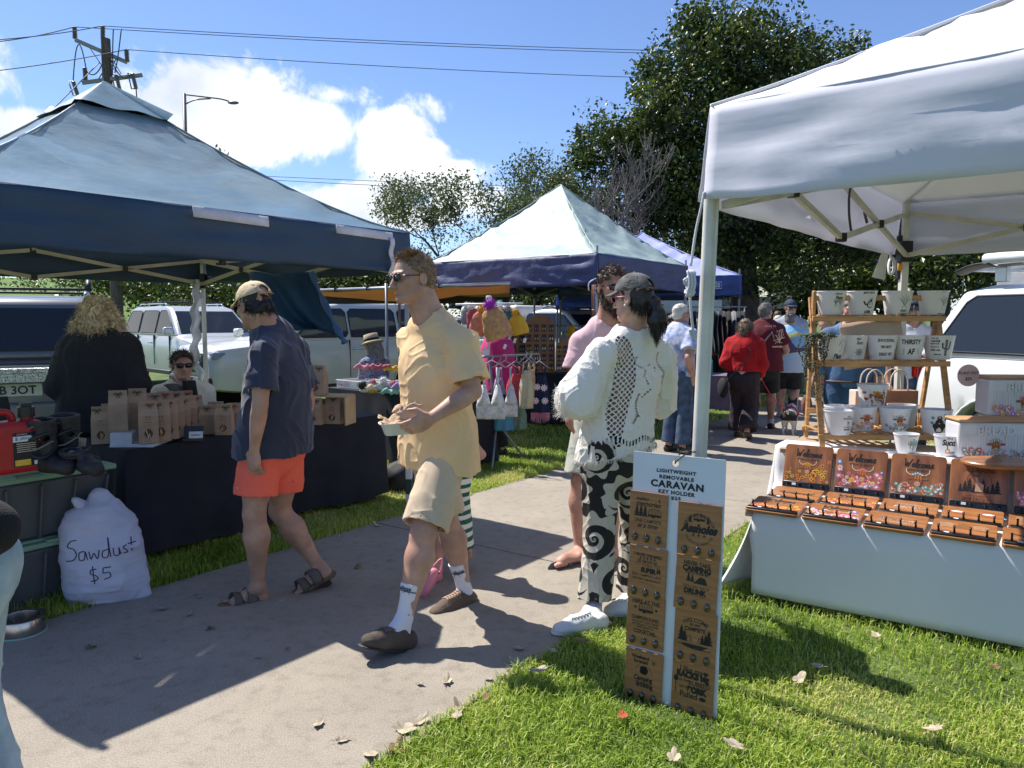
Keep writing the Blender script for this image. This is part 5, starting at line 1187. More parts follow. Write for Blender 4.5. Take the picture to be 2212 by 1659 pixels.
def cars():
 sil=M('paint_silver', (.50, .52, .54), .28, metal=.25, var=.02, coat=.6);wh=M('paint_white', (.72, .73, .73), .3, var=.015, coat=.6);cr=M('paint_pearl', (.66, .655, .63), .28, var=.015, coat=.6);gr=M('paint_grey', (.16, .165, .17), .35, metal=.4, var=.03, coat=.5)
 car('pearl white four wheel drive side on behind the market stalls, nose to the left', (-3.43, 13.8), (-.72, -.69), cr, L=4.8, Wd=1.82, H=1.80, hood=1.10, belt=1.20)
 car('silver four wheel drive parked beyond the pearl white one, seen over the seated woman', (-7.3, 17.5), (.7, -.71), sil, L=4.8, Wd=1.82, H=1.82, belt=1.2)
 t=car('dark grey utility vehicle with its tail to the blue canopy at far left', (-6.3, 10.05), (-.458, .889), gr, L=5.2, Wd=1.9, H=1.78, belt=1.16, rails=True)
 pl=MB();pl.box((-2.62, 0, .80), (.02, .52, .13));pl.obj('number_plate', M('plate_white', (.55, .56, .55), .5), t, bevel=.004)
 T=Matrix(((0, 0, -1, -2.634), (-1, 0, 0, 0), (0, 1, 0, .80), (0, 0, 0, 1)));m2=MB();put_text(m2, '1FB 3OT', T, w=.42, bold=.02);m2.obj('plate_lettering', M('plate_ink', (.02, .02, .03), .5), t)
 ck=MB();ck.box((-2.66, 0, 1.0), (.2, 1.75, .05));ck.box((-2.72, 0, .93), (.06, 1.75, .1));ck.obj('tread_plate', M('treadplate', (.62, .62, .62), .3, metal=.9, var=.5, vs=60, bump=1., bs=90), t, bevel=.006)
 m3=MB();m3.tube([V((1.9-3.4, -.7, 1.95)), V((-1.9, -.7, 1.95)), V((-2.1, -.7, 1.86))], .03, 8);m3.obj('roof_bar', M('car_trim', (.02, .02, .022), .5), t, smooth=True)
 t=car('large white four wheel drive with a loaded roof rack at the right edge', (5.72, 5.72), (.30, -.954), wh, L=5.0, Wd=1.96, H=1.84, hood=1.10, belt=1.19, rails=False, qwin=True)
 rk=MB();al=M('alu', (.55, .56, .57), .35, metal=.8)
 for y in(-.68, -.4, 0, .4, .68):rk.bar((-2.0, y, 2.02), (.9, y, 2.02), .04, .03)
 for x in(-2.0, -1.2, -.4, .4, .9):rk.bar((x, -.7, 2.0), (x, .7, 2.0), .04, .04)
 for x in(-1.7, -.2, .8):
  for y in(-.66, .66):rk.box((x, y, 1.94), (.12, .06, .14))
 rk.obj('roof_rack', al, t, bevel=.006)
 aw=MB();aw.tube([V((-1.75, -.82, 2.08)), V((.9, -.82, 2.08))], .05, 12);aw.obj('awning_tube', M('awning_white', (.75, .76, .77), .5), t, smooth='auto')
 T=t.matrix_basis.copy();T=Matrix.Translation((5.72, 5.72, 0))@Matrix.Rotation(math.atan2(-.954, .30), 4, 'Z')
 s=thing('shovel', 'black long bladed shovel strapped to the roof rack of the large white vehicle', 'shovel', T@V((-1.6, -.72, 2.05)), math.atan2(-.954, .30));mb=MB()
 mb.grid(lambda a, b:V((-.5+.42*a, (-.13+.26*b)*(1-.35*(1-a)**3), .035*(2*b-1)**2+.06*math.sin(a*2)-.1)), 8, 8);mb.obj('blade', M('steel_dark', (.10, .10, .10), .5, metal=.5), s, smooth=True, solid=.006)
 mb=MB();mb.tube([V((-.1, 0, -.02)), V((1.1, 0, .0))], .018, 8);mb.obj('handle', M('handle_grey', (.3, .3, .3), .5), s, smooth=True)
 c=thing('camper', 'white and grey canvas camper top standing behind the large white vehicle', 'camper', (8.1, 9.3, 0), R(-72));cv=M('canvas_grey', (.34, .35, .37), .9, bump=.5, bs=9, bdist=.02);cw=M('canvas_white', (.68, .69, .70), .8, bump=.5, bs=6, bdist=.03)
 mb=MB();mb.box((0, 0, 1.0), (3.6, 1.9, 1.7));mb.obj('body', wh, c, bevel=.06)
 mb=MB();mb.box((0, 0, 2.08), (3.4, 1.8, .5));mb.obj('canvas_wall', cv, c, bevel=.05)
 mb=MB();mb.grid(lambda a, b:V((-1.8+3.6*a, -.98+1.96*b, 2.36+.07*(1-(2*b-1)**2)-.02*math.sin(a*9))), 12, 8);mb.obj('canvas_roof', cw, c, smooth=True, solid=.02)
 u=car('white utility with a box canopy and propped open rear hatch', (1.15, 17.2), (.75, -.66), wh, L=5.1, Wd=1.85, H=1.75, kind='ute', belt=1.1)
 mb=MB();mb.box((-1.55, 0, 1.45), (1.8, 1.7, .78));mb.obj('canopy_box', wh, u, bevel=.09, seg=4)
 for s_ in(1, -1):mb=MB();mb.box((-1.55, s_*.853, 1.5), (1.3, .012, .42));mb.obj('canopy_window', M_glass('car_glass'), u, bevel=.004)
 mb=MB();mb.box((-2.6, 0, 2.05), (.9, 1.5, .04), rot=Matrix.Rotation(R(-35), 3, 'Y'));mb.obj('hatch', M_glass('car_glass'), u, bevel=.01)
 car('white double cab parked to the right of the box canopy utility', (3.0, 18.6), (-.5, -.86), wh, L=5.0, Wd=1.85, H=1.78, kind='ute', belt=1.1)
 car('white wagon seen between the yellow shirt and the knitted hats', (-1.9, 19.5), (.9, -.3), wh, L=4.6, Wd=1.8, H=1.62, belt=1.0)
# pop-up canopies
def canopy(label, cs, ze, zp, drop, roofm, valm, under=None, pole=None, pw=.036, power=1.12, vent=False, cat='canopy', truss=True, wrinkle=.02, legs=(0, 1, 2, 3), zbot=None, name='canopy', sag=.05, seed=1., trm=None, curl=None, flare=.02):
 cs=[V((a, b, 0))for a, b in cs];ctr=sum(cs, V((0, 0, 0)))/4;t=thing(name, label, cat, ctr);ap=V((ctr.x, ctr.y, zp));pole=pole or M('pole_cream', (.66, .62, .52), .4, metal=.1)
 tmax=.82 if vent else 1.;nu, nv=34, 26;rs=random.Random(seed);mb=MB()
 P=[]
 for i in range(4):
  a, b=cs[i], cs[(i+1)%4];pts=[]
  for j in range(nv):
   tt=tmax*j/(nv-1)
   for k in range(nu):
    s=k/(nu-1);e=a.lerp(b, s);q=e.lerp(V((ctr.x, ctr.y, 0)), tt);hip=abs(2*s-1);z=ze+(zp-ze)*tt**power-sag*(1-hip**2)*math.sin(math.pi*min(1, tt/1.))*(1-tt)
    pts.append(V((q.x, q.y, z)))
  P.append(pts)
 for i, pts in enumerate(P):
  A=np.array([tuple(p)for p in pts]);d=(cs[(i+1)%4]-cs[i]).normalized();al=A@np.array(d);rad=np.linalg.norm(A[:, :2]-np.array(ctr)[:2], axis=1);zz=A[:, 2]
  q=np.stack([al*2.2, rad*7, zz*1.5], 1);w=fbm(q, 1., seed+5*i, 4)*wrinkle*np.minimum(1, rad*2)*np.minimum(1, (zz-ze)*6+.15)
  A[:, 2]+=w;mb.add([V(p)for p in A], [(j*nu+k, j*nu+k+1, (j+1)*nu+k+1, (j+1)*nu+k)for j in range(nv-1)for k in range(nu-1)])
 mb.obj('roof', roofm, t, smooth=True, world=True, solid=.0 if vent else.003)
 for i in range(4):
  mb=MB();a=cs[i];mb.tube([V((*a.lerp(ctr, tmax*k/12)[:2], ze+(zp-ze)*(tmax*k/12)**power+.006))for k in range(13)], .008, 5);mb.obj('hip_seam', roofm, t, smooth=True, world=True)
 if vent:
  mb=MB();n=13;vs=[]
  for j in range(8):
   tt=.785+.215*j/7
   for i in range(4):
    for k in range(n):
     s=k/n;e=cs[i].lerp(cs[(i+1)%4], s);q=e.lerp(ctr, tt);z=ze+(zp-ze)*tt**power+.02+(.05+.02*math.sin(s*2*math.pi*2+i*2))*(1-j/7)*(1.0 if i in(1, )else(.5 if i==0 else.2))
     vs.append(V((q.x, q.y, z)))
  N4=4*n;mb.add(vs, [(j*N4+k, j*N4+(k+1)%N4, (j+1)*N4+(k+1)%N4, (j+1)*N4+k)for j in range(7)for k in range(N4)]);mb.obj('vent_cap', M('canvas_blue_cap', (.10, .19, .25), .4, spec=.7, bump=.3, bs=6, bdist=.02), t, smooth=True, world=True)
  mb=MB();mb.add([V((*cs[i].lerp(ctr, .80)[:2], ze+(zp-ze)*.78**power))for i in range(4)]+[V((ctr.x, ctr.y, zp-.08))], [(0, 1, 4), (1, 2, 4), (2, 3, 4), (3, 0, 4)]);mb.obj('vent_shade', M('vent_black', (.006, .006, .008), .9), t, world=True)  # black sheet stands in for the shade inside the vent opening
 for i in range(4):
  a, b=cs[i], cs[(i+1)%4];d=(b-a).normalized();out=(a.lerp(b, .5)-ctr).normalized();dr=drop
  S_, V_=np.meshgrid(np.linspace(0, 1, 70), np.linspace(0, 1, 11));S_=S_.ravel();V_=V_.ravel();e=np.minimum(1, np.minimum(S_, 1-S_)*12+.2)
  w=fbm(np.stack([S_*3+i*9+V_*.6, V_*2.2, S_*0+seed], 1), 2.2, seed, 4)*wrinkle+vnoise(np.stack([S_*3.+V_*2, V_*6., S_*0+i*3.], 1), 1.3, 3.)*wrinkle*.8
  if curl:w=w+curl*np.sin(S_*7+i+V_*2.4)*V_
  Pn=np.array(a)[None]*(1-S_[:, None])+np.array(b)[None]*S_[:, None]+np.array(out)[None]*(flare*V_+w*(.3+V_)*e)[:, None];Pn[:, 2]+=ze-dr*V_-.02*e*V_
  q_=np.arange(69)[None]+70*np.arange(10)[:, None];q_=q_.ravel();Fn=np.stack([q_, q_+1, q_+71, q_+70], 1)
  vo=np_mesh('valance', Pn, Fn, valm, t, True);md=vo.modifiers.new('s', 'SOLIDIFY');md.thickness=.003
 zt=ze-.05;zl=ze-drop-.04 if zbot is None else zbot;trm=trm or pole;jn=M('joint_black', (.02, .02, .02), .5)
 for i in legs:
  p=cs[i].lerp(ctr, .018);mb=MB();mb.box((p.x, p.y, 1.05+zl*0), (pw, pw, 2.05), rot=None);lg=mb.obj('leg', pole, t, bevel=.003, world=True)
  m2=MB();m2.box((p.x, p.y, zl+.05), (pw*1.7, pw*1.7, .15));m2.obj('leg_joint', jn, lg, bevel=.005);m2=MB();m2.box((p.x, p.y, .004), (pw*2.6, pw*2.6, .008));m2.obj('foot_plate', jn, lg)
  m2=MB();m2.box((p.x, p.y, (zl+ze)/2+.08), (pw*.8, pw*.8, ze-zl+.05));m2.obj('inner_leg', pole, lg, bevel=.003)
 if truss:
  b0=.022
  for i in range(4):
   a, b=cs[i].lerp(ctr, .03), cs[(i+1)%4].lerp(ctr, .03);hi, lo=ze-.08, zl+.02;m_=a.lerp(b, .5);q1, q3=a.lerp(b, .25), a.lerp(b, .75)
   up=lambda p, z:V((p.x, p.y, z))
   for(p, zp_, q, zq)in((a, hi, m_, lo), (a, lo, m_, hi), (m_, hi, b, lo), (m_, lo, b, hi)):
    mb=MB();mb.bar(up(p, zp_), up(q, zq), b0, .032);mb.obj('truss_bar', trm, t, world=True)
   for p, z in((m_, hi), (m_, lo), (q1, (hi+lo)/2), (q3, (hi+lo)/2)):mb=MB();mb.box((p.x, p.y, z), (.05, .05, .05));mb.obj('truss_joint', jn, t, world=True, bevel=.006)
   hub=V((ctr.x, ctr.y, zp-.55));mb=MB();mb.bar(up(m_, hi), hub, b0, .03);mb.obj('ceiling_bar', trm, t, world=True)
  mb=MB();mb.box((ctr.x, ctr.y, zp-.3), (.04, .04, .55));mb.obj('centre_post', trm, t, world=True)
 return t
def canopies():
 blue=M('canvas_blue', (.19, .31, .39), .34, var=.14, vs=2, bump=.35, bs=5, bdist=.03, spec=.9, detail=8, stretch=(1, 1, 1.8), coat=.35);blv=M('canvas_blue_valance', (.022, .052, .095), .6, var=.08, vs=3, bump=.4, bs=6, bdist=.02)  # roof blue lightened: its pale sky sheen is put into the base colour
 pol=M('pole_cream', (.66, .63, .57), .4, metal=.1);trc=M('truss_tan', (.44, .38, .27), .5)
 two_sided(blue, (.42, .42, .40), (.55, .58, .60), .22)
 BL=[(-2.74, 3.46), (-.80, 6.0), (-3.16, 7.85), (-5.1, 5.31)]
 t=canopy('dark blue canopy with a gaping peak vent over the dog treat stall', BL, 2.19, 3.22, .29, blue, blv, vent=True, pole=pol, truss=True, trm=trc, power=1.34, wrinkle=.018, legs=(0, 2, 3), seed=2.)
 wp=V((-.83, 6.03, 0));mb=MB();mb.box((wp.x, wp.y, 1.3), (.036, .036, 1.6));lg=mb.obj('leg', M('pole_grey', (.28, .29, .31), .4, metal=.5), t, world=True, bevel=.003);
 for k in range(5):m2=MB();m2.box((wp.x, wp.y, .06+.12*k), (.05, .05, .119));m2.obj('foot_band', M('band_white', (.7, .7, .68), .6)if k%2==0 else M('band_green', (.02, .06, .05), .6), lg, bevel=.004)
 vm=M('velcro_white', (.62, .60, .64), .8, bump=.3, bs=90);a, b=V((-2.74, 3.46, 0)), V((-.8, 6.0, 0));out=N
 def strip(px0, px1, za, zb):
  def at(px):
   k=(px-1106)/FPX;s=(k*a.y-a.x)/((b.x-a.x)-k*(b.y-a.y));return a.lerp(b, s)
  p0, p1=at(px0), at(px1);mb=MB();mb.grid(lambda s, v:p0.lerp(p1, s)+out*(.045+.006*v)+V((0, 0, za+(zb-za)*v-.01*s)), 8, 3);mb.obj('hook_strip', vm, t, smooth=True, world=True, solid=.004);return p1
 strip(418, 578, 2.185, 2.12);p1=strip(722, 842, 2.18, 2.12)
 mb=MB();mb.grid(lambda s, v:p1+V((.0, 0, 0))*s+U*(.045*(s-1))+out*(.06+.014*math.sin(v*12))+V((0, 0, 2.13-.30*v))-U*.006*math.sin(v*9), 3, 16);mb.obj('hook_strip', vm, t, smooth=True, world=True, solid=.004)
 fl=thing('side_wall_flap', 'loose dark blue wall flap hanging to a point beneath the blue canopy', 'tent flap', W(610, 640, 5.5));rows=[((536, 592, 6.3), (668, 588, 5.8)), ((556, 628, 6.2), (678, 612, 5.8)), ((582, 672, 6.1), (697, 650, 5.75)), ((612, 700, 6.05), (716, 684, 5.72)), ((645, 714, 6.0), (733, 711, 5.7)), ((690, 712, 5.9), (745, 728, 5.68)), ((724, 722, 5.8), (751, 740, 5.66))]
 def fn(s, v):
  k=v*(len(rows)-1);i=min(int(k), len(rows)-2);f_=k-i;A=W(*rows[i][0]).lerp(W(*rows[i+1][0]), f_);B=W(*rows[i][1]).lerp(W(*rows[i+1][1]), f_)
  return A.lerp(B, s)+V((0, -.09*math.sin(s*5+v*3)-.05*math.sin(s*13), .012*math.sin(s*9)))
 mb=MB();mb.grid(fn, 26, 30);mb.obj('cloth', M_trans('canvas_flap', (.030, .085, .165), .25, .6, bump=.4, bs=8, bdist=.02, tcol=(.02, .10, .25)), fl, smooth=True, world=True, solid=.003)
 mb=MB();mb.tube([fn(1, k/20)+V((.004, -.01, 0))for k in range(21)], [.02+.01*math.sin(k)for k in range(21)], 7);mb.obj('rolled_edge', M('canvas_blue_edge', (.035, .10, .22), .6), fl, smooth=True, world=True)
 sh=thing('side_sheet', 'crumpled white plastic side sheet gathered along the rear leg of the blue canopy', 'plastic sheet', V((-3.2, 7.7, 0)));mb=MB()
 mb.grid(lambda s, v:V((-3.24+.085*s+.012*math.sin(v*17)+.014*math.sin(v*41+s), 7.70+.04*math.sin(s*6+v*9), 1.92-1.2*v)), 8, 50);mb.obj('sheet', M_trans('plastic_white', (.62, .64, .68), .35, .3), sh, smooth=True, world=True, solid=.002)
 white=M_trans('canvas_white_roof', (.83, .83, .87), .22, .75, tcol=(.78, .78, .77), var=.02, vs=2, bump=.1, bs=3, bdist=.02);wv=M_trans('canvas_white_val', (.80, .80, .88), .34, .8, tcol=(.70, .70, .78), var=.01, bump=.07, bs=3.2, bdist=.05, stretch=(1, 1, 3.2))
 WC=[(.79, 3.10), (3.1, 1.21), (5.16, 3.73), (2.85, 5.62)]
 t=canopy('white canopy with a deep wrinkled valance over the pot and sign table', WC, 2.36, 3.22, .36, white, wv, truss=True, wrinkle=.016, legs=(1, 2, 3), pole=pol, pw=.05, power=1.06, seed=4., trm=M('truss_cream', (.58, .55, .47), .45), sag=.03, curl=.012, flare=.045)
 mb=MB();top=V((.80, 3.11, 2.10));foot=V((.735, 3.07, 0));mb.tube([foot, top], .0242, 20);lg=mb.obj('leg', pol, t, smooth='auto', world=True);m2=MB();m2.bar(foot+V((.026, -.002, 0)), top+V((.026, -.002, 0)), .008, .02);m2.obj('leg_ridge', pol, lg)
 mb=MB();mb.box((2.85-.01, 5.60, 1.97), (.06, .05, .32));mb.obj('corner_bracket', M('joint_black', (.02, .02, .02), .5), t, world=True, bevel=.01);mb=MB();mb.box((2.82, 5.565, 1.90), (.04, .02, .055));mb.obj('release_button', M('button_orange', (.75, .33, .02), .5), t, world=True, bevel=.008)
 tp=M('strap_grey', (.07, .07, .07), .8)
 for(px, py, Y, dx, dz)in((1826, 392, 4.1, .09, .06), (1680, 402, 3.6, .03, -.05), (1870, 470, 4.8, .02, -.07), (2085, 300, 3.4, .08, .03)):
  mb=MB();c=W(px, py, Y);mb.bar(c-V((dx/2, 0, dz/2)), c+V((dx/2, 0, dz/2)), .03, .004);mb.obj('canvas_tab', tp, t, world=True)
 mb=MB();c=W(1836, 410, 4.15);mb.tube(spline([c+V((.03, 0, .04)), c, c+V((-.005, -.01, -.12)), c+V((.01, -.01, -.22))], 4), .016, 6, flat=.25);mb.obj('hanging_strap', tp, t, smooth=True, world=True)
 e=V((.83, -.55, 0)).normalized();mb=MB();T=Matrix.Translation(V((4.0, 4.6, 2.14))+V((-.04, -.06, 0)))@Matrix((V((.77, -.63, 0)), V((0, 0, 1)), V((-.63, -.77, 0)))).transposed().to_4x4();put_text(mb, 'OZ', T, h=.075, bold=.03, spacing=1.1);mb.add([(.14, -.04, 0), (.26, -.04, 0), (.2, .05, 0)], [(0, 1, 2)], 0, T);mb.obj('canopy_logo', M('logo_faint', (.50, .47, .46), .8), t, world=True)
 cd=thing('guy_rope', 'white guy rope knotted in a bundle beside the near leg of the white canopy', 'rope', (.77, 3.07, 1.5));rp=M('rope_white', (.70, .69, .74), .8, bump=.6, bs=220);w_=lambda px, py, Y=3.06:W(px, py, Y);mb=MB()
 mb.tube(spline([w_(1521, 415), w_(1514, 450), w_(1503, 500), w_(1492, 575)], 6), .0055, 7);mb.tube(spline([w_(1490, 590), w_(1491, 650), w_(1497, 715), w_(1500, 728), w_(1494, 726), w_(1490, 712)], 6), .006, 7);q=random.Random(2)
 for k in range(9):c=w_(1488+q.uniform(-3, 6), 590+k*5.5, 3.04);mb.tube([c+V((.014*math.cos(a), .012*math.sin(a), .012*math.sin(a*1+k)+.003*math.cos(a*2)))for a in[i*math.pi/5 for i in range(10)]], .0055, 6, close=True)
 for k in range(3):c=w_(1485+k*6, 612, 3.03);mb.tube(spline([c+V((0, 0, .05)), c+V((.006, -.01, 0)), c+V((-.002, 0, -.05)), c+V((.008, 0, -.03))], 4), .0052, 6)
 mb.obj('rope', rp, cd, smooth=True, world=True)
 cd=thing('guy_rope', 'white guy rope bundle hanging by the far leg of the white canopy', 'rope', W(1924, 570, 5.5));mb=MB();mb.tube([W(1924, 545, 5.5), W(1924, 560, 5.5)], .008, 6)
 for k in range(5):c=W(1924, 575, 5.48);mb.tube([c+V((.02*math.cos(a)+.003*k, .01*k-.02, .06*math.sin(a)))for a in[i*math.pi/6 for i in range(12)]], .007, 6, close=True)
 mb.obj('rope', rp, cd, smooth=True, world=True)
 tg=MB();a=W(1902, 548, 5.3);tg.add([a+V((-.05, 0, -.16)), a+V((.04, .01, -.18)), a+V((.06, .01, 0)), a+V((.01, 0, .01))], [(0, 1, 2, 3)]);o=tg.obj('care_tag', M('paper_tag', (.6, .6, .57), .8), solid=.001);tag(o, 'long paper tag dangling under the corner of the white canopy', 'tag')
 gg=M('canvas_greygreen', (.33, .42, .41), .55, var=.08, vs=2, bump=.5, bs=5, bdist=.03, spec=.5);nv=M('canvas_navy', (.045, .055, .14), .6, var=.1, vs=3, bump=.6, bs=6, bdist=.03)
 gt=M('truss_dark', (.16, .16, .16), .5)
 canopy('faded grey green canopy with a navy valance over the knitwear stall', [(-1.34, 11.75), (1.12, 10.0), (2.87, 12.5), (.41, 14.25)], 2.38, 3.62, .40, gg, nv, pole=M('pole_grey', (.28, .29, .31), .4, metal=.5), trm=gt, wrinkle=.035, seed=7., power=1.15)
 lv=M('canvas_lavender', (.33, .36, .66), .5, var=.1, vs=3, bump=.4, bs=5, bdist=.02);kb=M('canvas_royal', (.035, .065, .22), .6, var=.1, bump=.4, bs=6, bdist=.02)
 t=canopy('lavender roofed canopy with royal blue valance behind the navy one', [(.85, 12.95+.9), (3.9, 13.0), (4.2, 16.05), (1.1, 16.6)], 2.27, 3.18, .33, lv, kb, pole=gt, trm=gt, wrinkle=.03, seed=9.)
 T=Matrix.Translation((3.42, 13.08, 2.1))@Matrix((V((.965, -.26, 0)), V((0, 0, 1)), V((-.26, -.965, 0)))).transposed().to_4x4()@Matrix.Translation((0, 0, .05));mb=MB();put_text(mb, 'KINGS', T, w=.27, bold=.03)
 stroke(mb, [(-.16, -.055), (.16, -.055), (.16, .055), (-.16, .055)], .012, T, closed=True);mb.obj('canopy_lettering', M('ink_white', (.6, .62, .66), .7), t, world=True)
 cw=M('canvas_cream', (.60, .63, .55), .7, var=.06, bump=.3, bs=5, bdist=.02)
 canopy('cream canopy furthest along the path', [(4.4, 20.5), (7.4, 20.2), (7.9, 23.4), (4.9, 23.7)], 2.12, 2.85, .30, cw, cw, pole=gt, trm=gt, wrinkle=.03, seed=12.)
 canopy('second cream canopy showing only its long valance beneath the royal blue one', [(2.0, 18.6), (5.0, 18.2), (5.5, 21.0), (2.5, 21.4)], 1.98, 2.5, .3, cw, cw, pole=gt, trm=gt, wrinkle=.03, seed=14.)
 canopy('bright blue canopy glimpsed under the navy valance', [(.9, 15.4), (2.4, 14.9), (3.0, 17.4), (1.2, 17.9)], 2.0, 2.3, .22, M('canvas_cobalt', (.02, .06, .35), .6), M('canvas_cobalt', (.02, .06, .35), .6), pole=gt, truss=False, seed=15.)
 tan=M_trans('awning_tan', (.52, .34, .20), .35, .8, tcol=(.62, .36, .18), var=.1, vs=2, bump=.4, bs=4, bdist=.03);aw=thing('awning', 'tan vehicle awning with a silver front rail stretched over the accessories table', 'awning', (-1.5, 10.3, 0));rail=M('rail_alu', (.5, .5, .5), .35, metal=.8)
 A, B, Cc, Dd=W(668, 628, 10.4), W(1102, 612, 9.2), W(1100, 638, 11.6), W(690, 640, 12.0)
 mb=MB();mb.grid(lambda s, v:A.lerp(B, s).lerp(Dd.lerp(Cc, s), v)-V((0, 0, .10*math.sin(math.pi*v)*math.sin(math.pi*s)+.03*math.sin(v*6+s*9))), 30, 16);mb.obj('cloth', tan, aw, smooth=True, world=True, solid=.004)
 mb=MB();mb.tube([A, B], .02, 8);mb.obj('front_rail', rail, aw, smooth=True, world=True);mb=MB();mb.bar(Dd+V((0, .05, -.05)), Cc+V((0, .05, -.05)), .12, .14);mb.obj('awning_case', M('car_trim', (.02, .02, .022), .5), aw, world=True, bevel=.02)
 for px, Yp, rr_ in((834, 9.9, .020), (862, 10.4, .018)):
  a_=W(px, 612, Yp);mb=MB();mb.tube([V((a_.x, a_.y, 0)), V((a_.x, a_.y, a_.z))], rr_, 10);mb.obj('awning_pole', M('pole_grey', (.28, .29, .31), .4, metal=.5), aw, smooth=True, world=True)
 for s in(.15, .32, .5, .68):mb=MB();p=A.lerp(B, s);mb.box(p, (.06, .03, .05));mb.obj('rail_clip', M('car_trim', (.02, .02, .022), .5), aw, world=True)
# goods on the stalls
INK=lambda:M('ink_black', (.012, .012, .013), .6, var=0)
_pal=None
def PAL():
 global _pal
 if _pal is None:
  c=dict(k=(.015, .014, .014), o=(.75, .25, .03), b=(.30, .09, .03), p=(.72, .18, .28), t=(.13, .33, .33), g=(.10, .22, .06), y=(.80, .50, .05), c=(.75, .62, .45), d=(.09, .035, .015), l=(.12, .25, .65), r=(.5, .04, .03), w=(.78, .78, .78), v=(.30, .16, .5), q=(.55, .33, .22))
  _pal=({k:i for i, k in enumerate(c)}, [M('print_'+k, v, .6, var=.1, vs=80)for k, v in c.items()])
 return _pal
def disc(mb, T, x, y, r, mi, n=8, z=0., sq=1., rot=0.):
 pts=[(x+r*math.cos(2*math.pi*i/n+rot), y+r*sq*math.sin(2*math.pi*i/n+rot), z)for i in range(n)];mb.add(pts, [tuple(range(n))], mi, T)
def flower(mb, T, x, y, r, col, mid, z=.0004, n=7):
 P=PAL()[0];pts=[]
 for i in range(n*2):a=math.pi*i/n;rr=r*(1 if i%2==0 else.55);pts.append((x+rr*math.cos(a), y+rr*math.sin(a), z))
 mb.add(pts, [tuple(range(n*2))], P[col], T);disc(mb, T, x, y, r*.38, P[mid], z=z+.0003)
def cow(mb, T, x, y, s, crown='y', cm='d', z=.0005):
 P=PAL()[0];e=lambda a, b, ra, rb, c, zz=0:mb.add([(x+s*(a+ra*math.cos(t*math.pi/8)), y+s*(b+rb*math.sin(t*math.pi/8)), z+zz)for t in range(16)], [tuple(range(16))], P[c], T)
 for q in(-1, 1):
  stroke(mb, [(x+q*s*a, y+s*b)for a, b in((.22, .42), (.5, .45), (.72, .62), (.74, .86))], s*.055, T, P['c'], z);e(q*.48, .22, .2, .1, 'b', .0002)
 e(0, .1, .3, .42, 'b', .0003);e(0, -.2, .2, .18, 'q', .0005);e(-.08, -.22, .03, .03, 'd', .0007);e(.08, -.22, .03, .03, 'd', .0007);e(-.15, .1, .035, .035, 'k', .0007);e(.15, .1, .035, .035, 'k', .0007)
 for k in range(6):stroke(mb, [(x+s*(-.2+.08*k), y+s*.45), (x+s*(-.24+.095*k), y+s*.12)], s*.05, T, P['o']if k%2 else P['b'], z+.0006)
 for k in range(5):flower(mb, T, x+s*(-.3+.15*k), y+s*(.46+.06*(2-abs(k-2))), s*.13, crown, cm, z+.0008)
CUR=dict(W=([(0, .95), (.12, 1.02), (.2, .5), (.3, .02), (.48, .62), (.58, .02), (.8, .7), (.95, 1.05)], 1.0), e=([(0, .12), (.2, .3), (.3, .5), (.15, .5), (.1, .2), (.22, .0), (.42, .15)], .42), l=([(0, .12), (.2, .6), (.25, 1.05), (.12, 1.0), (.12, .2), (.2, 0), (.36, .15)], .34), c=([(.0, .15), (.1, .35), (.3, .48), (.1, .42), (.08, .1), (.22, 0), (.42, .15)], .42), o=([(0, .2), (.1, .4), (.25, .48), (.08, .35), (.12, .02), (.3, .05), (.36, .35), (.24, .46), (.42, .36)], .44), m=([(0, .1), (.06, .45), (.08, 0), (.2, .45), (.28, .4), (.28, .02), (.4, .45), (.5, .4), (.5, .02), (.66, .14)], .66))
def cursive(mb, word, T, w, cx, cy, th, mi=0, z=.0008, slant=.18):
 tot=sum(CUR[ch][1]for ch in word);sc=w/tot;x=cx-w/2
 for ch in word:
  p, adv=CUR[ch];pts=spline([(x+(a+b*slant)*sc, cy+(b-.4)*sc, 0)for a, b in p], 5);stroke(mb, [(q.x, q.y)for q in pts], th, T, mi, z);x+=adv*sc
def wreath(mb, T, x, y, w, mi, z=.0006):
 for q in(-1, 1):
  stroke(mb, [(x+q*w*.08, y), (x+q*w*.5, y+w*.03)], w*.012, T, mi, z)
  for k in range(6):
   for v in(-1, 1):a=x+q*w*(.12+.06*k);disc(mb, T, a+q*w*.02, y+v*w*.03, w*.022, mi, 6, z, .6)
 disc(mb, T, x, y, w*.035, mi, 6, z)
def pine(mb, T, x, y, s, mi, z=.0006):
 for k in range(4):yy=y+s*(.1+.22*k);ww=s*(.30-.06*k);mb.add([(x-ww, yy, z), (x+ww, yy, z), (x, yy+s*.34, z)], [(0, 1, 2)], mi, T)
def caravan(mb, T, x, y, s, mi, z=.0006):
 q=spline([(x-s*.5, y), (x-s*.5, y+s*.35), (x-s*.3, y+s*.55), (x+s*.3, y+s*.55), (x+s*.5, y+s*.3), (x+s*.5, y), (x-s*.5, y)], 4);stroke(mb, [(a.x, a.y)for a in q], s*.05, T, mi, z)
 disc(mb, T, x-s*.1, y-s*.02, s*.12, mi, 10, z);mb.add([(x-s*.5, y+s*.02, z), (x+s*.5, y+s*.02, z), (x+s*.5, y+s*.16, z), (x-s*.5, y+s*.16, z)], [(0, 1, 2, 3)], mi, T)
 stroke(mb, [(x+s*.1, y+.1*s), (x+s*.1, y+s*.42), (x+s*.28, y+s*.42), (x+s*.28, y+s*.1)], s*.04, T, mi, z);stroke(mb, [(x-s*.3, y+.25*s), (x-s*.3, y+s*.42), (x-s*.08, y+s*.42), (x-s*.08, y+s*.25)], s*.04, T, mi, z, True)
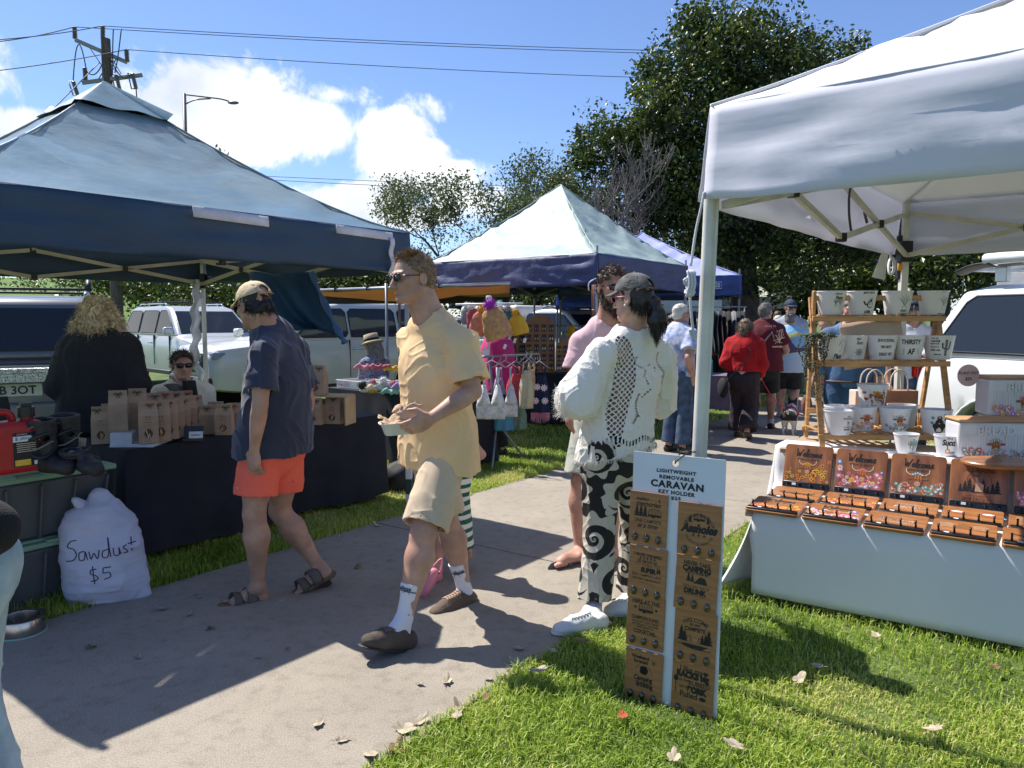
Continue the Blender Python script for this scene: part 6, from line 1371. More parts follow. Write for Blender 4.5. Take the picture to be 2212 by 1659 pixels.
def on_surface(mb, obj_, direction, off=.0012, mw=None):
 me=obj_.data;bv=BVHTree.FromPolygons([v.co.copy()for v in me.vertices], [tuple(p.vertices)for p in me.polygons]);d=V(direction).normalized();out=[]
 for v in mb.v:
  h=bv.ray_cast(V(v)-d*1.0, d)
  out.append(tuple(h[0]-d*off)if h[0]else v)
 mb.v=out;return mb
# the white table
E_, N_=V((.83, -.557, 0)), V((.557, .83, 0));O_=V((1.30, 4.02, 0))
def tb(s, d, z):return O_+E_*s+N_*d+V((0, 0, z))
ROT_T=math.atan2(-.557, .83)
def white_table():
 tab=thing('trestle_table', 'two level display table hidden beneath the long white cloth', 'table', tb(1.0, .6, 0), ROT_T);wd=M('ply', (.4, .3, .2), .7);mt=M('table_leg_grey', (.25, .25, .26), .4, metal=.6)
 for nm, c, sz in(('tabletop', (0, .42, .715), (2.1, .62, .03)), ('lower_top', (0, -.24, .467), (2.1, .68, .03))):mb=MB();mb.box(c, sz);mb.obj(nm, wd, tab, bevel=.004)
 for x in(-.95, .95):
  for y, h in((.65, .7), (.2, .7), (-.5, .45)):mb=MB();mb.box((x, y, h/2), (.03, .03, h));mb.obj('leg', mt, tab)
 cm=M_trans('cloth_white', (.84, .84, .86), .10, .85, tcol=(.6, .62, .7), var=.03, vs=2, bump=.55, bs=4.5, bdist=.03, stretch=(1, 1, .5))
 prof=[(1.02, .735), (.9, .737), (.80, .737), (.765, .735), (.755, .72), (.75, .60), (.745, .51), (.73, .49), (.5, .488), (.2, .488), (.03, .488), (.008, .484), (-.002, .46), (-.002, .35), (.0, .25), (.002, .15), (.004, .08), (.005, .035)]
 ns, S1=90, 2.35;mb=MB();vs=[]
 for j, (d, z)in enumerate(prof):
  dr=max(0, (.47-z)/.45)if d<0 else 0
  for i in range(ns):
   s=-.0+S1*i/(ns-1);f=.016*dr*math.sin(s*5.2+.6)+.008*dr*math.sin(s*17+2)+.012*dr*math.sin(s*2.1)
   zz=z+dr*(.012*math.sin(s*3.0+1)+.0)+(.03*dr*s/2);s0=-.09*min(1, max(0, (d-.45)/.3))*max(0, 1-s*3);vs.append(tb(s+s0-.06*dr*max(0, 1-s*5), d-f*.55-.012*dr, zz))
 mb.add(vs, [(j*ns+i, j*ns+i+1, (j+1)*ns+i+1, (j+1)*ns+i)for j in range(len(prof)-1)for i in range(ns-1)])
 n=26;m=16;vs=[]
 for j in range(m):
  v=j/(m-1)
  for i in range(n):
   k=i/(n-1)*10;a=int(min(k, 9.999));fr=k-a;keys=[prof[q]for q in(0, 2, 3, 5, 6, 7, 8, 9, 10, 11, 12)];d=keys[a][0]*(1-fr)+keys[a+1][0]*fr;z=keys[a][1]*(1-fr)+keys[a+1][1]*fr
   near=max(0, 1-d/.3);fold=.030*math.sin(d*16+1)+.014*math.sin(d*37);out=.09*min(1, max(0, (d-.45)/.3))+v*.07+v**2*(.03+.05*near)+fold*v
   vs.append(tb(-out, d-.06*v*near+.015*v*math.sin(d*9), z+(.03+.015*math.sin(d*12)-z)*v))
 mb.add(vs, [(j*n+i, j*n+i+1, (j+1)*n+i+1, (j+1)*n+i)for j in range(m-1)for i in range(n-1)])
 o=mb.obj('tablecloth', cm, smooth='auto', solid=.002);tag(o, 'long white cloth over the two level table, touching the grass', 'tablecloth')
def wood_mat():return M('acacia', (.42, .165, .055), .35, var=.5, vs=3.6, stretch=(5, 1.1, 1.1), detail=7, coat=.3, col2=(.12, .040, .015))
def wood2():return M('acacia_light', (.46, .20, .075), .35, var=.5, vs=3., stretch=(1.2, 8, 5), detail=6, coat=.3, col2=(.20, .075, .028))
def board(label, T, kind, wm, upright=False, w=.272, h=.272):
 """T: frame whose x is along the board, y up the board, z out of its face"""
 P, MS=PAL();t=bpy.data.objects.new('hook_board', None);C.objects.link(t);t.matrix_world=T;t.empty_display_size=.05;tag(t, label, 'sign board')
 mb=MB();r=.018;pts=[]
 for cx, cy, a0 in((w/2-r, h/2-r, 0), (-w/2+r, h/2-r, 90), (-w/2+r, -h/2+r, 180), (w/2-r, -h/2+r, 270)):
  for k in range(5):a=R(a0+22.5*k);pts.append((cx+r*math.cos(a), cy+r*math.sin(a)))
 mb.prism(pts, -.016, 0);mb.obj('panel', wm, t, bevel=.002)
 mb=MB();mb.box((0, -h/2+.028, .006), (w*.96, .040, .012));st=mb.obj('hook_strip', M('strip_black', (.012, .012, .013), .3), t, bevel=.006)
 for k in range(4):
  x=w*(-.36+.24*k);mb=MB();mb.tube([V((x, -h/2+.034, .012)), V((x, -h/2+.028, .028)), V((x, -h/2+.018, .036)), V((x, -h/2+.026, .050))], [.0055, .005, .0045, .0058], 8);mb.obj('hook', M('hook_bronze', (.03, .027, .025), .25, metal=.7), t, smooth=True)
 mb=MB();mb.box((-w*.24, -h/2+.03, .0125), (.022, .014, .001));mb.obj('price_sticker', M('sticker_white', (.75, .75, .76), .6), t)
 mb=MB();I=Matrix.Identity(4);k_=P['k'];rr=random.Random(label);y0=-h/2+.06
 def meadow(cols, n, hh, rmin=.009, rmax=.02):
  for _ in range(n):
   x=rr.uniform(-.46, .46)*w;e=abs(x)/(w/2);y=y0+rr.random()**1.4*hh*(.45+.75*e);c=rr.choice(cols);flower(mb, I, x, y, rr.uniform(rmin, rmax), c[0], c[1], .0005+rr.random()*.0006)
 if kind[0]=='W':
  col=P['w']if 'white' in kind else k_;cursive(mb, 'Welcome', I, w*.56, 0, h*.30, .0065, col);wreath(mb, I, 0, h*.175, w*.48, col)
  if kind.endswith('sun'):meadow([('o', 'd'), ('y', 'd'), ('o', 'd')], 46, .11, .008, .017);cow(mb, I, 0, -.012, .065, 'y', 'd', .0014)
  elif kind.endswith('pink'):meadow([('p', 'c'), ('p', 'r'), ('v', 'c'), ('c', 'p'), ('p', 'w')], 60, .10, .008, .02);meadow([('g', 'g'), ('l', 'w'), ('y', 'o')], 9, .14);cow(mb, I, .01, -.02, .075, 'p', 'o', .0014)
  elif kind.endswith('teal'):meadow([('t', 'g'), ('t', 'c'), ('q', 'r'), ('t', 'w'), ('r', 'c')], 62, .055, .008, .019);cow(mb, I, .0, -.012, .078, 't', 'w', .0014)
  elif kind.endswith('flat'):meadow([('o', 'd'), ('y', 'r'), ('p', 'o'), ('r', 'y')], 50, .09, .008, .018)
 if kind=='deer':
  put_text(mb, 'WEEKEND FORECAST', I, w=w*.46, cy=h*.36, bold=.02, mi=k_);put_text(mb, 'DEER HUNTING', I, w=w*.54, cy=h*.29, h=.02, bold=.03, mi=k_);put_text(mb, 'WITH A CHANCE OF', I, w=w*.42, cy=-h*.22, bold=.02, mi=k_);put_text(mb, 'BEER DRINKING', I, w=w*.52, cy=-h*.285, h=.019, bold=.03, mi=k_)
  stroke(mb, [(.055*math.cos(a*.3), .025+.055*math.sin(a*.3))for a in range(21)], .002, I, k_, .0006, True)
  for q in range(9):pine(mb, I, -.085+.021*q, -.045, .045+.015*(q%3), k_)
  q_=P['q'];z=.0016;mb.add([(-.018, -.035, z), (.02, -.035, z), (.022, .005, z), (.0, .015, z), (-.008, .04, z), (-.02, .045, z), (-.014, .01, z)], [tuple(range(7))], q_, I)
  for s_ in(-1, 1):stroke(mb, [(-.014, .045), (-.014+s_*.018, .058), (-.014+s_*.02, .075)], .003, I, k_, .002)
 if kind=='family':put_text(mb, 'family', I, w=w*.55, cy=.02, bold=.02, shear=.4, mi=P['w']);put_text(mb, 'ALWAYS LOVE', I, w=w*.4, cy=.07, bold=.02, mi=P['w'])
 if kind=='show':put_text(mb, 'WELCOME TO THE', I, w=w*.5, cy=.075, bold=.02, mi=P['w']);put_text(mb, 'Shitshow', I, w=w*.66, cy=.025, bold=.04, shear=.35, mi=P['w']);put_text(mb, 'HOPE YOU BROUGHT', I, w=w*.5, cy=-.02, bold=.02, mi=P['w'])
 if kind=='cars':
  for x in(-.07, .07):disc(mb, I, x, .05, .035, P['r'], 12, .0006, .5);disc(mb, I, x, .05, .028, P['w'], 12, .0008, .45)
  put_text(mb, 'beach vibes', I, w=w*.3, cy=.0, mi=k_)
 if kind=='horns':
  stroke(mb, [(-.09, .03), (-.05, .02), (0, .03), (.05, .02), (.1, .05)], .012, I, k_, .0006);stroke(mb, [(-.02, .0), (.04, .03), (.1, .01)], .008, I, k_, .0006);put_text(mb, 'Welcome', I, w=w*.35, cy=.07, shear=.3, mi=k_)
 if kind=='lines':
  for x in(-.075, .0, .07):
   for j in range(4):stroke(mb, [(x-.03, .02+.018*j), (x, .03+.018*j), (x+.03, .02+.016*j)], .0025, I, P['c']if x else k_, .0006)
 if mb.v:mb.obj('print', MS, t)
 return t
def boards():
 A, B=wood_mat(), wood2()
 def fr(org, tilt):
  x=E_;ny=V((N_.x*math.cos(R(tilt)), N_.y*math.cos(R(tilt)), math.sin(R(tilt))));z=x.cross(ny);return Matrix.Translation(org)@Matrix((x, ny, z)).transposed().to_4x4()
 sp=.292
 for k, (kind, lab)in enumerate((('Wsun', 'upright Welcome board with sunflowers and a highland cow'), ('Wpink', 'upright Welcome board with pink meadow flowers and a cow'), ('Wteal', 'upright Welcome board with teal succulents under a cow'), ('deer', 'upright weekend forecast deer hunting board'), ('Wpink', 'upright board cut by the right edge of the photo'))):
  board(lab, fr(tb(.13+sp*k, .645, .507+.136*math.sin(R(72))), 72), kind, A, True)
 for k, (kind, lab)in enumerate((('horns', 'flat board with black bull horns drawing, second row'), ('W flat', 'flat Welcome board with bright flowers, second row'), ('family', 'flat board with white family lettering'), ('cars', 'flat board with two round white pictures'), ('lines', 'flat board at the right end of the second row'))):
  board(lab, fr(tb(.115+sp*k, .42, .516), 5), kind, B)
 for k, (kind, lab)in enumerate((('W flat', 'flat Welcome board with orange flowers at the near left corner'), ('Wpink', 'flat Welcome board with pink flowers in the front row'), ('show', 'flat board with white Welcome to the Shitshow lettering'), ('lines', 'flat board with faint line drawings in the front row'), ('horns', 'flat board at the right end of the front row'))):
  board(lab, fr(tb(.095+sp*k, .115, .513), 4), kind, B)
def pot(label, loc, r1=.091, r0=.068, h=.150, text=(), art=None, face=0., slim=1., group=None):
 P, MS=PAL();t=thing('plant_pot', label, 'plant pot', loc, face-.24, group);wm=M('pot_white', (.74, .745, .76), .35, var=.02, coat=.2)
 mb=MB();mb.lathe([(r0*.3, .002), (r0, .0), (r0+.001, .004), (r1, h-.008), (r1+.003, h-.007), (r1+.003, h), (r1-.003, h), (r1-.005, h-.012), (r0-.004, .008), (.004, .007)], n=40, sy=.92);b=mb.obj('pot_shell', wm, t, smooth='auto')
 mb=MB();rm=(r0+r1)/2+.0015;sl=math.atan2(r1-r0, h);T=Matrix.Translation((0, -rm*.93, h*.5))@Matrix.Rotation(R(90), 4, 'X');Tw=Matrix(((1, 0, 0, 0), (0, 0, -1, -rm*.92), (0, 1, 0, h*.5), (0, 0, 0, 1)))
 for(s, w, y, x, bold, sh)in text:put_text(mb, s, Tw, w=w*1.32, h=w*1.32*1.4*text_mesh(s, bold=bold+.03, shear=sh)[3]/text_mesh(s, bold=bold+.03, shear=sh)[2], cx=x, cy=y*1.2, bold=bold+.03, shear=sh, mi=P['k'])
 if art:art(mb, Tw, P)
 if mb.v:
  out=[]
  for(x, y, z)in mb.v:
   rr_=r0+(r1-r0)*max(0, min(1, z/h))+.0012+max(0, -(y+rm*.92))*1.;a=x/rm;out.append((rr_*math.sin(a), -rr_*math.cos(a)*.92-.0004, z))
  mb.v=out;mb.obj('print', MS, t)
 return t
def shelf_and_pots():
 pine_=M('bamboo', (.50, .27, .105), .45, var=.25, vs=4, stretch=(1, 1, 9), coat=.2);t=thing('plant_stand', 'three tier folding bamboo plant stand on the white table', 'plant stand', tb(.62, .95, .74));S0=V((1.90, 4.60, 0));X=V((1, -.02, 0));Yd=V((.06, 1, 0))
 p=lambda x, y, z:S0+X*x+Yd*y+V((0, 0, z))
 wdt=.79;mbx=lambda nm, a, b, w, h_:(lambda mb:(mb.bar(a, b, w, h_), mb.obj(nm, pine_, t, bevel=.003, world=True)))(MB())
 for x in(0, wdt):
  mbx('leg', p(x, 0, .742), p(x-(0 if x else.0), .30, 1.66), .034, .02);mbx('leg', p(x+(.03 if not x else-.03), .40, .742), p(x, .24, 1.70), .034, .02)
 tiers=[(.80, .02, .40), (1.245, .12, .36), (1.525, .20, .34)]
 for(z, y0, y1)in tiers:
  mbx('front_rail', p(-.02, y0, z), p(wdt+.02, y0, z), .02, .034);mbx('back_rail', p(0, y1, z), p(wdt, y1, z), .018, .03);mb=MB();n=13
  for k in range(n):mb.bar(p(.03+(wdt-.06)*k/(n-1), y0-.005, z+.021), p(.03+(wdt-.06)*k/(n-1), y1, z+.021), .03, .008, up=V((0, 0, 1)))
  mb.obj('slatted_shelf', pine_, t, world=True, bevel=.002)
 mbx('top_rail', p(0, .26, 1.655), p(wdt, .26, 1.655), .018, .034);mbx('cross_rail', p(0, .32, .93), p(wdt, .32, .93), .018, .03);mbx('cross_rail', p(0, .3, 1.36), p(wdt, .3, 1.36), .018, .03)
 def line(pts, w=.0022, col='k'):return lambda mb, T, P:[stroke(mb, q, w, T, P[col], .0006)for q in pts]
 def plant_art(mb, T, P, x=.02, s=1., col='k'):
  stroke(mb, [(x-.012*s, -.02*s), (x-.009*s, -.045*s), (x+.012*s, -.045*s), (x+.015*s, -.02*s)], .0018, T, P[col], .0006, True)
  for a in(-60, -30, 0, 30, 62):q=[(x, -.018*s), (x+.02*s*math.sin(R(a-14)), .005*s+.012*s*math.cos(R(a))), (x+.04*s*math.sin(R(a)), -.0+.05*s*math.cos(R(a))), (x+.02*s*math.sin(R(a+16)), .005*s+.012*s*math.cos(R(a)))];stroke(mb, q, .0016, T, P[col], .0006, True)
 def cactus(mb, T, P, x=.03, s=1., col='k'):
  stroke(mb, [(x, -.05*s), (x, .05*s)], .014*s, T, P[col], .0006);stroke(mb, [(x, -.01*s), (x-.02*s, 0), (x-.022*s, .03*s)], .008*s, T, P[col], .0006);stroke(mb, [(x, -.015*s), (x+.02*s, -.005*s), (x+.024*s, .04*s)], .008*s, T, P[col], .0006)
  for q in(-.003, .002):stroke(mb, [(x+q, -.045*s), (x+q, .045*s)], .0012, T, P['w'], .001)
 def drips(mb, T, P):
  for q in(-1, 1):
   for k in range(3):stroke(mb, [(q*(.034+.005*k), -.012-.012*k), (q*(.046+.002*k), -.006-.014*k), (q*(.044), -.018-.012*k)], .002, T, P['k'], .0006, True)
 def arm(mb, T, P):
  disc(mb, T, .03, -.012, .022, P['k'], 14, .0006);disc(mb, T, .032, -.012, .017, P['w'], 14, .0009);stroke(mb, [(-.012, .008), (.0, -.012), (.02, -.01), (.04, .02)], .010, T, P['k'], .0007)
  for k in range(3):stroke(mb, [(.012+.011*k, -.012), (.02+.01*k, .012), (.032+.008*k, .028)], .0025, T, P['k'], .0011)
 def cows(crown, mid, cols, n=30):
  def f(mb, T, P):
   r=random.Random(n+len(crown))
   for _ in range(n):c=r.choice(cols);flower(mb, T, r.uniform(-.075, .075), r.uniform(-.06, -.02 if crown!='y' else.03), r.uniform(.006, .013), c[0], c[1], .0004+r.random()*.0004)
   cow(mb, T, .01, -.005, .06, crown, mid, .0012)
  return f
 def figure(mb, T, P):
  for(x, y, r)in((0, .03, .014), (0, -.0, .024), (-.02, -.02, .018), (.022, -.02, .018), (.0, -.035, .03)):disc(mb, T, x, y, r, P['k'], 12, .0006+r*.01)
  for(x, y)in((-.035, .03), (.036, .02), (.03, .045), (-.04, 0), (.05, -.01)):disc(mb, T, x, y, .010, P['t'], 9, .0005)
  disc(mb, T, 0, .035, .008, P['q'], 10, .002)
 z3, z2, z1=1.55, 1.27, .825;f=.0
 pot('pot with small potted plants drawing, left end of the top shelf', p(.115, .27, z3), text=[('I WET MY', .038, .045, .025, 0, .2), ('Plants', .038, .026, .03, 0, .3)], art=lambda mb, T, P:(plant_art(mb, T, P, .01, .5), plant_art(mb, T, P, .042, .8)), face=.15)
 pot('pot reading JUST DO IT LATER with a sloth arm', p(.31, .27, z3), text=[('JUST DO IT', .055, .052, .02, .04, 0), ('LATER.', .036, -.048, .018, .04, 0)], art=arm, face=.15)
 pot('pot with a leafy plant and heart drawing on the top shelf', p(.535, .27, z3), text=[("I'M SEXY", .036, -.042, .022, 0, .1), ('& I GROW IT', .052, -.058, .022, 0, .1)], art=lambda mb, T, P:plant_art(mb, T, P, .022, 1.1), face=.1)
 pot('pot with a drooping plant drawing, right end of the top shelf', p(.76, .27, z3), text=[('FEELING CUTE', .045, .058, .045, 0, 0), ('MIGHT DIE LATER', .05, -.058, .045, 0, 0)], art=lambda mb, T, P:plant_art(mb, T, P, .045, 1.0), face=.1)
 pot('pot with a woman face line drawing, left end of the middle shelf', p(.10, .2, z2), text=[('Plant', .05, -.045, .035, 0, .35)], art=line([[(.03, .01), (.04, .03), (.055, .02), (.06, -.0), (.05, -.02), (.04, -.025)], [(.035, .03), (.05, .055), (.06, .03), (.075, .05)], [(.045, .008), (.052, .006)]]), face=.1)
 pot('pot with a succulent drawing beside the woman face pot', p(.255, .24, z2), text=[('Not', .02, .045, .01, 0, .3), ('Succ', .032, .025, .02, 0, .3)], art=lambda mb, T, P:[flower(mb, T, .02, -.03, .028-.006*k, 'k' if k%2==0 else 'w', 'k', .0006+.0003*k, 8)for k in range(4)], face=.1)
 pot("pot reading SHOCKING I'M NOT DEAD YET", p(.42, .2, z2), text=[('SHOCKING..', .075, .038, .012, .01, .1), ("I'M NOT", .05, .004, .012, .01, .1), ('DEAD YET', .065, -.034, .012, .01, .1)], face=.0)
 pot('pot reading THIRSTY AF', p(.59, .2, z2), text=[('THIRSTY', .085, .03, 0, .01, .1), ('AF', .034, -.02, 0, .01, .1)], art=drips, face=-.05)
 pot('pot with a tall black cactus and small writing', p(.775, .2, z2), text=[('I am no', .03, .05, -.035, 0, .4), ('CACTUS', .036, .034, -.03, .04, 0), ('expert but', .038, .02, -.035, 0, 0), ('I KNOW A', .038, .004, -.035, 0, 0), ('PRICK when', .042, -.012, -.03, .02, 0), ('I see one', .036, -.034, -.02, 0, .4)], art=cactus, face=-.1)
 pot('pot reading I am a plantaholic, left end of the bottom shelf', p(.11, .05, z1-.01), text=[('I AM A', .018, .035, .05, 0, 0), ('PLANTAHOLIC', .05, .024, .05, 0, 0), ('ON THE ROAD TO', .04, -.02, .05, 0, 0), ('RECOVERY', .036, -.032, .05, .02, 0)], art=lambda mb, T, P:plant_art(mb, T, P, .05, .3, 'g'), face=.0)
 pot('pot half hidden behind the plantaholic pot', p(.17, .2, z1), art=lambda mb, T, P:[disc(mb, T, .06, -.02+.02*k, .012, P['g'], 8, .0006)for k in range(3)], face=.15)
 pot('pot with a highland cow in pink flowers', p(.295, .16, z1), art=cows('p', 'o', [('p', 'c'), ('p', 'w'), ('y', 'o')]), face=.1)
 pot('pot with sunflowers and a cow, stacked above the others', p(.39, .24, z1+.135), art=cows('y', 'd', [('o', 'd'), ('y', 'd'), ('r', 'd')], 46), face=.05)
 pot('pot with a cow over teal succulents in the bottom row', p(.475, .1, z1), art=cows('t', 'w', [('t', 'g'), ('r', 'c'), ('t', 'w')]), face=.05)
 pot('plain pot half hidden at the back of the bottom shelf', p(.60, .27, z1), art=lambda mb, T, P:disc(mb, T, -.03, -.01, .016, P['o'], 8, .0006), face=.1)
 pot('pot with a dark splattered hooded figure', p(.71, .06, z1-.01), r1=.09, h=.155, art=figure, face=.0)
 pot('small pot with a green cactus print on the table', tb(.565, .85, .74)+V((.06, -.02, 0)), r1=.068, r0=.048, h=.118, text=[('PLANTS ARE MY', .04, .042, .018, 0, 0), ('SOUL MATES', .032, -.045, .018, 0, 0)], art=lambda mb, T, P:[cactus(mb, T, P, .005+.018*k, .45+.2*(k%2), 'g' if k!=1 else 't')for k in range(3)], face=.1)
 pot("small pot reading I'm a Succa for Plants on the table", tb(.76, .88, .74)+V((.085, -.0, 0)), r1=.070, r0=.05, h=.118, text=[("I'm a", .02, .04, -.002, 0, .2), ('Succa', .058, .018, .0, .02, .3), ('PLANTS', .032, -.03, .018, 0, .1)], art=lambda mb, T, P:(stroke(mb, [(-.02, -.04), (-.018, -.02), (.0, -.02), (-.002, -.04)], .008, T, P['o'], .0006, True), stroke(mb, [(-.01, -.018), (-.01, .01)], .006, T, P['g'], .0006)), face=-.05)
 tr=thing('trailing_plant', 'grey green string of beads succulent hanging off the middle shelf', 'plant', p(.02, .16, 1.4));r=random.Random(8);mb=MB();lf=M('bead_green', (.055, .075, .035), .5, var=.3, vs=40)
 for k in range(22):
  a=p(.0+r.uniform(-.03, .10), .13+r.uniform(-.04, .06), 1.415);L_=r.uniform(.08, .40);pts=spline([a, a+V((-.04-r.random()*.03, -.02, .005)), a+V((-.06-r.random()*.04, -.04, -L_*.5)), a+V((-.05-r.random()*.03, -.04, -L_))], 8)
  mb.tube(pts, .0012, 4)
  for q in pts[::1]:
   for _ in range(2):mb.ball(q+V((r.gauss(0, .004), r.gauss(0, .004), r.gauss(0, .004))), .0048, 6)
 mb.obj('foliage', lf, tr, smooth=True, world=True)
 kb=M('kraft_pale', (.62, .50, .41), .8, var=.06, bump=.2, bs=30)
 mb=MB();T=Matrix.Translation(p(.42, .34, 1.36))@Matrix.Rotation(R(-9), 4, 'Y')
 for k in range(5):mb.box((0.006*k, .012*k, .0+.004*k), (.40, .004, .28), T)
 o=mb.obj('paper_stack', kb, bevel=.002);tag(o, 'sheaf of large pale paper bags standing behind the middle shelf pots', 'paper bags')
 for k, (x, lab)in enumerate(((.50, 'kraft carrier bag with twisted cord handles behind the bottom shelf'), (.66, 'brown carrier bag at the right behind the dark figure pot'))):
  t2=thing('carrier_bag', lab, 'carrier bag', p(x, .52, .745));mb=MB();mb.box(V((x*0, 0, .15)), (.26, .10, .30));mb.obj('bag_body', kb if k==0 else M('kraft_brown', (.36, .20, .13), .8), t2, bevel=.004)
  for y in(-.045, .045):mb=MB();mb.tube(spline([V((-.06, y, .30)), V((-.05, y, .40)), V((0, y, .44)), V((.05, y, .40)), V((.06, y, .30))], 5), .005, 6);mb.obj('handle', M('cord_cream', (.6, .5, .38), .8), t2, smooth=True)
 T=Matrix.Translation(p(.845, -.03, 1.185))@Matrix(((1, 0, 0, 0), (0, 0, -1, 0), (0, 1, 0, 0), (0, 0, 0, 1)));mb=MB();mb.lathe([(.001, 0), (.066, 0), (.066, .004), (.001, .004)], n=40, T=T, cap=False);o=mb.obj('price_disc', M('disc_pink', (.62, .42, .42), .35), smooth='auto');tag(o, 'round pink plant pot price disc on the stand', 'price sign')
 T2=T@Matrix.Translation((0, 0, .0048));mb=MB();put_text(mb, 'PLANT POT', T2, w=.118, cy=.014, bold=.02);put_text(mb, '$20', T2, w=.038, cy=-.022, bold=.02);mb.obj('price_lettering', INK(), o)
 def bin_(label, c, rz, w, d, h, cols, cr, mid):
  P, MS=PAL();t3=thing('bread_bin', label, 'bread bin', c, rz);wm=M('enamel_white', (.64, .64, .68), .3, var=.02, coat=.4);mb=MB();mb.box((0, 0, h/2), (w, d, h));mb.obj('bin_body', wm, t3, bevel=.018, seg=4)
  mb=MB();mb.box((0, 0, h+.009), (w+.006, d+.006, .016));mb.obj('lid', M('lid_bamboo', (.55, .30, .14), .5), t3, bevel=.006)
  mb=MB();
  for k in range(22):mb.box((-w*.42+w*.84*k/21, -d/2-.001, h*.42), (.006, .006, h*.5))
  mb.obj('fluting', wm, t3, bevel=.002);T=Matrix(((1, 0, 0, 0), (0, 0, -1, -d/2-.0045), (0, 1, 0, h*.5), (0, 0, 0, 1)))
  mb=MB();put_text(mb, 'BREAD', T, w=w*.5, cy=h*.28, bold=.02);b2=mb.obj('raised_lettering', M('enamel_white2', (.72, .72, .76), .3), t3, solid=.008)
  mb=MB();r=random.Random(w*100)
  for _ in range(80):c_=r.choice(cols);x=r.uniform(-.43, .43)*w;flower(mb, T, x, -h*.46+r.random()**1.5*h*.22, r.uniform(.007, .017), c_[0], c_[1], .0006+r.random()*.0008)
  cow(mb, T, 0, -h*.18, h*.36, cr, mid, .002);mb.obj('print', MS, t3)
 bin_('white enamel bread bin with BREAD lettering, a cow and teal succulents', V((2.72, 4.30, .74)), R(-5), .40, .17, .205, [('t', 'g'), ('r', 'c'), ('t', 'w'), ('p', 'c')], 't', 'w')
 bin_('pink lidded bread bin with pink flowers, raised above the other at the right edge', V((3.02, 4.52, .955)), R(-5), .40, .17, .215, [('p', 'c'), ('p', 'w'), ('y', 'o'), ('v', 'c')], 'p', 'o')
 mb=MB();mb.box((3.02, 4.52, .845), (.36, .16, .2));o=mb.obj('display_box', M('enamel_white', (.64, .64, .68), .3), bevel=.01);tag(o, 'plain white box under the pink lidded bread bin', 'box')
 mb=MB();c=W(2160, 990, 3.98);c.z=.752;mb.lathe([(.001, 0), (.185, 0), (.19, .006), (.19, .016), (.184, .022), (.001, .022)], c, 48, sy=.8);o=mb.obj('serving_board', wood2(), smooth='auto');tag(o, 'round timber serving board lying at the right end of the table', 'serving board')
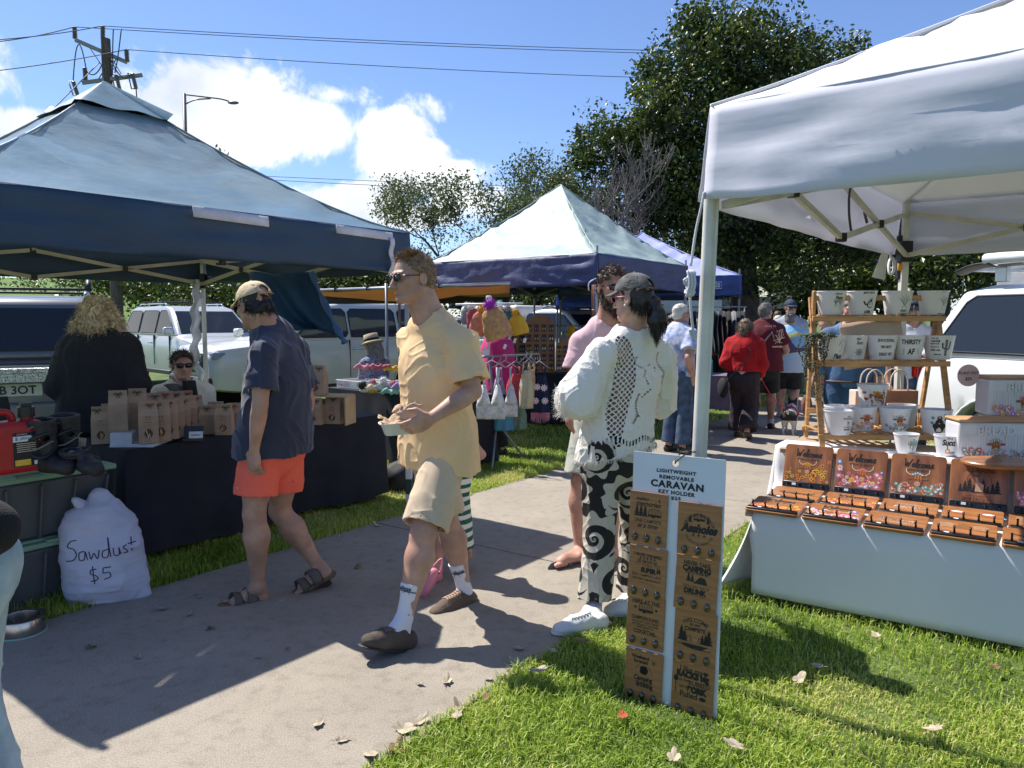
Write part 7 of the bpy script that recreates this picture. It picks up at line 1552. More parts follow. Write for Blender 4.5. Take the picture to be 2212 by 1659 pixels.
# key holder sign
def key_sign():
 ex=V((.314, -.2, 0)).normalized();ey=V((.022, .035, 1)).normalized();ez=ex.cross(ey).normalized();T=Matrix.Translation((.466, 2.975, .0))@Matrix((ex, ey, ez)).transposed().to_4x4();Wd, Hh=.372, .995;P, MS=PAL()
 t=bpy.data.objects.new('sign_board', None);C.objects.link(t);t.matrix_world=T;tag(t, 'tall white board headed LIGHTWEIGHT REMOVABLE CARAVAN KEY HOLDER, tied to the canopy leg', 'display board')
 mb=MB();hole=(.175, .963, .014);pts=[(0, 0), (Wd, 0), (Wd, Hh), (hole[0]+.002, Hh), (hole[0]+.002, hole[1]+hole[2])]+[(hole[0]+hole[2]*math.sin(a), hole[1]+hole[2]*math.cos(a))for a in[2*math.pi*k/20+.06 for k in range(20)]]+[(hole[0]-.0, hole[1]+hole[2]), (hole[0]-.0, Hh), (0, Hh)]
 mb.prism(pts, -.005, 0);bm=M('corflute_white', (.66, .70, .76), .45, var=.02);mb.obj('panel', bm, t)
 mb=MB();Z=Matrix.Translation((0, 0, .0012))
 for s, w, h_, x, y, b in(('LIGHTWEIGHT', .160, .0150, .180, .930, .045), ('REMOVABLE', .140, .0150, .182, .906, .045), ('CARAVAN', .214, .029, .184, .878, .045), ('KEY HOLDER', .148, .0160, .184, .848, .045), ('$25', .040, .0160, .182, .826, .045)):
  put_text(mb, s, Z, w=w, h=h_, cx=x, cy=y, bold=b, mi=0, spacing=1.16)
 mb.obj('lettering', INK(), t)
 mb=MB();mb.tube(spline([V((.175, .963, .004)), V((.19, .98, .012)), V((.21, 1.0, -.01)), V((.205, 1.005, -.06)), V((.18, 1.0, -.06)), V((.17, .98, -.02)), V((.173, .963, -.006))], 5), .0026, 6);mb.tube([V((.20+.03*math.cos(a), 1.004, -.07+.035*math.sin(a)))for a in[k*.5236 for k in range(12)]], .0022, 5, close=True);mb.obj('tie', M('tie_black', (.02, .02, .02), .5), t, smooth=True)
 wm=M('oak_ply', (.42, .20, .075), .5, var=.3, vs=3.5, stretch=(1.5, 16, 3), detail=6, col2=(.26, .115, .04));hk=M('hook_gloss', (.008, .007, .007), .06, spec=.8, coat=1.);edge=M('ply_edge', (.5, .32, .18), .6)
 L=[(.838, -.006, .158, 'making memories plaque with pine trees and a caravan', -1.0), (.620, -.002, .158, 'plaque reading I never dreamed I would grow up to be a super camper', -1.5), (.422, -.004, .158, 'here at the campground plaque with a van drawing', -1.), (.200, -.004, .158, 'weekend forecast camping plaque at the grass on the left', -1.2), (.821, .196, .170, 'plaque with a ring of text round a caravan at the upper right', 0.), (.613, .194, .166, 'never take camping advice plaque with a tent', -2.2), (.403, .196, .166, 'welcome to our campsite plaque with two chairs and pines', -1.), (.195, .194, .166, 'I like my racks big plaque with a barbecue and a pig', -1.)]
 for i, (y, x, w, lab, tl)in enumerate(L):
  h_=.213;Tp=T@Matrix.Translation((x+w/2, y-h_/2, .0065+.003*(i%2)))@Matrix.Rotation(R(tl), 4, 'Z');q=bpy.data.objects.new('key_holder', None);C.objects.link(q);q.matrix_world=Tp;tag(q, lab, 'key holder')
  mb=MB();mb.box((0, 0, 0), (w, h_, .006));mb.obj('plaque', wm, q, bevel=.0008)
  for k in range(3):mb=MB();mb.ball((w*(-.32+.31*k), -h_*.36, .008), (.0115, .0175, .009), 16);hh=mb.obj('hook', hk, q, smooth=True);
  mb=MB();Z=Matrix.Translation((0, 0, .0036));tx=lambda s, wd, cy, b=.0, cx=0., sh=0., hh=None:put_text(mb, s, Z, w=wd*w*1.08, cx=cx*w, cy=cy*h_, bold=b+.02, shear=sh, h=1.25*wd*w*text_mesh(s, bold=b+.02, shear=sh)[3]/text_mesh(s, bold=b+.02, shear=sh)[2]);K=0
  if i==0:tx('making', .34, .36, 0, -.16, .4);tx('memories', .62, .28, 0, 0, .4);[pine(mb, Z, w*(-.3+.11*k), h_*.02, .045, K)for k in range(3)];caravan(mb, Z, w*.17, h_*.06, .05, K);tx('ONE CAMPSITE', .66, -.04, .0);tx('at a time', .5, -.13, 0, 0, .4);stroke(mb, [(w*.26, h_*.36), (w*.3, h_*.33), (w*.28, h_*.40)], .004, Z, K)
  if i==1:tx('I NEVER DREAMED', .7, .34, .01);tx('* * * * *', .4, .28);tx("I'D GROW UP", .48, .22, .01);tx('TO BE A', .26, .15);tx('SUPER', .38, .06, .06, .04);tx('SEXY CAMPING LADY', .74, -.04);tx('BUT HERE I AM KILLING IT', .68, -.12);[stroke(mb, [(w*a, h_*(.14+.025*k)), (w*(a+.16), h_*(.14+.025*k))], .001, Z, K)for a in(-.34, .18)for k in range(3)];[pine(mb, Z, w*(.28+.05*k), h_*.03, .022, K)for k in range(2)];stroke(mb, [(-w*.2, -h_*.18), (w*.2, -h_*.18)], .0012, Z, K)
  if i==2:tx('HERE AT THE', .68, .38, .01);caravan(mb, Z, 0, h_*.2, .055, K);tx('CAMPGROUND', .68, .07, .01);tx("WE DON'T HIDE CRAZY", .66, -.01);tx('WE PARADE IT AROUND', .66, -.06);tx('AND GIVE IT A', .4, -.11);tx('COCKTAIL', .56, -.19, .02);[disc(mb, Z, w*a, h_*.26, .006, K, 5)for a in(-.28, .28)]
  if i==3:tx('Weekend', .44, .37, .02, -.1);tx('forecast', .36, .29, .02, -.08);[stroke(mb, [(w*.26, h_*.31), (w*.26+.012*math.cos(a), h_*.31+.012*math.sin(a))], .0012, Z, K)for a in[k*.7 for k in range(9)]];[disc(mb, Z, w*(-.03+.04*k), h_*.13, .013, K, 5, 0., 1.5)for k in range(3)];stroke(mb, [(-w*.24, h_*.12), (-w*.12, h_*.22)], .002, Z, K);stroke(mb, [(w*.24, h_*.08), (w*.14, h_*.2)], .002, Z, K);tx('Camping', .46, -.04, .03);tx('with a chance of', .4, -.10);tx('drinking', .42, -.16, .03, .04)
  if i==4:put_text(mb, 'DRUNKEST BUNCH OF', Z, w=.155, cy=h_*.02+.058, arc=.058, bold=.02, h=.012);put_text(mb, 'THIS SIDE OF THE CAMPGROUND', Z, w=.130, cy=h_*.02-.056, arc=-.056, h=.009);caravan(mb, Z, 0, h_*.19, .04, K);pine(mb, Z, -.035, h_*.13, .03, K);pine(mb, Z, .035, h_*.13, .03, K);tx('Assholes', .8, .04, .05, 0, .35);tx('+ + +', .3, -.08)
  if i==5:tx('NEVER TAKE', .58, .38, .01);tx('CAMPING', .62, .28, .05);tx('ADVICE FROM ME', .52, .21);pine(mb, Z, -.03, h_*.03, .035, K);pine(mb, Z, -.015, h_*.03, .03, K);mb.add([(-.01, .005, 0), (.045, .005, 0), (.035, .03, 0), (.015, .033, 0)], [(0, 1, 2, 3)], K, Z);tx("YOU'LL ONLY END UP", .6, -.04);tx('DRUNK', .5, -.13, .05);stroke(mb, [(-w*.24, -h_*.2), (w*.24, -h_*.2)], .0012, Z, K)
  if i==6:put_text(mb, 'WELCOME', Z, w=.105, cy=h_*.33, arc=.09, bold=.02);tx('to our', .24, .25, .01, 0, .3);tx('CAMPSITE', .46, .16, .02);[pine(mb, Z, w*a, -h_*.1, s_, K)for a, s_ in((-.32, .06), (-.24, .045), (.18, .04), (.26, .045), (.33, .06))];mb.add([(-.055, -.025, 0), (.055, -.025, 0), (.03, -.04, 0), (-.03, -.04, 0)], [(0, 1, 2, 3)], K, Z);stroke(mb, [(-w*.4, -h_*.14), (0, -h_*.2), (w*.4, -h_*.18)], .003, Z, K);[stroke(mb, [(w*a, -h_*.08), (w*(a+.02), h_*.02), (w*(a+.1), h_*.02), (w*(a+.12), -h_*.08)], .0025, Z.copy()@Matrix.Translation((0, 0, .0006)), K)for a in(-.2, .08)]
  if i==7:tx('I like my', .5, .37, .0, -.04);tx('RACKS big', .72, .27, .06);tx('my butt', .26, .17, 0, -.2);tx('RUBBED', .46, .15, 0, .16);tx('and my', .2, .05, 0, -.2);tx('PORK', .44, .03, .08, .12);tx('Pulled', .38, -.08, 0, -.08);stroke(mb, [(-w*.4, h_*.2), (-w*.4, -h_*.08)], .003, Z, K);disc(mb, Z, -w*.4, h_*.18, .009, K, 8, 0, 1.4);disc(mb, Z, w*.25, -h_*.1, .014, K, 12, 0, .6);disc(mb, Z, w*.3, h_*.38, .011, K, 10, 0, .6);[stroke(mb, [(w*.3, h_*.36), (w*.3+a, h_*.30)], .0015, Z, K)for a in(-.007, 0, .007)]
  mb.obj('engraving', INK(), q)
# left and middle stalls
def cloth_table(label, clabel, u0, u1, c0, c1, h, mat, hem=.05, amp=.02, seed=1, Ux=None, Nx=None, org=None, tname='trestle_table'):
 Ux=Ux or U;Nx=Nx or N;org=org or V((0, 0, 0));q=lambda u, c, z:org+Ux*u+Nx*c+V((0, 0, z));ctr=q((u0+u1)/2, (c0+c1)/2, 0)
 t=thing(tname, label, 'table', ctr, math.atan2(Ux.y, Ux.x));mb=MB();mb.box((0, 0, h-.02), (abs(u1-u0)-.03, abs(c1-c0)-.03, .03));mb.obj('tabletop', M('ply', (.4, .3, .2), .7), t)
 for x in(-1, 1):
  for y in(-1, 1):mb=MB();mb.box((x*(abs(u1-u0)/2-.1), y*(abs(c1-c0)/2-.08), h/2-.02), (.03, .03, h-.04));mb.obj('leg', M('table_leg_grey', (.25, .25, .26), .4, metal=.6), t)
 per=[];n=40
 for a, b in(((u0, c0), (u1, c0)), ((u1, c0), (u1, c1)), ((u1, c1), (u0, c1)), ((u0, c1), (u0, c0))):
  for k in range(n):s=k/n;per.append((a[0]+(b[0]-a[0])*s, a[1]+(b[1]-a[1])*s))
 uc, cc=(u0+u1)/2, (c0+c1)/2;mb=MB();vs=[];rows=[(0, 0), (0, .004), (.1, .1), (.3, .3), (.5, .5), (.75, .75), (1, 1)];r=random.Random(seed);ph=[r.uniform(0, 6)for _ in range(4)]
 for(v, vz)in rows:
  for i, (a, b)in enumerate(per):
   du, dc=a-uc, b-cc;L=math.hypot(du/abs(u1-u0), dc/abs(c1-c0));w=math.sin(i*.45+ph[0])*.5+math.sin(i*1.1+ph[1])*.35+math.sin(i*.17+ph[2])*.6
   out=amp*v*(1.2+w);corner=max(abs(du)/abs(u1-u0), abs(dc)/abs(c1-c0));su=(1 if du>0 else-1)if abs(du)/abs(u1-u0)>.495 else 0;sc=(1 if dc>0 else-1)if abs(dc)/abs(c1-c0)>.495 else 0
   vs.append(q(a+su*out, b+sc*out, h+.003-(h-hem)*vz+.012*v*math.sin(i*.3+ph[3])))
 m=len(per);mb.add(vs, [(j*m+i, j*m+(i+1)%m, (j+1)*m+(i+1)%m, (j+1)*m+i)for j in range(len(rows)-1)for i in range(m)]);mb.add([vs[i]for i in range(m)], [tuple(range(m))])
 o=mb.obj('tablecloth', mat, smooth='auto');tag(o, clabel, 'tablecloth');return t
KR=lambda:M('kraft', (.40, .275, .18), .85, var=.10, vs=12, bump=.3, bs=25, bdist=.004)
def bag(loc, rz, w=.115, d=.075, h=.25, label='', top='fold', win=True, seed=0, group='paper treat bags on the blue canopy table', bow='r'):
 P, MS=PAL();t=thing('paper_bag', label, 'paper bag', loc, rz, group);r=random.Random(seed);j=lambda s=.004:r.uniform(-s, s);mb=MB();a, b=w/2, d/2;hs=h*.66
 v=[(-a, -b, 0), (a, -b, 0), (a, b, 0), (-a, b, 0), (-a+j(), -b+j(), hs), (a+j(), -b+j(), hs), (a+j(), b, hs), (-a+j(), b, hs), (-a+.004, -.008+j(), h-.03), (a-.004, -.008+j(), h-.03), (a-.004, .010, h-.03), (-a+.004, .010, h-.03), (-a+.004, -.012, h+j()), (a-.004, -.012, h+j()), (a-.004, .004, h), (-a+.004, .004, h), (-a+.012, 0, .0+hs*.5), (a-.012, 0, hs*.5), (-a+.012, 0, hs), (a-.012, 0, hs)]
 f=[(3, 2, 1, 0), (0, 1, 5, 4), (4, 5, 9, 8), (8, 9, 13, 12), (2, 3, 7, 6), (6, 7, 11, 10), (10, 11, 15, 14), (12, 13, 14, 15), (1, 2, 17), (2, 6, 19, 17), (17, 19, 5, 1), (5, 19, 9), (19, 6, 10), (19, 10, 9), (9, 10, 14, 13), (3, 0, 16), (0, 4, 18, 16), (16, 18, 7, 3), (4, 8, 18), (18, 11, 7), (18, 8, 11), (11, 8, 12, 15)]
 mb.add(v, f);mb.obj('bag_body', KR(), t)
 T=Matrix(((1, 0, 0, 0), (0, 0, -1, -b-.0016), (0, 1, 0, 0), (0, 0, 0, 1)))
 if win:
  mb=MB();wx=.0;pts=[(wx+w*.17*math.cos(k*.4488)*(1.1 if k%7 else 1.3), hs*.36+h*.12*math.sin(k*.4488))for k in range(14)];mb.add([(x, y, .0002)for x, y in pts], [tuple(range(14))], P['d'], T)
  for k in range(5):x=wx+r.uniform(-.09, .09)*w;y=hs*.36+r.uniform(-.08, .07)*h;stroke(mb, [(x, y-h*.05), (x+r.uniform(-.008, .008), y+h*.05)], .0035, T, P[r.choice('cqoc')], .0006+k*.0002)
  for k, s in enumerate(('Dog treats', 'natural')):put_text(mb, s, T, w=w*.34, cx=0, cy=hs*(.88-.1*k), mi=P['b'])
  put_text(mb, 'Kangaroo', T, w=w*.28, cx=0, cy=hs*.08, mi=P['b']);disc(mb, T, -.008, hs*1.0-.008, .005, P['b'], 6);disc(mb, T, .008, hs*1.0-.008, .005, P['b'], 6)
  mb.obj('print', MS, t)
 mb=MB();c=V((r.uniform(-.2, .2)*w, -.018, h-.025));
 for q in(-1, 1):mb.tube(spline([c, c+V((q*.016, -.004, .012)), c+V((q*.022, 0, .0)), c], 4), .0022, 5);mb.tube([c, c+V((q*.01, -.006, -.02))], .002, 5)
 mb.obj('bow', M('bow_red', (.35, .04, .03), .7)if bow=='r' else M('bow_green', (.04, .07, .03), .7), t, smooth=True);return t
def tub(label, u0, u1, c0, c1, z, h):
 q=UC((u0+u1)/2, (c0+c1)/2, z);t=thing('storage_tub', label, 'storage tub', q, math.atan2(U.y, U.x));w, d=abs(u1-u0), abs(c1-c0);mb=MB();a, b=w/2, d/2;n=7;gm=M('tub_grey', (.075, .08, .085), .5, var=.08)
 mb.add([(x*a*k, y*b*k, zz)for zz, k in((0, .86), (h-.03, .96))for x, y in((-1, -1), (1, -1), (1, 1), (-1, 1))], [(0, 3, 2, 1), (4, 5, 6, 7), (0, 1, 5, 4), (1, 2, 6, 5), (2, 3, 7, 6), (3, 0, 4, 7)]);mb.obj('tub_body', gm, t, bevel=.02)
 for k in range(n):x=-a*.84+2*a*.84*k/(n-1);m2=MB();m2.bar((x, -b*.885, .01), (x*1.1, -b*.975, h-.05), .05, .012);m2.obj('rib', gm, t, bevel=.004)
 for s in(1, ):m2=MB();m2.box((a*.955, 0, h-.09), (.03, d*.4, .05));m2.obj('side_grip', gm, t, bevel=.008)
 mb=MB();mb.box((0, 0, h-.012), (w+.02, d+.02, .03));mb.box((0, 0, h+.008), (w-.06, d-.06, .02));lm=M('lid_green', (.20, .34, .22), .5, var=.05);lo=mb.obj('lid', lm, t, bevel=.008)
 for k in range(5):m2=MB();m2.box((-a*.8+2*a*.8*k/4, -b, h+.008), (.09, .05, .014));m2.obj('lid_tab', lm, lo, bevel=.004)
 return t
def camp_chair(label, loc, rz, s=1.):
 t=thing('camp_chair', label, 'camping chair', loc, rz);fb=M('chair_black', (.02, .021, .023), .85, bump=.3, bs=100);gy=M('chair_grey', (.075, .078, .085), .85, bump=.3, bs=100);fr=M('pole_grey', (.28, .29, .31), .4, metal=.5);op=M('piping_orange', (.6, .12, .03), .6)
 mb=MB();mb.grid(lambda a, b:V((-.27+.54*a, .22+.10*b-.05*math.sin(math.pi*a), .42+.58*b+.02*math.sin(a*6)*b)), 14, 12);mb.obj('backrest', gy, t, smooth=True, solid=.03)
 for q in(-1, 1):
  mb=MB();mb.grid(lambda a, b:V((q*(.27+.05*a), .22+.10*b-.08*a, .45+.60*b)), 4, 10);mb.obj('side_wing', fb, t, smooth=True, solid=.04)
  mb=MB();mb.tube([V((q*.25, .205+.10*b, .42+.58*b))for b in[k/8 for k in range(9)]], .005, 5);mb.obj('piping', op, t, smooth=True)
  mb=MB();mb.box((q*.3, -.02, .6), (.07, .46, .03));mb.obj('armrest', fb, t, bevel=.012)
  for(a, b)in(((q*.28, .26, 0), (q*.28, -.24, .58)), ((q*.28, -.26, 0), (q*.28, .3, .9))):mb=MB();mb.tube([V(a), V(b)], .011, 8);mb.obj('leg', fr, t, smooth=True)
 mb=MB();mb.grid(lambda a, b:V((-.26+.52*a, -.24+.46*b, .42-.04*math.sin(math.pi*a)*math.sin(math.pi*b))), 10, 10);mb.obj('seat', gy, t, smooth=True, solid=.03);return t
def left_stall():
 bk=M('cloth_black', (.010, .011, .022), .85, var=.3, vs=4, bump=.4, bs=60, bdist=.004)
 cloth_table('trestle table under the black cloth of the treat stall', 'black cloth over the treat table beneath the blue canopy', 2.31, 4.47, -4.55, -5.35, .73, bk, .07, .03, 2)
 d=math.atan2(U.y, U.x)
 rz=math.radians(28);o=G(236, 957, .735);mb=MB();X=V((math.cos(rz), math.sin(rz), 0));
 a, b, c_=G(237, 966, .735), G(330, 966, .735), G(404, 940, .735);wr=M('riser_white', (.52, .53, .58), .5)
 r_=thing('display_riser', 'stepped white riser under the left group of treat bags', 'display riser', a);back=V((-.10, .32, 0));mb=MB()
 pl=[a, b, c_, c_+back*.8, a+back];n=5;mb.add([p for p in pl]+[p+V((0, 0, .018))for p in pl], [tuple(range(n)), tuple(range(n, 2*n))]+[(i, (i+1)%n, n+(i+1)%n, n+i)for i in range(n)]);mb.obj('lower_step', wr, r_, world=True, bevel=.003)
 pl=[a+V((0, .01, 0)), a.lerp(b, .52), a.lerp(b, .55)+back, a+back];n=4;mb=MB();mb.add([p for p in pl]+[p+V((0, 0, .085))for p in pl], [tuple(range(n)), tuple(range(n, 2*n))]+[(i, (i+1)%n, n+(i+1)%n, n+i)for i in range(n)]);mb.obj('upper_step', wr, r_, world=True, bevel=.003)
 B=[(221, 958, 0, .235, 20, 'treat bag standing alone at the left of the white riser', 0), (242, 952, .0, .24, 20, 'treat bag squeezed beside the riser end', 0), (258, 931, .085, .255, 20, 'tallest treat bag standing on the upper step', 0), (289, 941, .02, .25, 20, 'treat bag between the upper step and the front row', 0), (300, 925, .085, .255, 20, 'treat bag at the rear of the upper step', 0), (322, 957, .02, .26, 26, 'nearest treat bag of the long front row', 1), (349, 952, .02, .25, 26, 'second treat bag along the front row', 1), (366, 947.5, .02, .25, 26, 'third treat bag along the front row', 1), (381, 943, .02, .25, 26, 'fourth treat bag along the front row', 1), (394, 938, .02, .245, 26, 'fifth treat bag, behind the card holder', 1), (408, 932.5, .02, .245, 26, 'sixth treat bag, above the card holder', 1), (422, 926, .0, .24, 26, 'last treat bag at the far end of the front row', 1), (335, 930, .02, .26, 26, 'treat bag in the rear row with a brown bow', 0), (360, 925, .02, .26, 26, 'treat bag in the rear row in front of the seated woman chin', 0), (384, 921, .02, .25, 26, 'treat bag in the rear row right of the seated woman chin', 0), (402, 916, .0, .25, 26, 'treat bag at the end of the rear row', 0), (452, 937, 0, .20, 10, 'treat bag left of the navy shirt arm', 0), (468, 930, 0, .205, 8, 'treat bag behind the pair by the navy shirt', 0), (486, 939, 0, .21, 6, 'treat bag with a star charm beside the navy shirt', 1), (508, 932, 0, .20, 6, 'treat bag partly covered by the navy shirt', 0)]
 for i, (px, py, dz, h, a_, lab, w_)in enumerate(B):bag(G(px, py, .735+dz)+V((0, 0, .002)), R(a_)*1., .112, .078, h*1.0, lab, seed=i, win=bool(w_)or i%3==0, bow='r' if i%2 else 'g')
 st=thing('bag_stand', 'low pale timber bridge stand holding bags at the end of the treat table', 'display stand', G(700, 915, .735), R(-12));wd=M('stand_wood', (.50, .33, .17), .6, var=.15, vs=5)
 mb=MB();
 for k in range(4):mb.box((.04, -.06+.05*k, .215), (.34, .04, .012))
 mb.obj('stand_top', wd, st, bevel=.002);mb=MB();mb.box((.205, .02, .105), (.012, .18, .21));mb.obj('stand_side', wd, st, bevel=.002);mb=MB();mb.box((-.135, .02, .105), (.012, .18, .21));mb.obj('stand_side', wd, st, bevel=.002)
 z=.735;bag(G(679, 917, z)+V((0, 0, .002)), R(-8), .13, .07, .20, 'treat bag under the timber stand, left of two', seed=31, bow='g');bag(G(722, 915, z)+V((0, 0, .002)), R(-14), .13, .07, .205, 'treat bag under the timber stand at the table end', seed=32, bow='g')
 bag(G(690, 868, z+.1)*1+V((0, 0, .0))if False else(st.location+V((-.045, -.02, .224))), R(-10), .15, .08, .22, 'treat bag standing on top of the timber stand', seed=33, bow='g');bag(st.location+V((-.16, .06, .224)), R(-30), .1, .07, .20, 'dark filled treat bag half hidden behind the navy shirt back', seed=34, bow='g')
 ch=thing('card_holder', 'black business card holder with a white card in front of the bags', 'card holder', G(418, 952, .735), R(10));mb=MB();mb.box((0, 0, .01), (.13, .06, .02));mb.box((0, .02, .05), (.12, .012, .09), rot=Matrix.Rotation(R(-18), 3, 'X'));mb.obj('holder', M('black_plastic', (.018, .018, .02), .35, var=.05), ch, bevel=.004)
 mb=MB();mb.box((.02, -.018, .04), (.085, .002, .045), rot=Matrix.Rotation(R(-18), 3, 'X'));cd=mb.obj('card', M('card_white', (.68, .7, .72), .5), ch);mb=MB();T=Matrix.Translation((.02, -.0205, .04))@Matrix.Rotation(R(72), 4, 'X');put_text(mb, 'Dog Bakery', T, w=.06, bold=.03, shear=.2);mb.obj('card_print', INK(), ch)
 tub('grey storage tub with a green lid, bottom of the stack', 1.02, 2.12, -4.30, -4.86, 0, .345);tub('grey storage tub with a green lid, top of the stack beside the sack', 1.02, 2.12, -4.30, -4.86, .362, .345)
 tub('small storage tub with pale green lid glimpsed beneath the black tablecloth', 2.55, 2.95, -5.5, -5.9, 0, .36)
 zc=.745;L0=G(36, 1030, zc);jc=thing('jerry_can', 'red plastic jerry can with a black cap at the left edge', 'jerry can', L0+V((-.05, .07, 0)), R(52));rd=M('jerry_red', (.42, .012, .012), .4, var=.05)
 mb=MB();mb.box((0, 0, .14), (.24, .15, .26));mb.obj('can_body', rd, jc, bevel=.03, seg=4);mb=MB();mb.cyl((.06, 0, .26), (.06, 0, .30), .03);mb.obj('neck', rd, jc, smooth='auto');mb=MB();mb.cyl((.06, 0, .285), (.06, 0, .335), .04, n=24);mb.box((.06, 0, .345), (.05, .02, .02));mb.obj('cap', M('black_plastic', (.018, .018, .02), .35, var=.05), jc, smooth='auto')
 mb=MB();mb.tube(spline([V((.0, 0, .26)), V((-.02, 0, .31)), V((-.09, 0, .31)), V((-.11, 0, .25))], 4), .018, 8);mb.obj('handle', rd, jc, smooth=True)
 P, MS=PAL();T=Matrix(((1, 0, 0, .03), (0, 0, -1, -.0765), (0, 1, 0, .13), (0, 0, 0, 1)));mb=MB();q=lambda x0, y0, x1, y1, m, z:mb.add([(x0, y0, z), (x1, y0, z), (x1, y1, z), (x0, y1, z)], [(0, 1, 2, 3)], P[m], T)
 q(-.06, -.085, .06, .085, 'k', 0);q(-.06, .04, .06, .068, 'w', .0006);put_text(mb, '5', T@Matrix.Translation((0, 0, .0012)), h=.018, cx=-.045, cy=.055, bold=.03, mi=P['k']);put_text(mb, 'JERRY CAN', T@Matrix.Translation((0, 0, .0012)), w=.082, cx=.012, cy=.054, bold=.01, mi=P['k']);q(-.055, -.08, .015, -.05, 'y', .0006);q(.03, -.08, .055, -.06, 'w', .0006)
 for k in range(5):stroke(mb, [(-.045, .03-.01*k), (.04, .03-.01*k)], .003, T, P['c'], .0006)
 put_text(mb, 'ULTIMATE', T@Matrix.Translation((0, 0, .0012)), w=.045, cx=-.02, cy=.077, mi=P['w']);mb.obj('label_print', MS, jc)
 lea=M('boot_black', (.022, .022, .026), .6, var=.3, vs=20, bump=.4, bs=60);trm=M('boot_trim', (.20, .185, .15), .7)
 def boot(label, px, py, rz, tall, open_=False):
  t=thing('leg_boot', label, 'padded boot', G(px, py, zc), R(rz));sd=SDF();sd.cap((0, .03, .06), (.0, .0, tall), [.058, .062, .075, .088], 0, V((0, 1, 0)), .8, clip=[((0, 0, tall), (0, -.1, 1))]);sd.cap((0, .02, .045), (.17, 0, .035), [.055, .045, .04], .03);sd.cap((0, 0, tall-.08), (0, 0, tall+.1), [.06, .075], .005, V((0, 1, 0)), .8, op='s')
  sd.mesh('boot_body', .007, lea, t, disp=lambda Q:.006*vnoise(Q, 22., 4.), world=False);
  for k in range(4):mb=MB();z=.1+k*(tall-.12)/3.4;mb.tube([V((.066*math.cos(a)*(.9+z*.9), .054*math.sin(a)*(.95+z), z+.018*math.sin(a*2+k)))for a in[i*.4488 for i in range(14)]], .0045 if k%2 else.009, 6, close=True);mb.obj('strap', trm if k%2 else lea, t, smooth=True)
  return t
 boot('black padded boot beside the red jerry can', 92, 1020, -20, .27);boot('black padded boot with pale piping and a price tag', 142, 1012, -12, .28);boot('low black boot lying toe outwards on the green lid', 165, 1020, -30, .12)
 tg=thing('price_tag', 'brown card price tag reading $30 tied to the padded boot', 'price tag', W(171, 960, 3.93));T=Matrix.Translation(W(171, 957, 3.92))@Matrix.Rotation(R(8), 4, 'Y')@Matrix(((1, 0, 0, 0), (0, 0, -1, 0), (0, 1, 0, 0), (0, 0, 0, 1)));mb=MB();mb.add([(-.034, -.03, 0), (.034, -.026, 0), (.036, .03, 0), (-.036, .028, 0)], [(0, 1, 2, 3)], 0, T);mb.obj('tag_card', KR(), tg, world=True, solid=.0015);mb=MB();put_text(mb, '$30--', T@Matrix.Translation((0, 0, .002)), w=.045, shear=.2);mb.obj('tag_lettering', INK(), tg, world=True)
 mb=MB();mb.tube(spline([T@V((0, .022, .001)), T@V((-.006, .04, .004)), T@V((0, .055, -.02))], 4), .001, 4);mb.obj('tag_string', M('cord_cream', (.6, .5, .38), .8), tg, world=True)
 camp_chair('grey and black camping chair with orange piping at the left edge', V((-3.30, 4.95, 0)), R(160));camp_chair('camping chair with black wings holding the seated woman', V((-2.66, 6.2, 0)), R(158))
 a0, b0=G(160, 1318, .0), G(306, 1300, .0);ex=(b0-a0);Wd=ex.length;ex.normalize();back=V((-ex.y, ex.x, 0));c0=(a0+b0)/2+back*.08;t=thing('sack', 'white woven sack with Sawdust $5 written on it in marker', 'sack', c0);upv=(V((0, 0, 1))+back*.20-ex*.12).normalized();q=lambda x, z, y=0.:c0+ex*x*.76+upv*z*.97+back*y;sd=SDF()
 sd.cap(q(-.12, .10), q(-.11, .42), [.105, .115, .10], 0);sd.cap(q(.12, .10), q(.11, .42), [.105, .115, .10], .06);sd.cap(q(0, .10), q(0, .44), [.12, .13, .11], .06);sd.cap(q(-.09, .44), q(.07, .50), [.085, .07], .05);sd.cap(q(.06, .5), q(.03, .58), [.07, .05, .05], .05)
 sd.cap(q(-.2, .015), q(.21, .015), [.02, .02], .05, back, .8);sd.cap(q(-.205, .03), q(-.19, .38), [.03, .028], .06);sd.cap(q(.205, .03), q(.18, .38), [.03, .028], .06)
 mtl=M('sack_white', (.52, .52, .62), .75, var=.05, vs=8, bump=.5, bs=260, bdist=.002)
 so=sd.mesh('sack_body', .0065, mtl, t, disp=lambda Q:.010*vnoise(Q, (9, 9, 16), 3.)-.006*(1-np.abs(vnoise(Q, (9, 9, 18), 13.)))**6+.0035*vnoise(Q, (10, 10, 60), 8.)-.009*np.maximum(0, vnoise(Q, (14, 14, 5), 5.)-.2))
 sd=SDF();sd.cap(q(-.06, .53, -.03), q(-.11, .585, -.05), [.016, .028, .02], 0);sd.cap(q(-.02, .54, 0), q(-.06, .53, -.03), [.05, .02], .02);sd.mesh('sack_tie', .006, mtl, t, disp=lambda Q:.006*vnoise(Q, 50., 3.));mb=MB();mb.tube([q(-.07, .535, -.035)+(ex*math.cos(a)+back*math.sin(a))*.02 for a in[k*.628 for k in range(10)]], .003, 5, close=True);mb.obj('string', INK(), t, world=True)
 T=Matrix.Translation(q(0, 0, -.2))@Matrix((ex, upv, -back)).transposed().to_4x4();mb=MB();S_=lambda pts, w=.0058:stroke(mb, [(p.x, p.y)for p in spline([(a, b, 0)for a, b in pts], 4)], w, T);k=.0
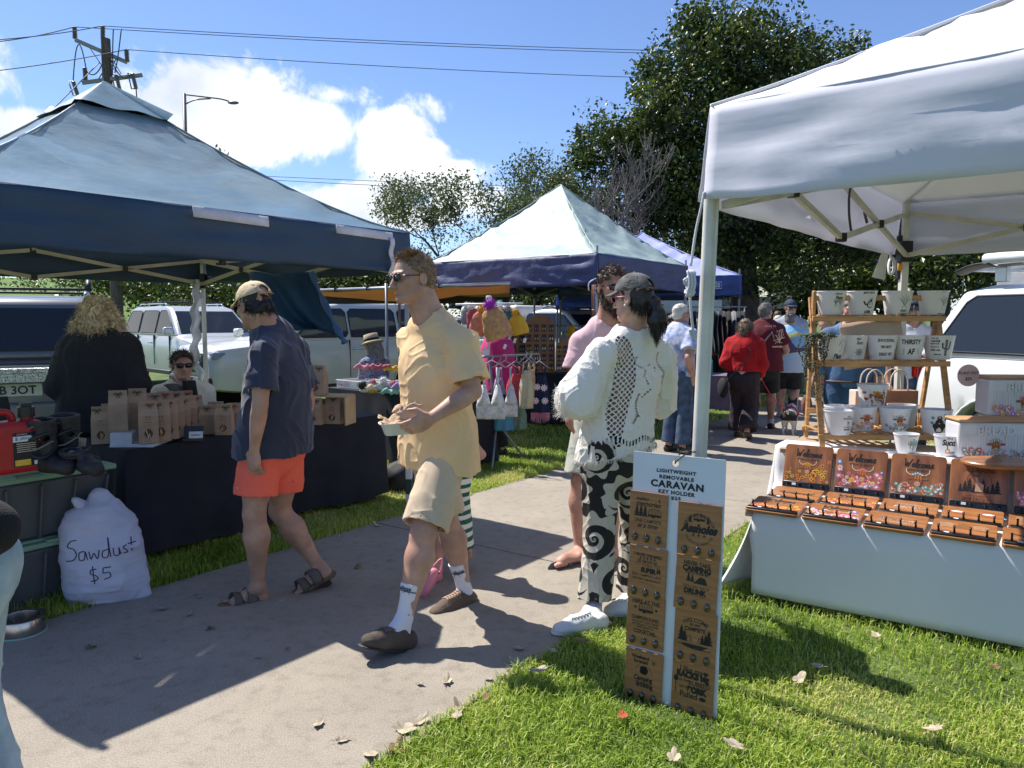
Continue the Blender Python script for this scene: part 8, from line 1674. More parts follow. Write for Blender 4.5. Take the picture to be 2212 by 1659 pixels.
 let=[[(-.095, .372), (-.125, .365), (-.145, .335), (-.115, .325), (-.105, .295), (-.125, .268), (-.16, .262)], [(-.065, .312), (-.09, .305), (-.092, .27), (-.07, .272), (-.062, .31), (-.055, .268)], [(-.045, .31), (-.038, .27), (-.022, .3), (-.008, .27), (.005, .315)], [(.048, .315), (.02, .305), (.018, .275), (.04, .275), (.05, .31), (.052, .375), (.055, .272)], [(.072, .32), (.072, .28), (.095, .28), (.098, .32), (.102, .278)], [(.135, .325), (.118, .315), (.13, .3), (.132, .283), (.115, .283)], [(.158, .36), (.155, .285)], [(.14, .328), (.178, .33)], [(-.02, .218), (-.045, .215), (-.05, .195), (-.025, .185), (-.02, .165), (-.055, .155)], [(-.036, .235), (-.038, .140)], [(.048, .22), (.012, .22)], [(.012, .22), (.01, .195), (.035, .195), (.04, .17), (.008, .16)]]
 for l_ in let:S_(l_)
 on_surface(mb, so, back, .0015);mb.obj('marker_lettering', M('marker', (.03, .02, .06), .6), t, world=True)
 bo=thing('dog_bowl', 'stainless steel dog bowl on a pale rubber ring at the left edge', 'dog bowl', G(46, 1370, 0));stl=M('steel', (.45, .42, .40), .22, metal=1.);mb=MB();mb.lathe([(.10, .005), (.105, .02), (.085, .085), (.108, .088), (.108, .092), (.08, .09), (.07, .02), (.001, .018)], n=40);mb.obj('bowl', stl, bo, smooth='auto');mb=MB();mb.lathe([(.10, 0), (.112, 0), (.11, .016), (.10, .016)], n=40, cap=False);mb.obj('rubber_ring', M('ring_mint', (.30, .5, .42), .7), bo, smooth='auto')
 sd=SDF();c=G(860, 1075, 0);sd.ell(c+V((-.02, .18, .12)), (.16, .14, .16), 0);sd.ell(c+V((-.12, .25, .08)), (.14, .12, .12), .05);o=sd.mesh('bag', .014, M('bag_black', (.012, .012, .016), .7), None, disp=lambda Q:.012*vnoise(Q, 12., 3.), world=False);tag(o, 'slumped black bag on the grass beside the striped canopy leg', 'bag')
def fuzzy(name, c, r, mat, parent, n=260, seed=1):
 q=np.random.default_rng(seed);d=q.normal(0, 1, (n, 3));d/=np.linalg.norm(d, axis=1)[:, None];core=MB();core.ball(c, r*.72, 12);o=core.obj(name, mat, parent, smooth=True, world=True);strands('fluff', mat, (np.array(c)+d*r*.6).astype(np.float32), d, r*.5, r*.05, o, jit=.25, seg=2, world=False);return o
def beanie(label, px, py, Y, s, cm, pm, tilt=0., wide=1., group='knitted hats on the rack'):
 t=thing('knitted_hat', label, 'knitted hat', W(px, py, Y), group=group);c=W(px, py, Y);sd=SDF();r=.10*s;ax=V((math.sin(R(tilt)), 0, -math.cos(R(tilt))));sd.cap(c, c+ax*r*1.3, [r*.84, r*wide, r*.98*wide], 0, V((0, 1, 0)), .5, clip=[(c+ax*r*1.45, ax)]);sd.mesh('hat_body', .009, cm, t, disp=lambda Q:.004*vnoise(Q, (60, 60, 60), 3.)+.002*np.sin(Q[:, 0]*400))
 if pm:fuzzy('pompom', c-ax*r*1.0, .052*s, pm, t, seed=int(px))
 mb=MB();e=c+ax*r*1.9+V((.03, -.03, -.02));mb.box(e, (.028, .002, .05), rot=Matrix.Rotation(R(20), 3, 'Y'));mb.obj('price_tag', M('card_white', (.68, .7, .72), .5), t, world=True);return t
def mid_stall():
 bk=M('cloth_black', (.010, .011, .022), .85, var=.3, vs=4, bump=.4, bs=60, bdist=.004);ex=V((.735, -.678, 0));ey=V((.678, .735, 0));A=V((-2.12, 8.62, 0))
 cloth_table('trestle table under the accessories', 'black cloth over the accessories table behind the treat stall', 0, 1.95, 0, .75, .745, bk, .05, .03, 5, ex, ey, A)
 tp=lambda s, d, z=0.:A+ex*s+ey*d+V((0, 0, .752+z));cl=M_glass('tub_clear', (.75, .78, .8), .15, .32);rz=math.atan2(ex.y, ex.x);P, MS=PAL();r=random.Random(4)
 cols=[M('knit_'+k, v, .9, bump=.5, bs=120)for k, v in dict(pink=(.62, .22, .28), rose=(.45, .10, .12), cream=(.70, .62, .48), mint=(.25, .5, .42), grey=(.25, .26, .28), mustard=(.62, .36, .03), lilac=(.4, .28, .5), white=(.7, .7, .7), black=(.02, .02, .02), teal=(.03, .18, .22), navy=(.02, .03, .09)).items()]
 C_=dict(zip('pink rose cream mint grey mustard lilac white black teal navy'.split(), cols))
 for k, (s, d, lab)in enumerate(((.42, .22, 'clear divided organiser box full of hair clips, left of two'), (.98, .34, 'clear divided organiser box with pink scrunchies, right of two'))):
  t=thing('organiser_box', lab, 'organiser box', tp(s, d), rz);w, dd, h=(.56, .34, .085)
  mb=MB();mb.box((0, -dd/2, h/2), (w, .006, h));mb.box((0, dd/2, h/2), (w, .006, h));mb.box((-w/2, 0, h/2), (.006, dd, h));mb.box((w/2, 0, h/2), (.006, dd, h));mb.box((0, 0, .004), (w, dd, .006));mb.obj('tray', cl, t, bevel=.002)
  mb=MB();mb.box((0, -dd/2, h), (w+.02, .016, .012));mb.box((0, dd/2, h), (w+.02, .016, .012));mb.box((-w/2, 0, h), (.016, dd, .012));mb.box((w/2, 0, h), (.016, dd, .012));mb.obj('rim', M('plastic_frost', (.65, .70, .72), .3), t, bevel=.003)
  for q in range(4):mb=MB();mb.box((-w/2+w*(q+1)/5, 0, h/2), (.004, dd-.02, h-.01));mb.obj('divider', M('plastic_frost', (.65, .70, .72), .3), t)
  for q in range(5):
   mb=MB();
   for _ in range(7):x=-w/2+w*(q+.5)/5;mb.ball((x+r.uniform(-.035, .035), r.uniform(-.13, .13), .03+r.uniform(0, .02)), (.028, .03, .02), 7)
   mb.obj('accessories', cols[(q+k*3)%8], t, smooth=True)
 for i, (px, py, Yd, s, c, lab)in enumerate(((783, 833, 7.95, .058, 'black', 'black fluffy pompom at the table edge'), (800, 838, 7.9, .055, 'cream', 'cream fluffy pompom at the table edge'), (828, 823, 7.95, .058, 'white', 'white fluffy pompom between organiser boxes'), (849, 829, 7.8, .045, 'pink', 'pink round pompom near the yellow shirt'), (806, 826, 8.1, .04, 'rose', 'tan brown pompom behind the cream one'), (836, 842, 7.85, .04, 'black', 'dark furry pompom beneath the pink one'))):
  t=thing('pompom_hat', lab, 'pompom', tp(.0, 0));t.location=W(px, py, Yd);fuzzy('pompom', W(px, py, Yd), s, C_[c], t, 220, i);mb=MB();q=W(px+5, py+6, Yd);q.z=.775;mb.ball(q, (.06, .05, .022), 10);mb.obj('knit', cols[(i*3+2)%11], t, smooth=True, world=True)
 for i, (px, py, c, lab)in enumerate(((786, 795, 'pink', 'pale pink folded headband on the organiser rim'), (815, 795, 'rose', 'dark red bow headband on the organiser rim'), (848, 798, 'mustard', 'yellow and pink headband on the organiser rim'), (868, 838, 'lilac', 'lilac knitted headband at the near table edge'), (845, 848, 'mint', 'green knitted headband hanging at the table edge'))):
  c0=W(px, py, 8.25 if i<3 else 7.75);sd=SDF()
  for k in range(5):a=R(-50+25*k);sd.cap(c0+V((-.09+.045*k, 0, .012*math.sin(k*2.1))), c0+V((-.05+.045*k, .01, .02+.012*math.cos(k*2.6))), [.02, .022], .01)
  o=sd.mesh('headband', .007, C_[c], None, disp=lambda Q:.006*vnoise(Q, 40., 2.), world=False);tag(o, lab, 'headband')
 Yh=7.9;t=thing('garment_rack', 'white tripod garment rack with two cross bars at the knitwear stall', 'garment rack', V((W(1062, 690, Yh).x, Yh, 0)));wm=M('rack_white', (.72, .73, .75), .4);gm=M('rack_grey', (.22, .23, .25), .4, metal=.4);w_=lambda px, py, Y=Yh:W(px, py, Y)
 mb=MB();mb.tube([w_(1056, 640), w_(1056, 760)], .011, 8);mb.obj('upper_post', wm, t, smooth=True, world=True);mb=MB();mb.tube([w_(1056, 760), w_(1072, 925)], .014, 8);mb.obj('lower_post', gm, t, smooth=True, world=True)
 mb=MB();mb.tube([w_(984, 658), w_(1130, 655)], .011, 8);mb.obj('upper_bar', wm, t, smooth=True, world=True);mb=MB();mb.tube([w_(1040, 771, 7.7), w_(1165, 765, 8.1)], .011, 8);mb.obj('lower_bar', gm, t, smooth=True, world=True)
 for(px, py)in((1137, 995), (1062, 1022), (1020, 965)):mb=MB();e=G(px, py, .01);mb.tube([w_(1073, 912), e], .012, 7);mb.obj('leg', gm, t, smooth=True, world=True)
 mb=MB();mb.box(w_(1056, 645), (.06, .05, .06));mb.obj('rack_joint', wm, t, bevel=.012, world=True)
 for c_, z_ in(((1050, 762), .09), ((1074, 915), .08)):mb=MB();mb.box(w_(*c_), (.075, .055, z_));mb.obj('rack_joint', wm, t, bevel=.012, world=True)
 mixm=M('knit_mixed', (.42, .16, .18), .95, var=.0, vs=26, bump=.8, bs=140, col2=(.62, .42, .08));mix2=M('knit_orange', (.62, .30, .12), .95, vs=20, bump=.8, bs=140, col2=(.55, .12, .16));
 H=[(1024, 683, 7.95, 1.0, 'rose', 'white', 'dusky red knitted hat with a white pompom at the left of the rack'), (1038, 692, 7.85, 1.1, 'mix2', 'mustard', 'orange and pink knitted hat with a yellow pompom'), (1067, 688, 7.7, 1.45, 'mixed', 'purple', 'large purple and yellow mottled hat with a purple pompom'), (1084, 686, 7.9, 1., 'black', 'white', 'dark knitted hat with a white pompom'), (1100, 690, 7.85, 1.05, 'teal', 'grey', 'teal blue knitted hat with a grey pompom'), (1118, 694, 7.8, .95, 'mustard', 'mustard', 'mustard cable knit hat with a matching pompom'), (1010, 676, 8.0, .8, 'grey', 'white', 'small grey hat at the far left of the upper bar'), (1076, 672, 8.0, .8, 'white', 'mint', 'pale hat with a mint pompom at the back')]
 for(px, py, Y, s, a, b, lab)in H:beanie(lab, px, py, Y, s, mixm if a=='mixed' else mix2 if a=='mix2' else C_[a], M('pom_purple', (.35, .03, .38), .9)if b=='purple' else C_[b], tilt=(px*37%30)-12, wide=1.0)
 lace=lambda n, c, c2=None:M('crochet_'+n, c, .95, vs=34, bump=1., bs=110, bdist=.01, col2=c2, var=.15)
 def hanger(t, px, Y, z, w=.17):c=W(px, 0, Y);mb=MB();x=c.x;mb.tube(spline([V((x, Y, z+.05)), V((x+.012, Y, z+.03)), V((x, Y, z)), V((x-w, Y, z-.07))], 4), .005, 5);mb.tube([V((x, Y, z)), V((x+w, Y, z-.07))], .005, 5);mb.obj('hanger', M('hanger_grey', (.35, .36, .38), .4), t, smooth=True, world=True)
 def garment(label, name, px, y0, y1, wpx, Y, mat, kind='top', cat='crochet top'):
  c=W(px, y0, Y);e=W(px, y1, Y);L=c.z-e.z;w=wpx*Y/FPX/2;t=thing(name, label, cat, c, group='crochet clothes on the rack');hanger(t, px, Y-.01, c.z+.10, min(w, .16));mb=MB()
  if kind=='bra':
   for q in(-1, 1):mb.grid(lambda a, b:V((c.x+q*w*(.5+(a-.5)*(.25+.75*b)), Y-.06*math.sin(math.pi*a)*math.sin(math.pi*b*.8), c.z-L*(.30+.42*b))), 9, 9);
   mb.grid(lambda a, b:V((c.x-w+2*w*a, Y-.015+.01*math.sin(a*12), c.z-L*(.70+.3*b))), 16, 5)
   for q in(-1, 1):mb.tube([V((c.x+q*w*.5, Y-.01, c.z-L*.32)), V((c.x+q*w*.42, Y, c.z+.03))], .006, 5)
  else:
   mb.grid(lambda a, b:V((c.x+(a-.5)*2*w*(.55+.45*min(1, b*2.2)), Y-.04*math.sin(math.pi*a)+.008*math.sin(a*14+b*3), c.z-L*(.1+.9*b))), 16, 14)
   for q in(-1, 1):mb.tube([V((c.x+q*w*.5, Y-.01, c.z-L*.12)), V((c.x+q*w*.4, Y, c.z+.04))], .007, 5)
  mb.obj('knit', mat, t, smooth=True, world=True, solid=.008);return t
 wh=lace('white', (.68, .68, .70));garment('white crochet bralette at the front of the rack', 'crochet_top', 1060, 800, 905, 62, 7.5, wh, 'bra');garment('white crochet bralette hanging behind the front one', 'crochet_top', 1090, 800, 900, 56, 7.65, lace('white2', (.6, .6, .62)), 'bra')
 garment('plain red knitted tank top', 'crochet_top', 1114, 800, 868, 40, 7.9, lace('red', (.60, .07, .09)));garment('multicoloured wavy striped crochet top', 'crochet_top', 1137, 790, 882, 30, 7.8, lace('wavy', (.70, .45, .10), (.35, .5, .55)));garment('pink and yellow crochet top', 'crochet_top', 1148, 790, 868, 24, 8.0, lace('pinky', (.7, .2, .35), (.8, .7, .2)))
 garment('turquoise crochet top hanging low', 'crochet_top', 1088, 870, 930, 42, 7.75, lace('turq', (.04, .32, .36), (.12, .16, .45)));garment('green patterned crochet top hanging low', 'crochet_top', 1120, 865, 927, 36, 7.95, lace('green', (.05, .25, .20), (.30, .25, .2)));garment('lilac thin strapped crochet top', 'crochet_top', 1078, 800, 850, 22, 7.85, lace('lilac', (.4, .3, .45)), 'bra')
 g=garment('navy granny square top with a pink fringe', 'crochet_top', 1167, 800, 890, 40, 8.0, lace('navy', (.012, .018, .06)), 'top');mb=MB();I=Matrix(((1, 0, 0, 0), (0, 0, -1, 0), (0, 1, 0, 0), (0, 0, 0, 1)))
 for(px, py)in((1157, 866), (1177, 866), (1160, 836), (1175, 838)):T=Matrix.Translation(W(px, py, 7.93))@I;flower(mb, T, 0, 0, .042, 'w', 'p', .0, 9);flower(mb, T, 0, 0, .026, 'p', 'w', .001, 8)
 mb.obj('granny_square', MS, g, world=True);q=np.random.default_rng(4);rt=np.array([W(1147+k*.4, 892+(k%3), 7.97)for k in range(100)]);strands('fringe', C_['pink'], rt.astype(np.float32), np.tile([0, 0, -1.], (100, 1)), .085, .003, g, jit=.05, seg=2)
 strands('fringe', C_['lilac'], (rt+.004).astype(np.float32), np.tile([0, 0, -1.], (100, 1)), .09, .003, g, jit=.05, seg=2)
 cloth_table('trestle table under the earring boards', 'black cloth beneath the earring display boards', -.05, 2.0, 0, .7, .75, bk, .05, .02, 8, V((.95, -.3, 0)).normalized(), V((.3, .95, 0)).normalized(), V((-.15, 10.95, 0)))
 ply=M('mdf', (.26, .13, .055), .75, var=.12, vs=6);cardm=M('card_black', (.014, .014, .016), .5)
 def arch(label, px, y0, y1, wpx, Y, cols_, rows_):
  a, b=W(px, y0, Y), W(px, y1, Y);w=wpx*Y/FPX;h=a.z-b.z;t=thing('earring_board', label, 'display board', V((a.x, Y, b.z)));pts=[(-w/2, 0), (w/2, 0)]+[(w/2*math.cos(q), h-w/2+w/2*math.sin(q))for q in[math.pi*k/14 for k in range(15)]];T=Matrix(((1, 0, 0, 0), (0, 0, -1, 0), (0, 1, 0, 0), (0, 0, 0, 1)));mb=MB();mb.prism(pts, 0, .012, T);mb.obj('board', ply, t, bevel=.002)
  for j in range(rows_):
   for i in range(cols_):
    x=a.x+w*(-.5+(i+.5)/cols_);z=b.z+(h-w*.28)*(j+.5)/rows_
    cd=thing('earring_card', 'small black card with a pair of earrings pegged to an arched board', 'earring card', V((x, Y-.016, z)), group='earring cards on the arched boards');mb=MB();mb.box((0, 0, 0), (w/cols_*.62, .004, (h-w*.28)/rows_*.72));mb.obj('card', cardm, cd)
    for q in(-1, 1):mb=MB();mb.ball((q*.016, -.006, -.01), (.009, .003, .022), 7);mb.obj('earring', [C_['white'], C_['mustard'], C_['pink'], C_['grey'], C_['rose']][(i*2+j*3)%5], cd, smooth=True)
 arch('tall arched timber board covered with black earring cards', 1167, 680, 804, 64, 10.7, 4, 5);arch('small arched timber board of earring cards at the right', 1221, 733, 803, 40, 10.6, 3, 3);arch('arched earring board partly hidden by the pink knitted tops', 1118, 690, 804, 40, 10.9, 2, 5)
 pt=[('plush_toy', 'yellow plush toy heaped on the wire fence', 1234, 722, .085, 'mustard'), ('plush_toy', 'red plush toy beside the yellow one', 1247, 726, .07, 'rose'), ('plush_toy', 'grey plush toy at the left of the heap', 1221, 733, .08, 'grey'), ('plush_toy', 'pink plush toy at the right of the heap', 1252, 737, .06, 'pink')]
 for(nm, lab, px, py, s, c)in pt:
  c0=W(px, py, 11.6);sd=SDF();sd.ell(c0, (s, s, s*.9), 0);sd.ell(c0+V((0, 0, s)), (s*.7, s*.7, s*.6), .03)
  for q in(-1, 1):sd.ell(c0+V((q*s*.5, 0, s*1.5)), (s*.25, )*3, .02);sd.ell(c0+V((q*s*.8, -s*.4, -s*.2)), (s*.4, )*3, .02)
  o=sd.mesh(nm, .012, C_[c], None, world=False);tag(o, lab, 'plush toy')
 fe=thing('wire_fence', 'low wire mesh fence behind the earring table', 'fence', (1.0, 11.9, 0));mb=MB()
 for k in range(40):x=.2+k*.07;mb.tube([V((x, 11.9, .1)), V((x, 11.9, 1.42))], .003, 4, cap=False)
 mb.obj('mesh', M('wire_grey', (.3, .3, .3), .4, metal=.6), fe, world=True);mb=MB();mb.tube([V((.2, 11.9, 1.42)), V((3.0, 11.9, 1.42))], .01, 6);mb.obj('top_rail', M('wire_grey', (.3, .3, .3), .4, metal=.6), fe, world=True)
 ls=thing('lanyards', 'bundle of rainbow striped lanyards hanging from a hook on the grey canopy leg', 'lanyards', W(1284, 650, 9.8));mb=MB();mb.tube(spline([W(1272, 628, 9.8), W(1272, 612, 9.8), W(1284, 603, 9.8), W(1296, 600, 9.8)], 4), .008, 6);mb.obj('hook', M('rack_white', (.72, .73, .75), .4), ls, smooth=True, world=True)
 for k, c in enumerate(('rose', 'mustard', 'mint', 'lilac', 'pink', 'white')):mb=MB();mb.tube([W(1279+k*1.6, 615, 9.75), W(1278+k*2.2, 686+(k%3)*5, 9.75)], .008, 5, flat=.4);mb.obj('ribbon', C_[c], ls, smooth=True, world=True)
 Yc=12.2;t=thing('garment_rail', 'long dark rail of hanging clothes at the shaded stall by the path', 'garment rail', V((3.1, Yc, 0)));mb=MB();mb.tube([V((2.6, Yc, 1.72)), V((3.75, Yc, 1.72))], .012, 6)
 for x in(2.62, 3.72):mb.tube([V((x, Yc, 0)), V((x, Yc, 1.72))], .012, 6)
 mb.obj('rail', M('rack_grey', (.22, .23, .25), .4, metal=.4), t, smooth=True, world=True);q=random.Random(6)
 for k in range(16):
  x=2.68+k*.066;L=q.uniform(.5, .9);g=thing('hanging_garment', q.choice(['dark narrow garment on the shaded rail', 'grey narrow garment on the shaded rail']), 'garment', V((x, Yc, 1.2)), group='garments on the shaded rail');mb=MB();mb.grid(lambda a, b:V((x+.02*math.sin(b*5+k)+(a-.5)*.03, Yc-.18+.36*a, 1.66-L*b-.05*abs(a-.5))), 5, 6);mb.obj('cloth', [M('cl_a', (.02, .022, .03), .9), M('cl_b', (.10, .10, .12), .9), M('cl_c', (.05, .03, .04), .9), M('cl_d', (.2, .2, .22), .9)][q.randrange(4)], g, smooth=True, world=True, solid=.01)
 gt=M('cloth_mauve', (.16, .13, .17), .85, bump=.2, bs=10);cloth_table('small trestle table of cards beside the path', 'mauve grey cloth on the small card table beside the path', 0, .75, 0, .6, .76, gt, .30, .01, 9, V((.95, -.3, 0)).normalized(), V((.3, .95, 0)).normalized(), V((2.55, 10.3, 0)))
 for k, (px, py, c)in enumerate(((1512, 792, (.62, .45, .55)), (1526, 790, (.55, .6, .75)), (1536, 784, (.05, .4, .45)))):c0=W(px, py, 10.4);mb=MB();mb.box((0, 0, 0), (.12, .03, .2));o=mb.obj('card_stack', M('cardstack%d'%k, c, .6), bevel=.004);o.location=(c0.x, 10.45+.05*k, .86);tag(o, ['pink upright card stack on the mauve table', 'pale blue upright card stack on the mauve table', 'teal upright folder at the back of the mauve table'][k], 'cards')
# everyone else
def crowd():
 fair, tan_, rud=skin('fair', (.50, .285, .205)), skin('tan', (.44, .255, .18)), skin('ruddy', (.50, .27, .20));jean=M('denim', (.055, .095, .17), .9, var=.3, vs=14, bump=.2, bs=120);blk=M('cloth_blk', (.014, .014, .018), .9);shB=M('shoe_black', (.02, .02, .02), .6);shW=WHITE_RUB;hB, hBr, hG=M('hair_black', (.012, .009, .008), .45, var=.3, vs=50), M('hair_brown', (.065, .036, .022), .6, var=.3, vs=60), M('hair_grey', (.16, .15, .14), .7, var=.3, vs=60);hBl=M('hair_blond', (.42, .32, .17), .6, var=.3, vs=50);hW=M('hair_white', (.62, .58, .50), .6)
 def legs(P, J, mat, h, frac=1.92, r=.085, **k):leg_garment(P, J, 'trousers', mat, h, frac=frac, r_end=r, **k)
 def feet(P, J, m, s=None, h=.011):
  for n in 'LR':shoe(P, J, n, m, s or RUB, h)
 J=pose(-2.86, 5.25, 1.70, 100, wrL=(.16, .22, -.5), wrR=(.1, .24, -.52), lean=2);P=new_person(J, 'woman with long blond curls in a black coat standing with her back turned');body(P, J, fair, .011, b=1.25, lips=False)
 torso_garment(P, J, 'coat', blk, .009, b=1.42, sleeve=2.0, hem=.14, loose=.05, flare=.04, amp=.012, seed=5, sleeve_r=.085);legs(P, J, blk, .012, b=1.2);feet(P, J, shB);hair(P, J, M('hair_curl', (.62, .49, .30), .55, var=.5, vs=70, stretch=(1, 1, .6)), 'curly', .007, .020, 9000, .05, w=.0013)
 J=pose(-2.62, 6.02, 1.68, -62, sit=True, wrL=(.3, .12, -.4), wrR=(.3, .12, -.42), hyaw=4);P=new_person(J, 'seated woman with dark fringe, sunglasses and cream cardigan behind the treat bags');body(P, J, skin('fair2', (.55, .31, .23)), .008, b=1.05, lips=True);torso_garment(P, J, 'cardigan', M('cardigan_cream', (.72, .68, .58), .95, bump=.6, bs=90), .009, b=1.15, sleeve=1.9, hem=.05, loose=.03, sleeve_r=.06, vneck=.18)
 legs(P, J, blk, .012);hair(P, J, M('hair_dark', (.07, .045, .03), .5, var=.4, vs=50), 'short', .007, .008, 2500, .035);glasses(P, J, BLK, GLS, 1.1, .5);feet(P, J, shB)
 J=pose(-1.62, 8.95, 1.62, 150, sit=True, wrL=(.3, .1, -.4), wrR=(.3, .1, -.4), hpitch=15);
 for k in J:
  if isinstance(J[k], Vector)and k not in('f', 'l', 'up', 'hf', 'hdL', 'hdR'):J[k]=J[k]+V((0, 0, .10))
 P=new_person(J, 'seated woman in a straw hat and speckled navy top beyond the accessories table');body(P, J, fair, .011, b=1.1, lips=False);torso_garment(P, J, 'top', M('speckle_navy', (.30, .32, .42), .9, vs=60, col2=(.015, .018, .05)), .011, b=1.2, sleeve=1.6, hem=.05, loose=.02);legs(P, J, blk, .013);hair(P, J, hG, 'long', .01, .008, 900, .04);brim_hat(P, J, M('straw', (.42, .34, .20), .8, bump=.5, bs=120), blk, .15, .09);feet(P, J, shB, h=.014)
 J=pose(-1.15, 10.1, 1.70, 200, wrL=(.32, .1, -.14), wrR=(.2, .2, -.45));P=new_person(J, 'person mostly hidden behind the yellow shirt, one hand on the awning pole');body(P, J, fair, .012, lips=False, curl={'L':(1.1, 1.2)});torso_garment(P, J, 'shirt', M('shirt_grey', (.2, .2, .22), .9), .012, b=1.08, sleeve=.7, hem=.08);legs(P, J, jean, .013);hair(P, J, hBr, 'short', .012, .008, 500, .03);feet(P, J, shB, h=.014)
 J=pose(-.36, 4.42, 1.16, 215, stride=.30, wrL=(.05, .17, -.42), wrR=(.05, .16, -.42));P=new_person(J, 'child in a green and white striped dress and pink clogs behind the walking man');body(P, J, fair, .008, lips=False, bare_foot=True);st=M_attr('stripe_green', 'st', [(0, (.70, .70, .64)), (.5, (.012, .10, .07))], .85);
 sa={'st':lambda v:((v[:, 2]/.052)%1)*.98};torso_garment(P, J, 'dress_bodice', st, .008, b=.95, sleeve=.4, hem=.05, loose=.015, attrs=sa);leg_garment(P, J, 'dress_skirt', st, .007, skirt=True, frac=.80, r_end=.07, loose=.01, amp=.008, attrs=sa);hair(P, J, hBl, 'long', .01, .006, 500, .03)
 pk=M('clog_pink', (.72, .25, .33), .5);J['heelR']=G(950, 1250, .10)+V((0, 0, .03));J['toeR']=G(918, 1292, .0);J['anR']=J['heelR']+V((-.01, 0, .07))
 for n in 'LR':
  o=shoe(P, J, n, pk, pk, .006);he, to=J['heel'+n], J['toe'+n];fd=(to-he).normalized();mb=MB()
  for k in range(6):mb.ball(he+fd*(.10+.016*(k//2))+V((-.012+.02*(k%2), -.02, .048)), .006, 6)
  mb.obj('vent_hole', BLK, o, smooth=True);mb=MB();mb.tube(spline([he+fd*.06+V((.035, -.01, .05)), he-fd*.02+V((0, 0, .065)), he+fd*.06+V((-.035, .01, .05))], 4), .006, 6);mb.obj('heel_strap', pk, o, smooth=True)
 J=pose(-.12, 8.5, 1.60, 185, wrL=(.3, .1, -.3), wrR=(.25, .15, -.35), lean=8);P=new_person(J, 'person in a bright magenta top behind the hanging knitwear');body(P, J, fair, .012, lips=False, b=1.1);torso_garment(P, J, 'top', M('magenta', (.50, .025, .16), .9, bump=.3, bs=60), .012, b=1.45, sleeve=1.8, hem=.12, loose=.06, sleeve_r=.07);legs(P, J, blk, .013);hair(P, J, hBr, 'long', .012, .008, 400, .03);feet(P, J, shB, h=.014)
 J=pose(1.86, 8.55, 1.73, 40, hyaw=-20, wrL=(.05, .2, -.52), wrR=(-.02, .22, -.55), lean=3);P=new_person(J, 'white haired man in a blue and white tie dye shirt and jeans');body(P, J, rud, .009, b=1.15, lips=False);torso_garment(P, J, 'shirt', M('tiedye', (.66, .68, .74), .9, vs=14, detail=6, col2=(.14, .20, .42)), .009, b=1.25, sleeve=.72, hem=.02, loose=.03, sleeve_r=.095);legs(P, J, jean, .011, b=1.1, r=.09);hair(P, J, hW, 'buzz', .008, .004, 900, .012);glasses(P, J, BLK, GLS);feet(P, J, shB)
 mb=MB();mb.tube([J['pelvis']+V((.21*math.cos(a), .15*math.sin(a), .06))for a in[k*.39 for k in range(16)]], .018, 6, close=True, flat=.4);mb.obj('belt', M('belt_brown', (.12, .04, .015), .5), P, smooth=True, world=True)
 J=pose(2.14, 9.05, 1.64, 160, lean=14, hpitch=25, wrL=(.35, .05, -.35), wrR=(.3, .1, -.4));P=new_person(J, 'dark haired woman in a navy patterned top bending forward behind the white pole');body(P, J, tan_, .011, b=1.15, lips=False);torso_garment(P, J, 'top', M('navy_pattern', (.07, .13, .24), .9, vs=50, col2=(.012, .025, .07)), .010, b=1.3, sleeve=1.2, hem=.14, loose=.03);legs(P, J, blk, .012, b=1.15);hair(P, J, hB, 'long', .010, .008, 1200, .05);feet(P, J, shB)
 J=pose(2.92, 9.55, 1.58, 62, stride=.30, wrR=(.16, .21, -.52), wrL=(.12, .16, -.45), lean=4, hyaw=-8);P=new_person(J, 'woman in a red knitted jumper and wide dark trousers walking away with a dog lead');body(P, J, rud, .010, b=1.1, lips=False);torso_garment(P, J, 'jumper', M('jumper_red', (.42, .006, .010), .95, bump=.8, bs=110, var=.15), .009, b=1.32, sleeve=1.98, hem=-.07, loose=.05, flare=.0, amp=.012, sleeve_r=.075)
 torso_garment(P, J, 'undershirt', M('cotton_white', (.62, .62, .66), .9), .010, b=1.2, sleeve=0, hem=.0, loose=.015);legs(P, J, M('trousers_plum', (.030, .020, .026), .9), .010, b=1.12, r=.125, loose=.03, amp=.012);hair(P, J, M('hair_lightbrown', (.16, .10, .055), .55, var=.5, vs=50, stretch=(1, 1, .3)), 'long', .008, .008, 2400, .07);feet(P, J, M('shoe_brown', (.08, .05, .03), .7))
 mb=MB();mb.tube(spline([J['shL']+V((0, -.14, .03)), J['chest']+V((.02, -.22, 0)), J['pelvis']+V((-.24, -.16, -.02))], 6), .010, 6, flat=.5);mb.obj('bag_strap', blk, P, smooth=True, world=True);sd=SDF();sd.ell(J['pelvis']+V((-.27, -.05, -.14)), (.06, .13, .13), 0);sd.mesh('shoulder_bag', .012, blk, P)
 hand=J['wrR']+J['hdR']*.07
 J=pose(3.44, 10.35, 1.80, 68, stride=-.28, hyaw=-30, lean=2, wrR=(.22, .2, -.40));P=new_person(J, 'grey haired man in a maroon t-shirt and black shorts with a cross strap');body(P, J, rud, .010, b=1.12, lips=False);torso_garment(P, J, 'tshirt', M('tee_maroon', (.105, .008, .016), .9, bump=.2, bs=60), .009, b=1.25, sleeve=.75, hem=.1, loose=.035, flare=.02, sleeve_r=.1);leg_garment(P, J, 'shorts', blk, .010, b=1.08, frac=.92, r_end=.11);hair(P, J, hG, 'short', .009, .007, 1500, .02);feet(P, J, shB)
 for n in 'LR':sock(P, J, n, M('sock_plain', (.66, .65, .68), .9), .01, .14)
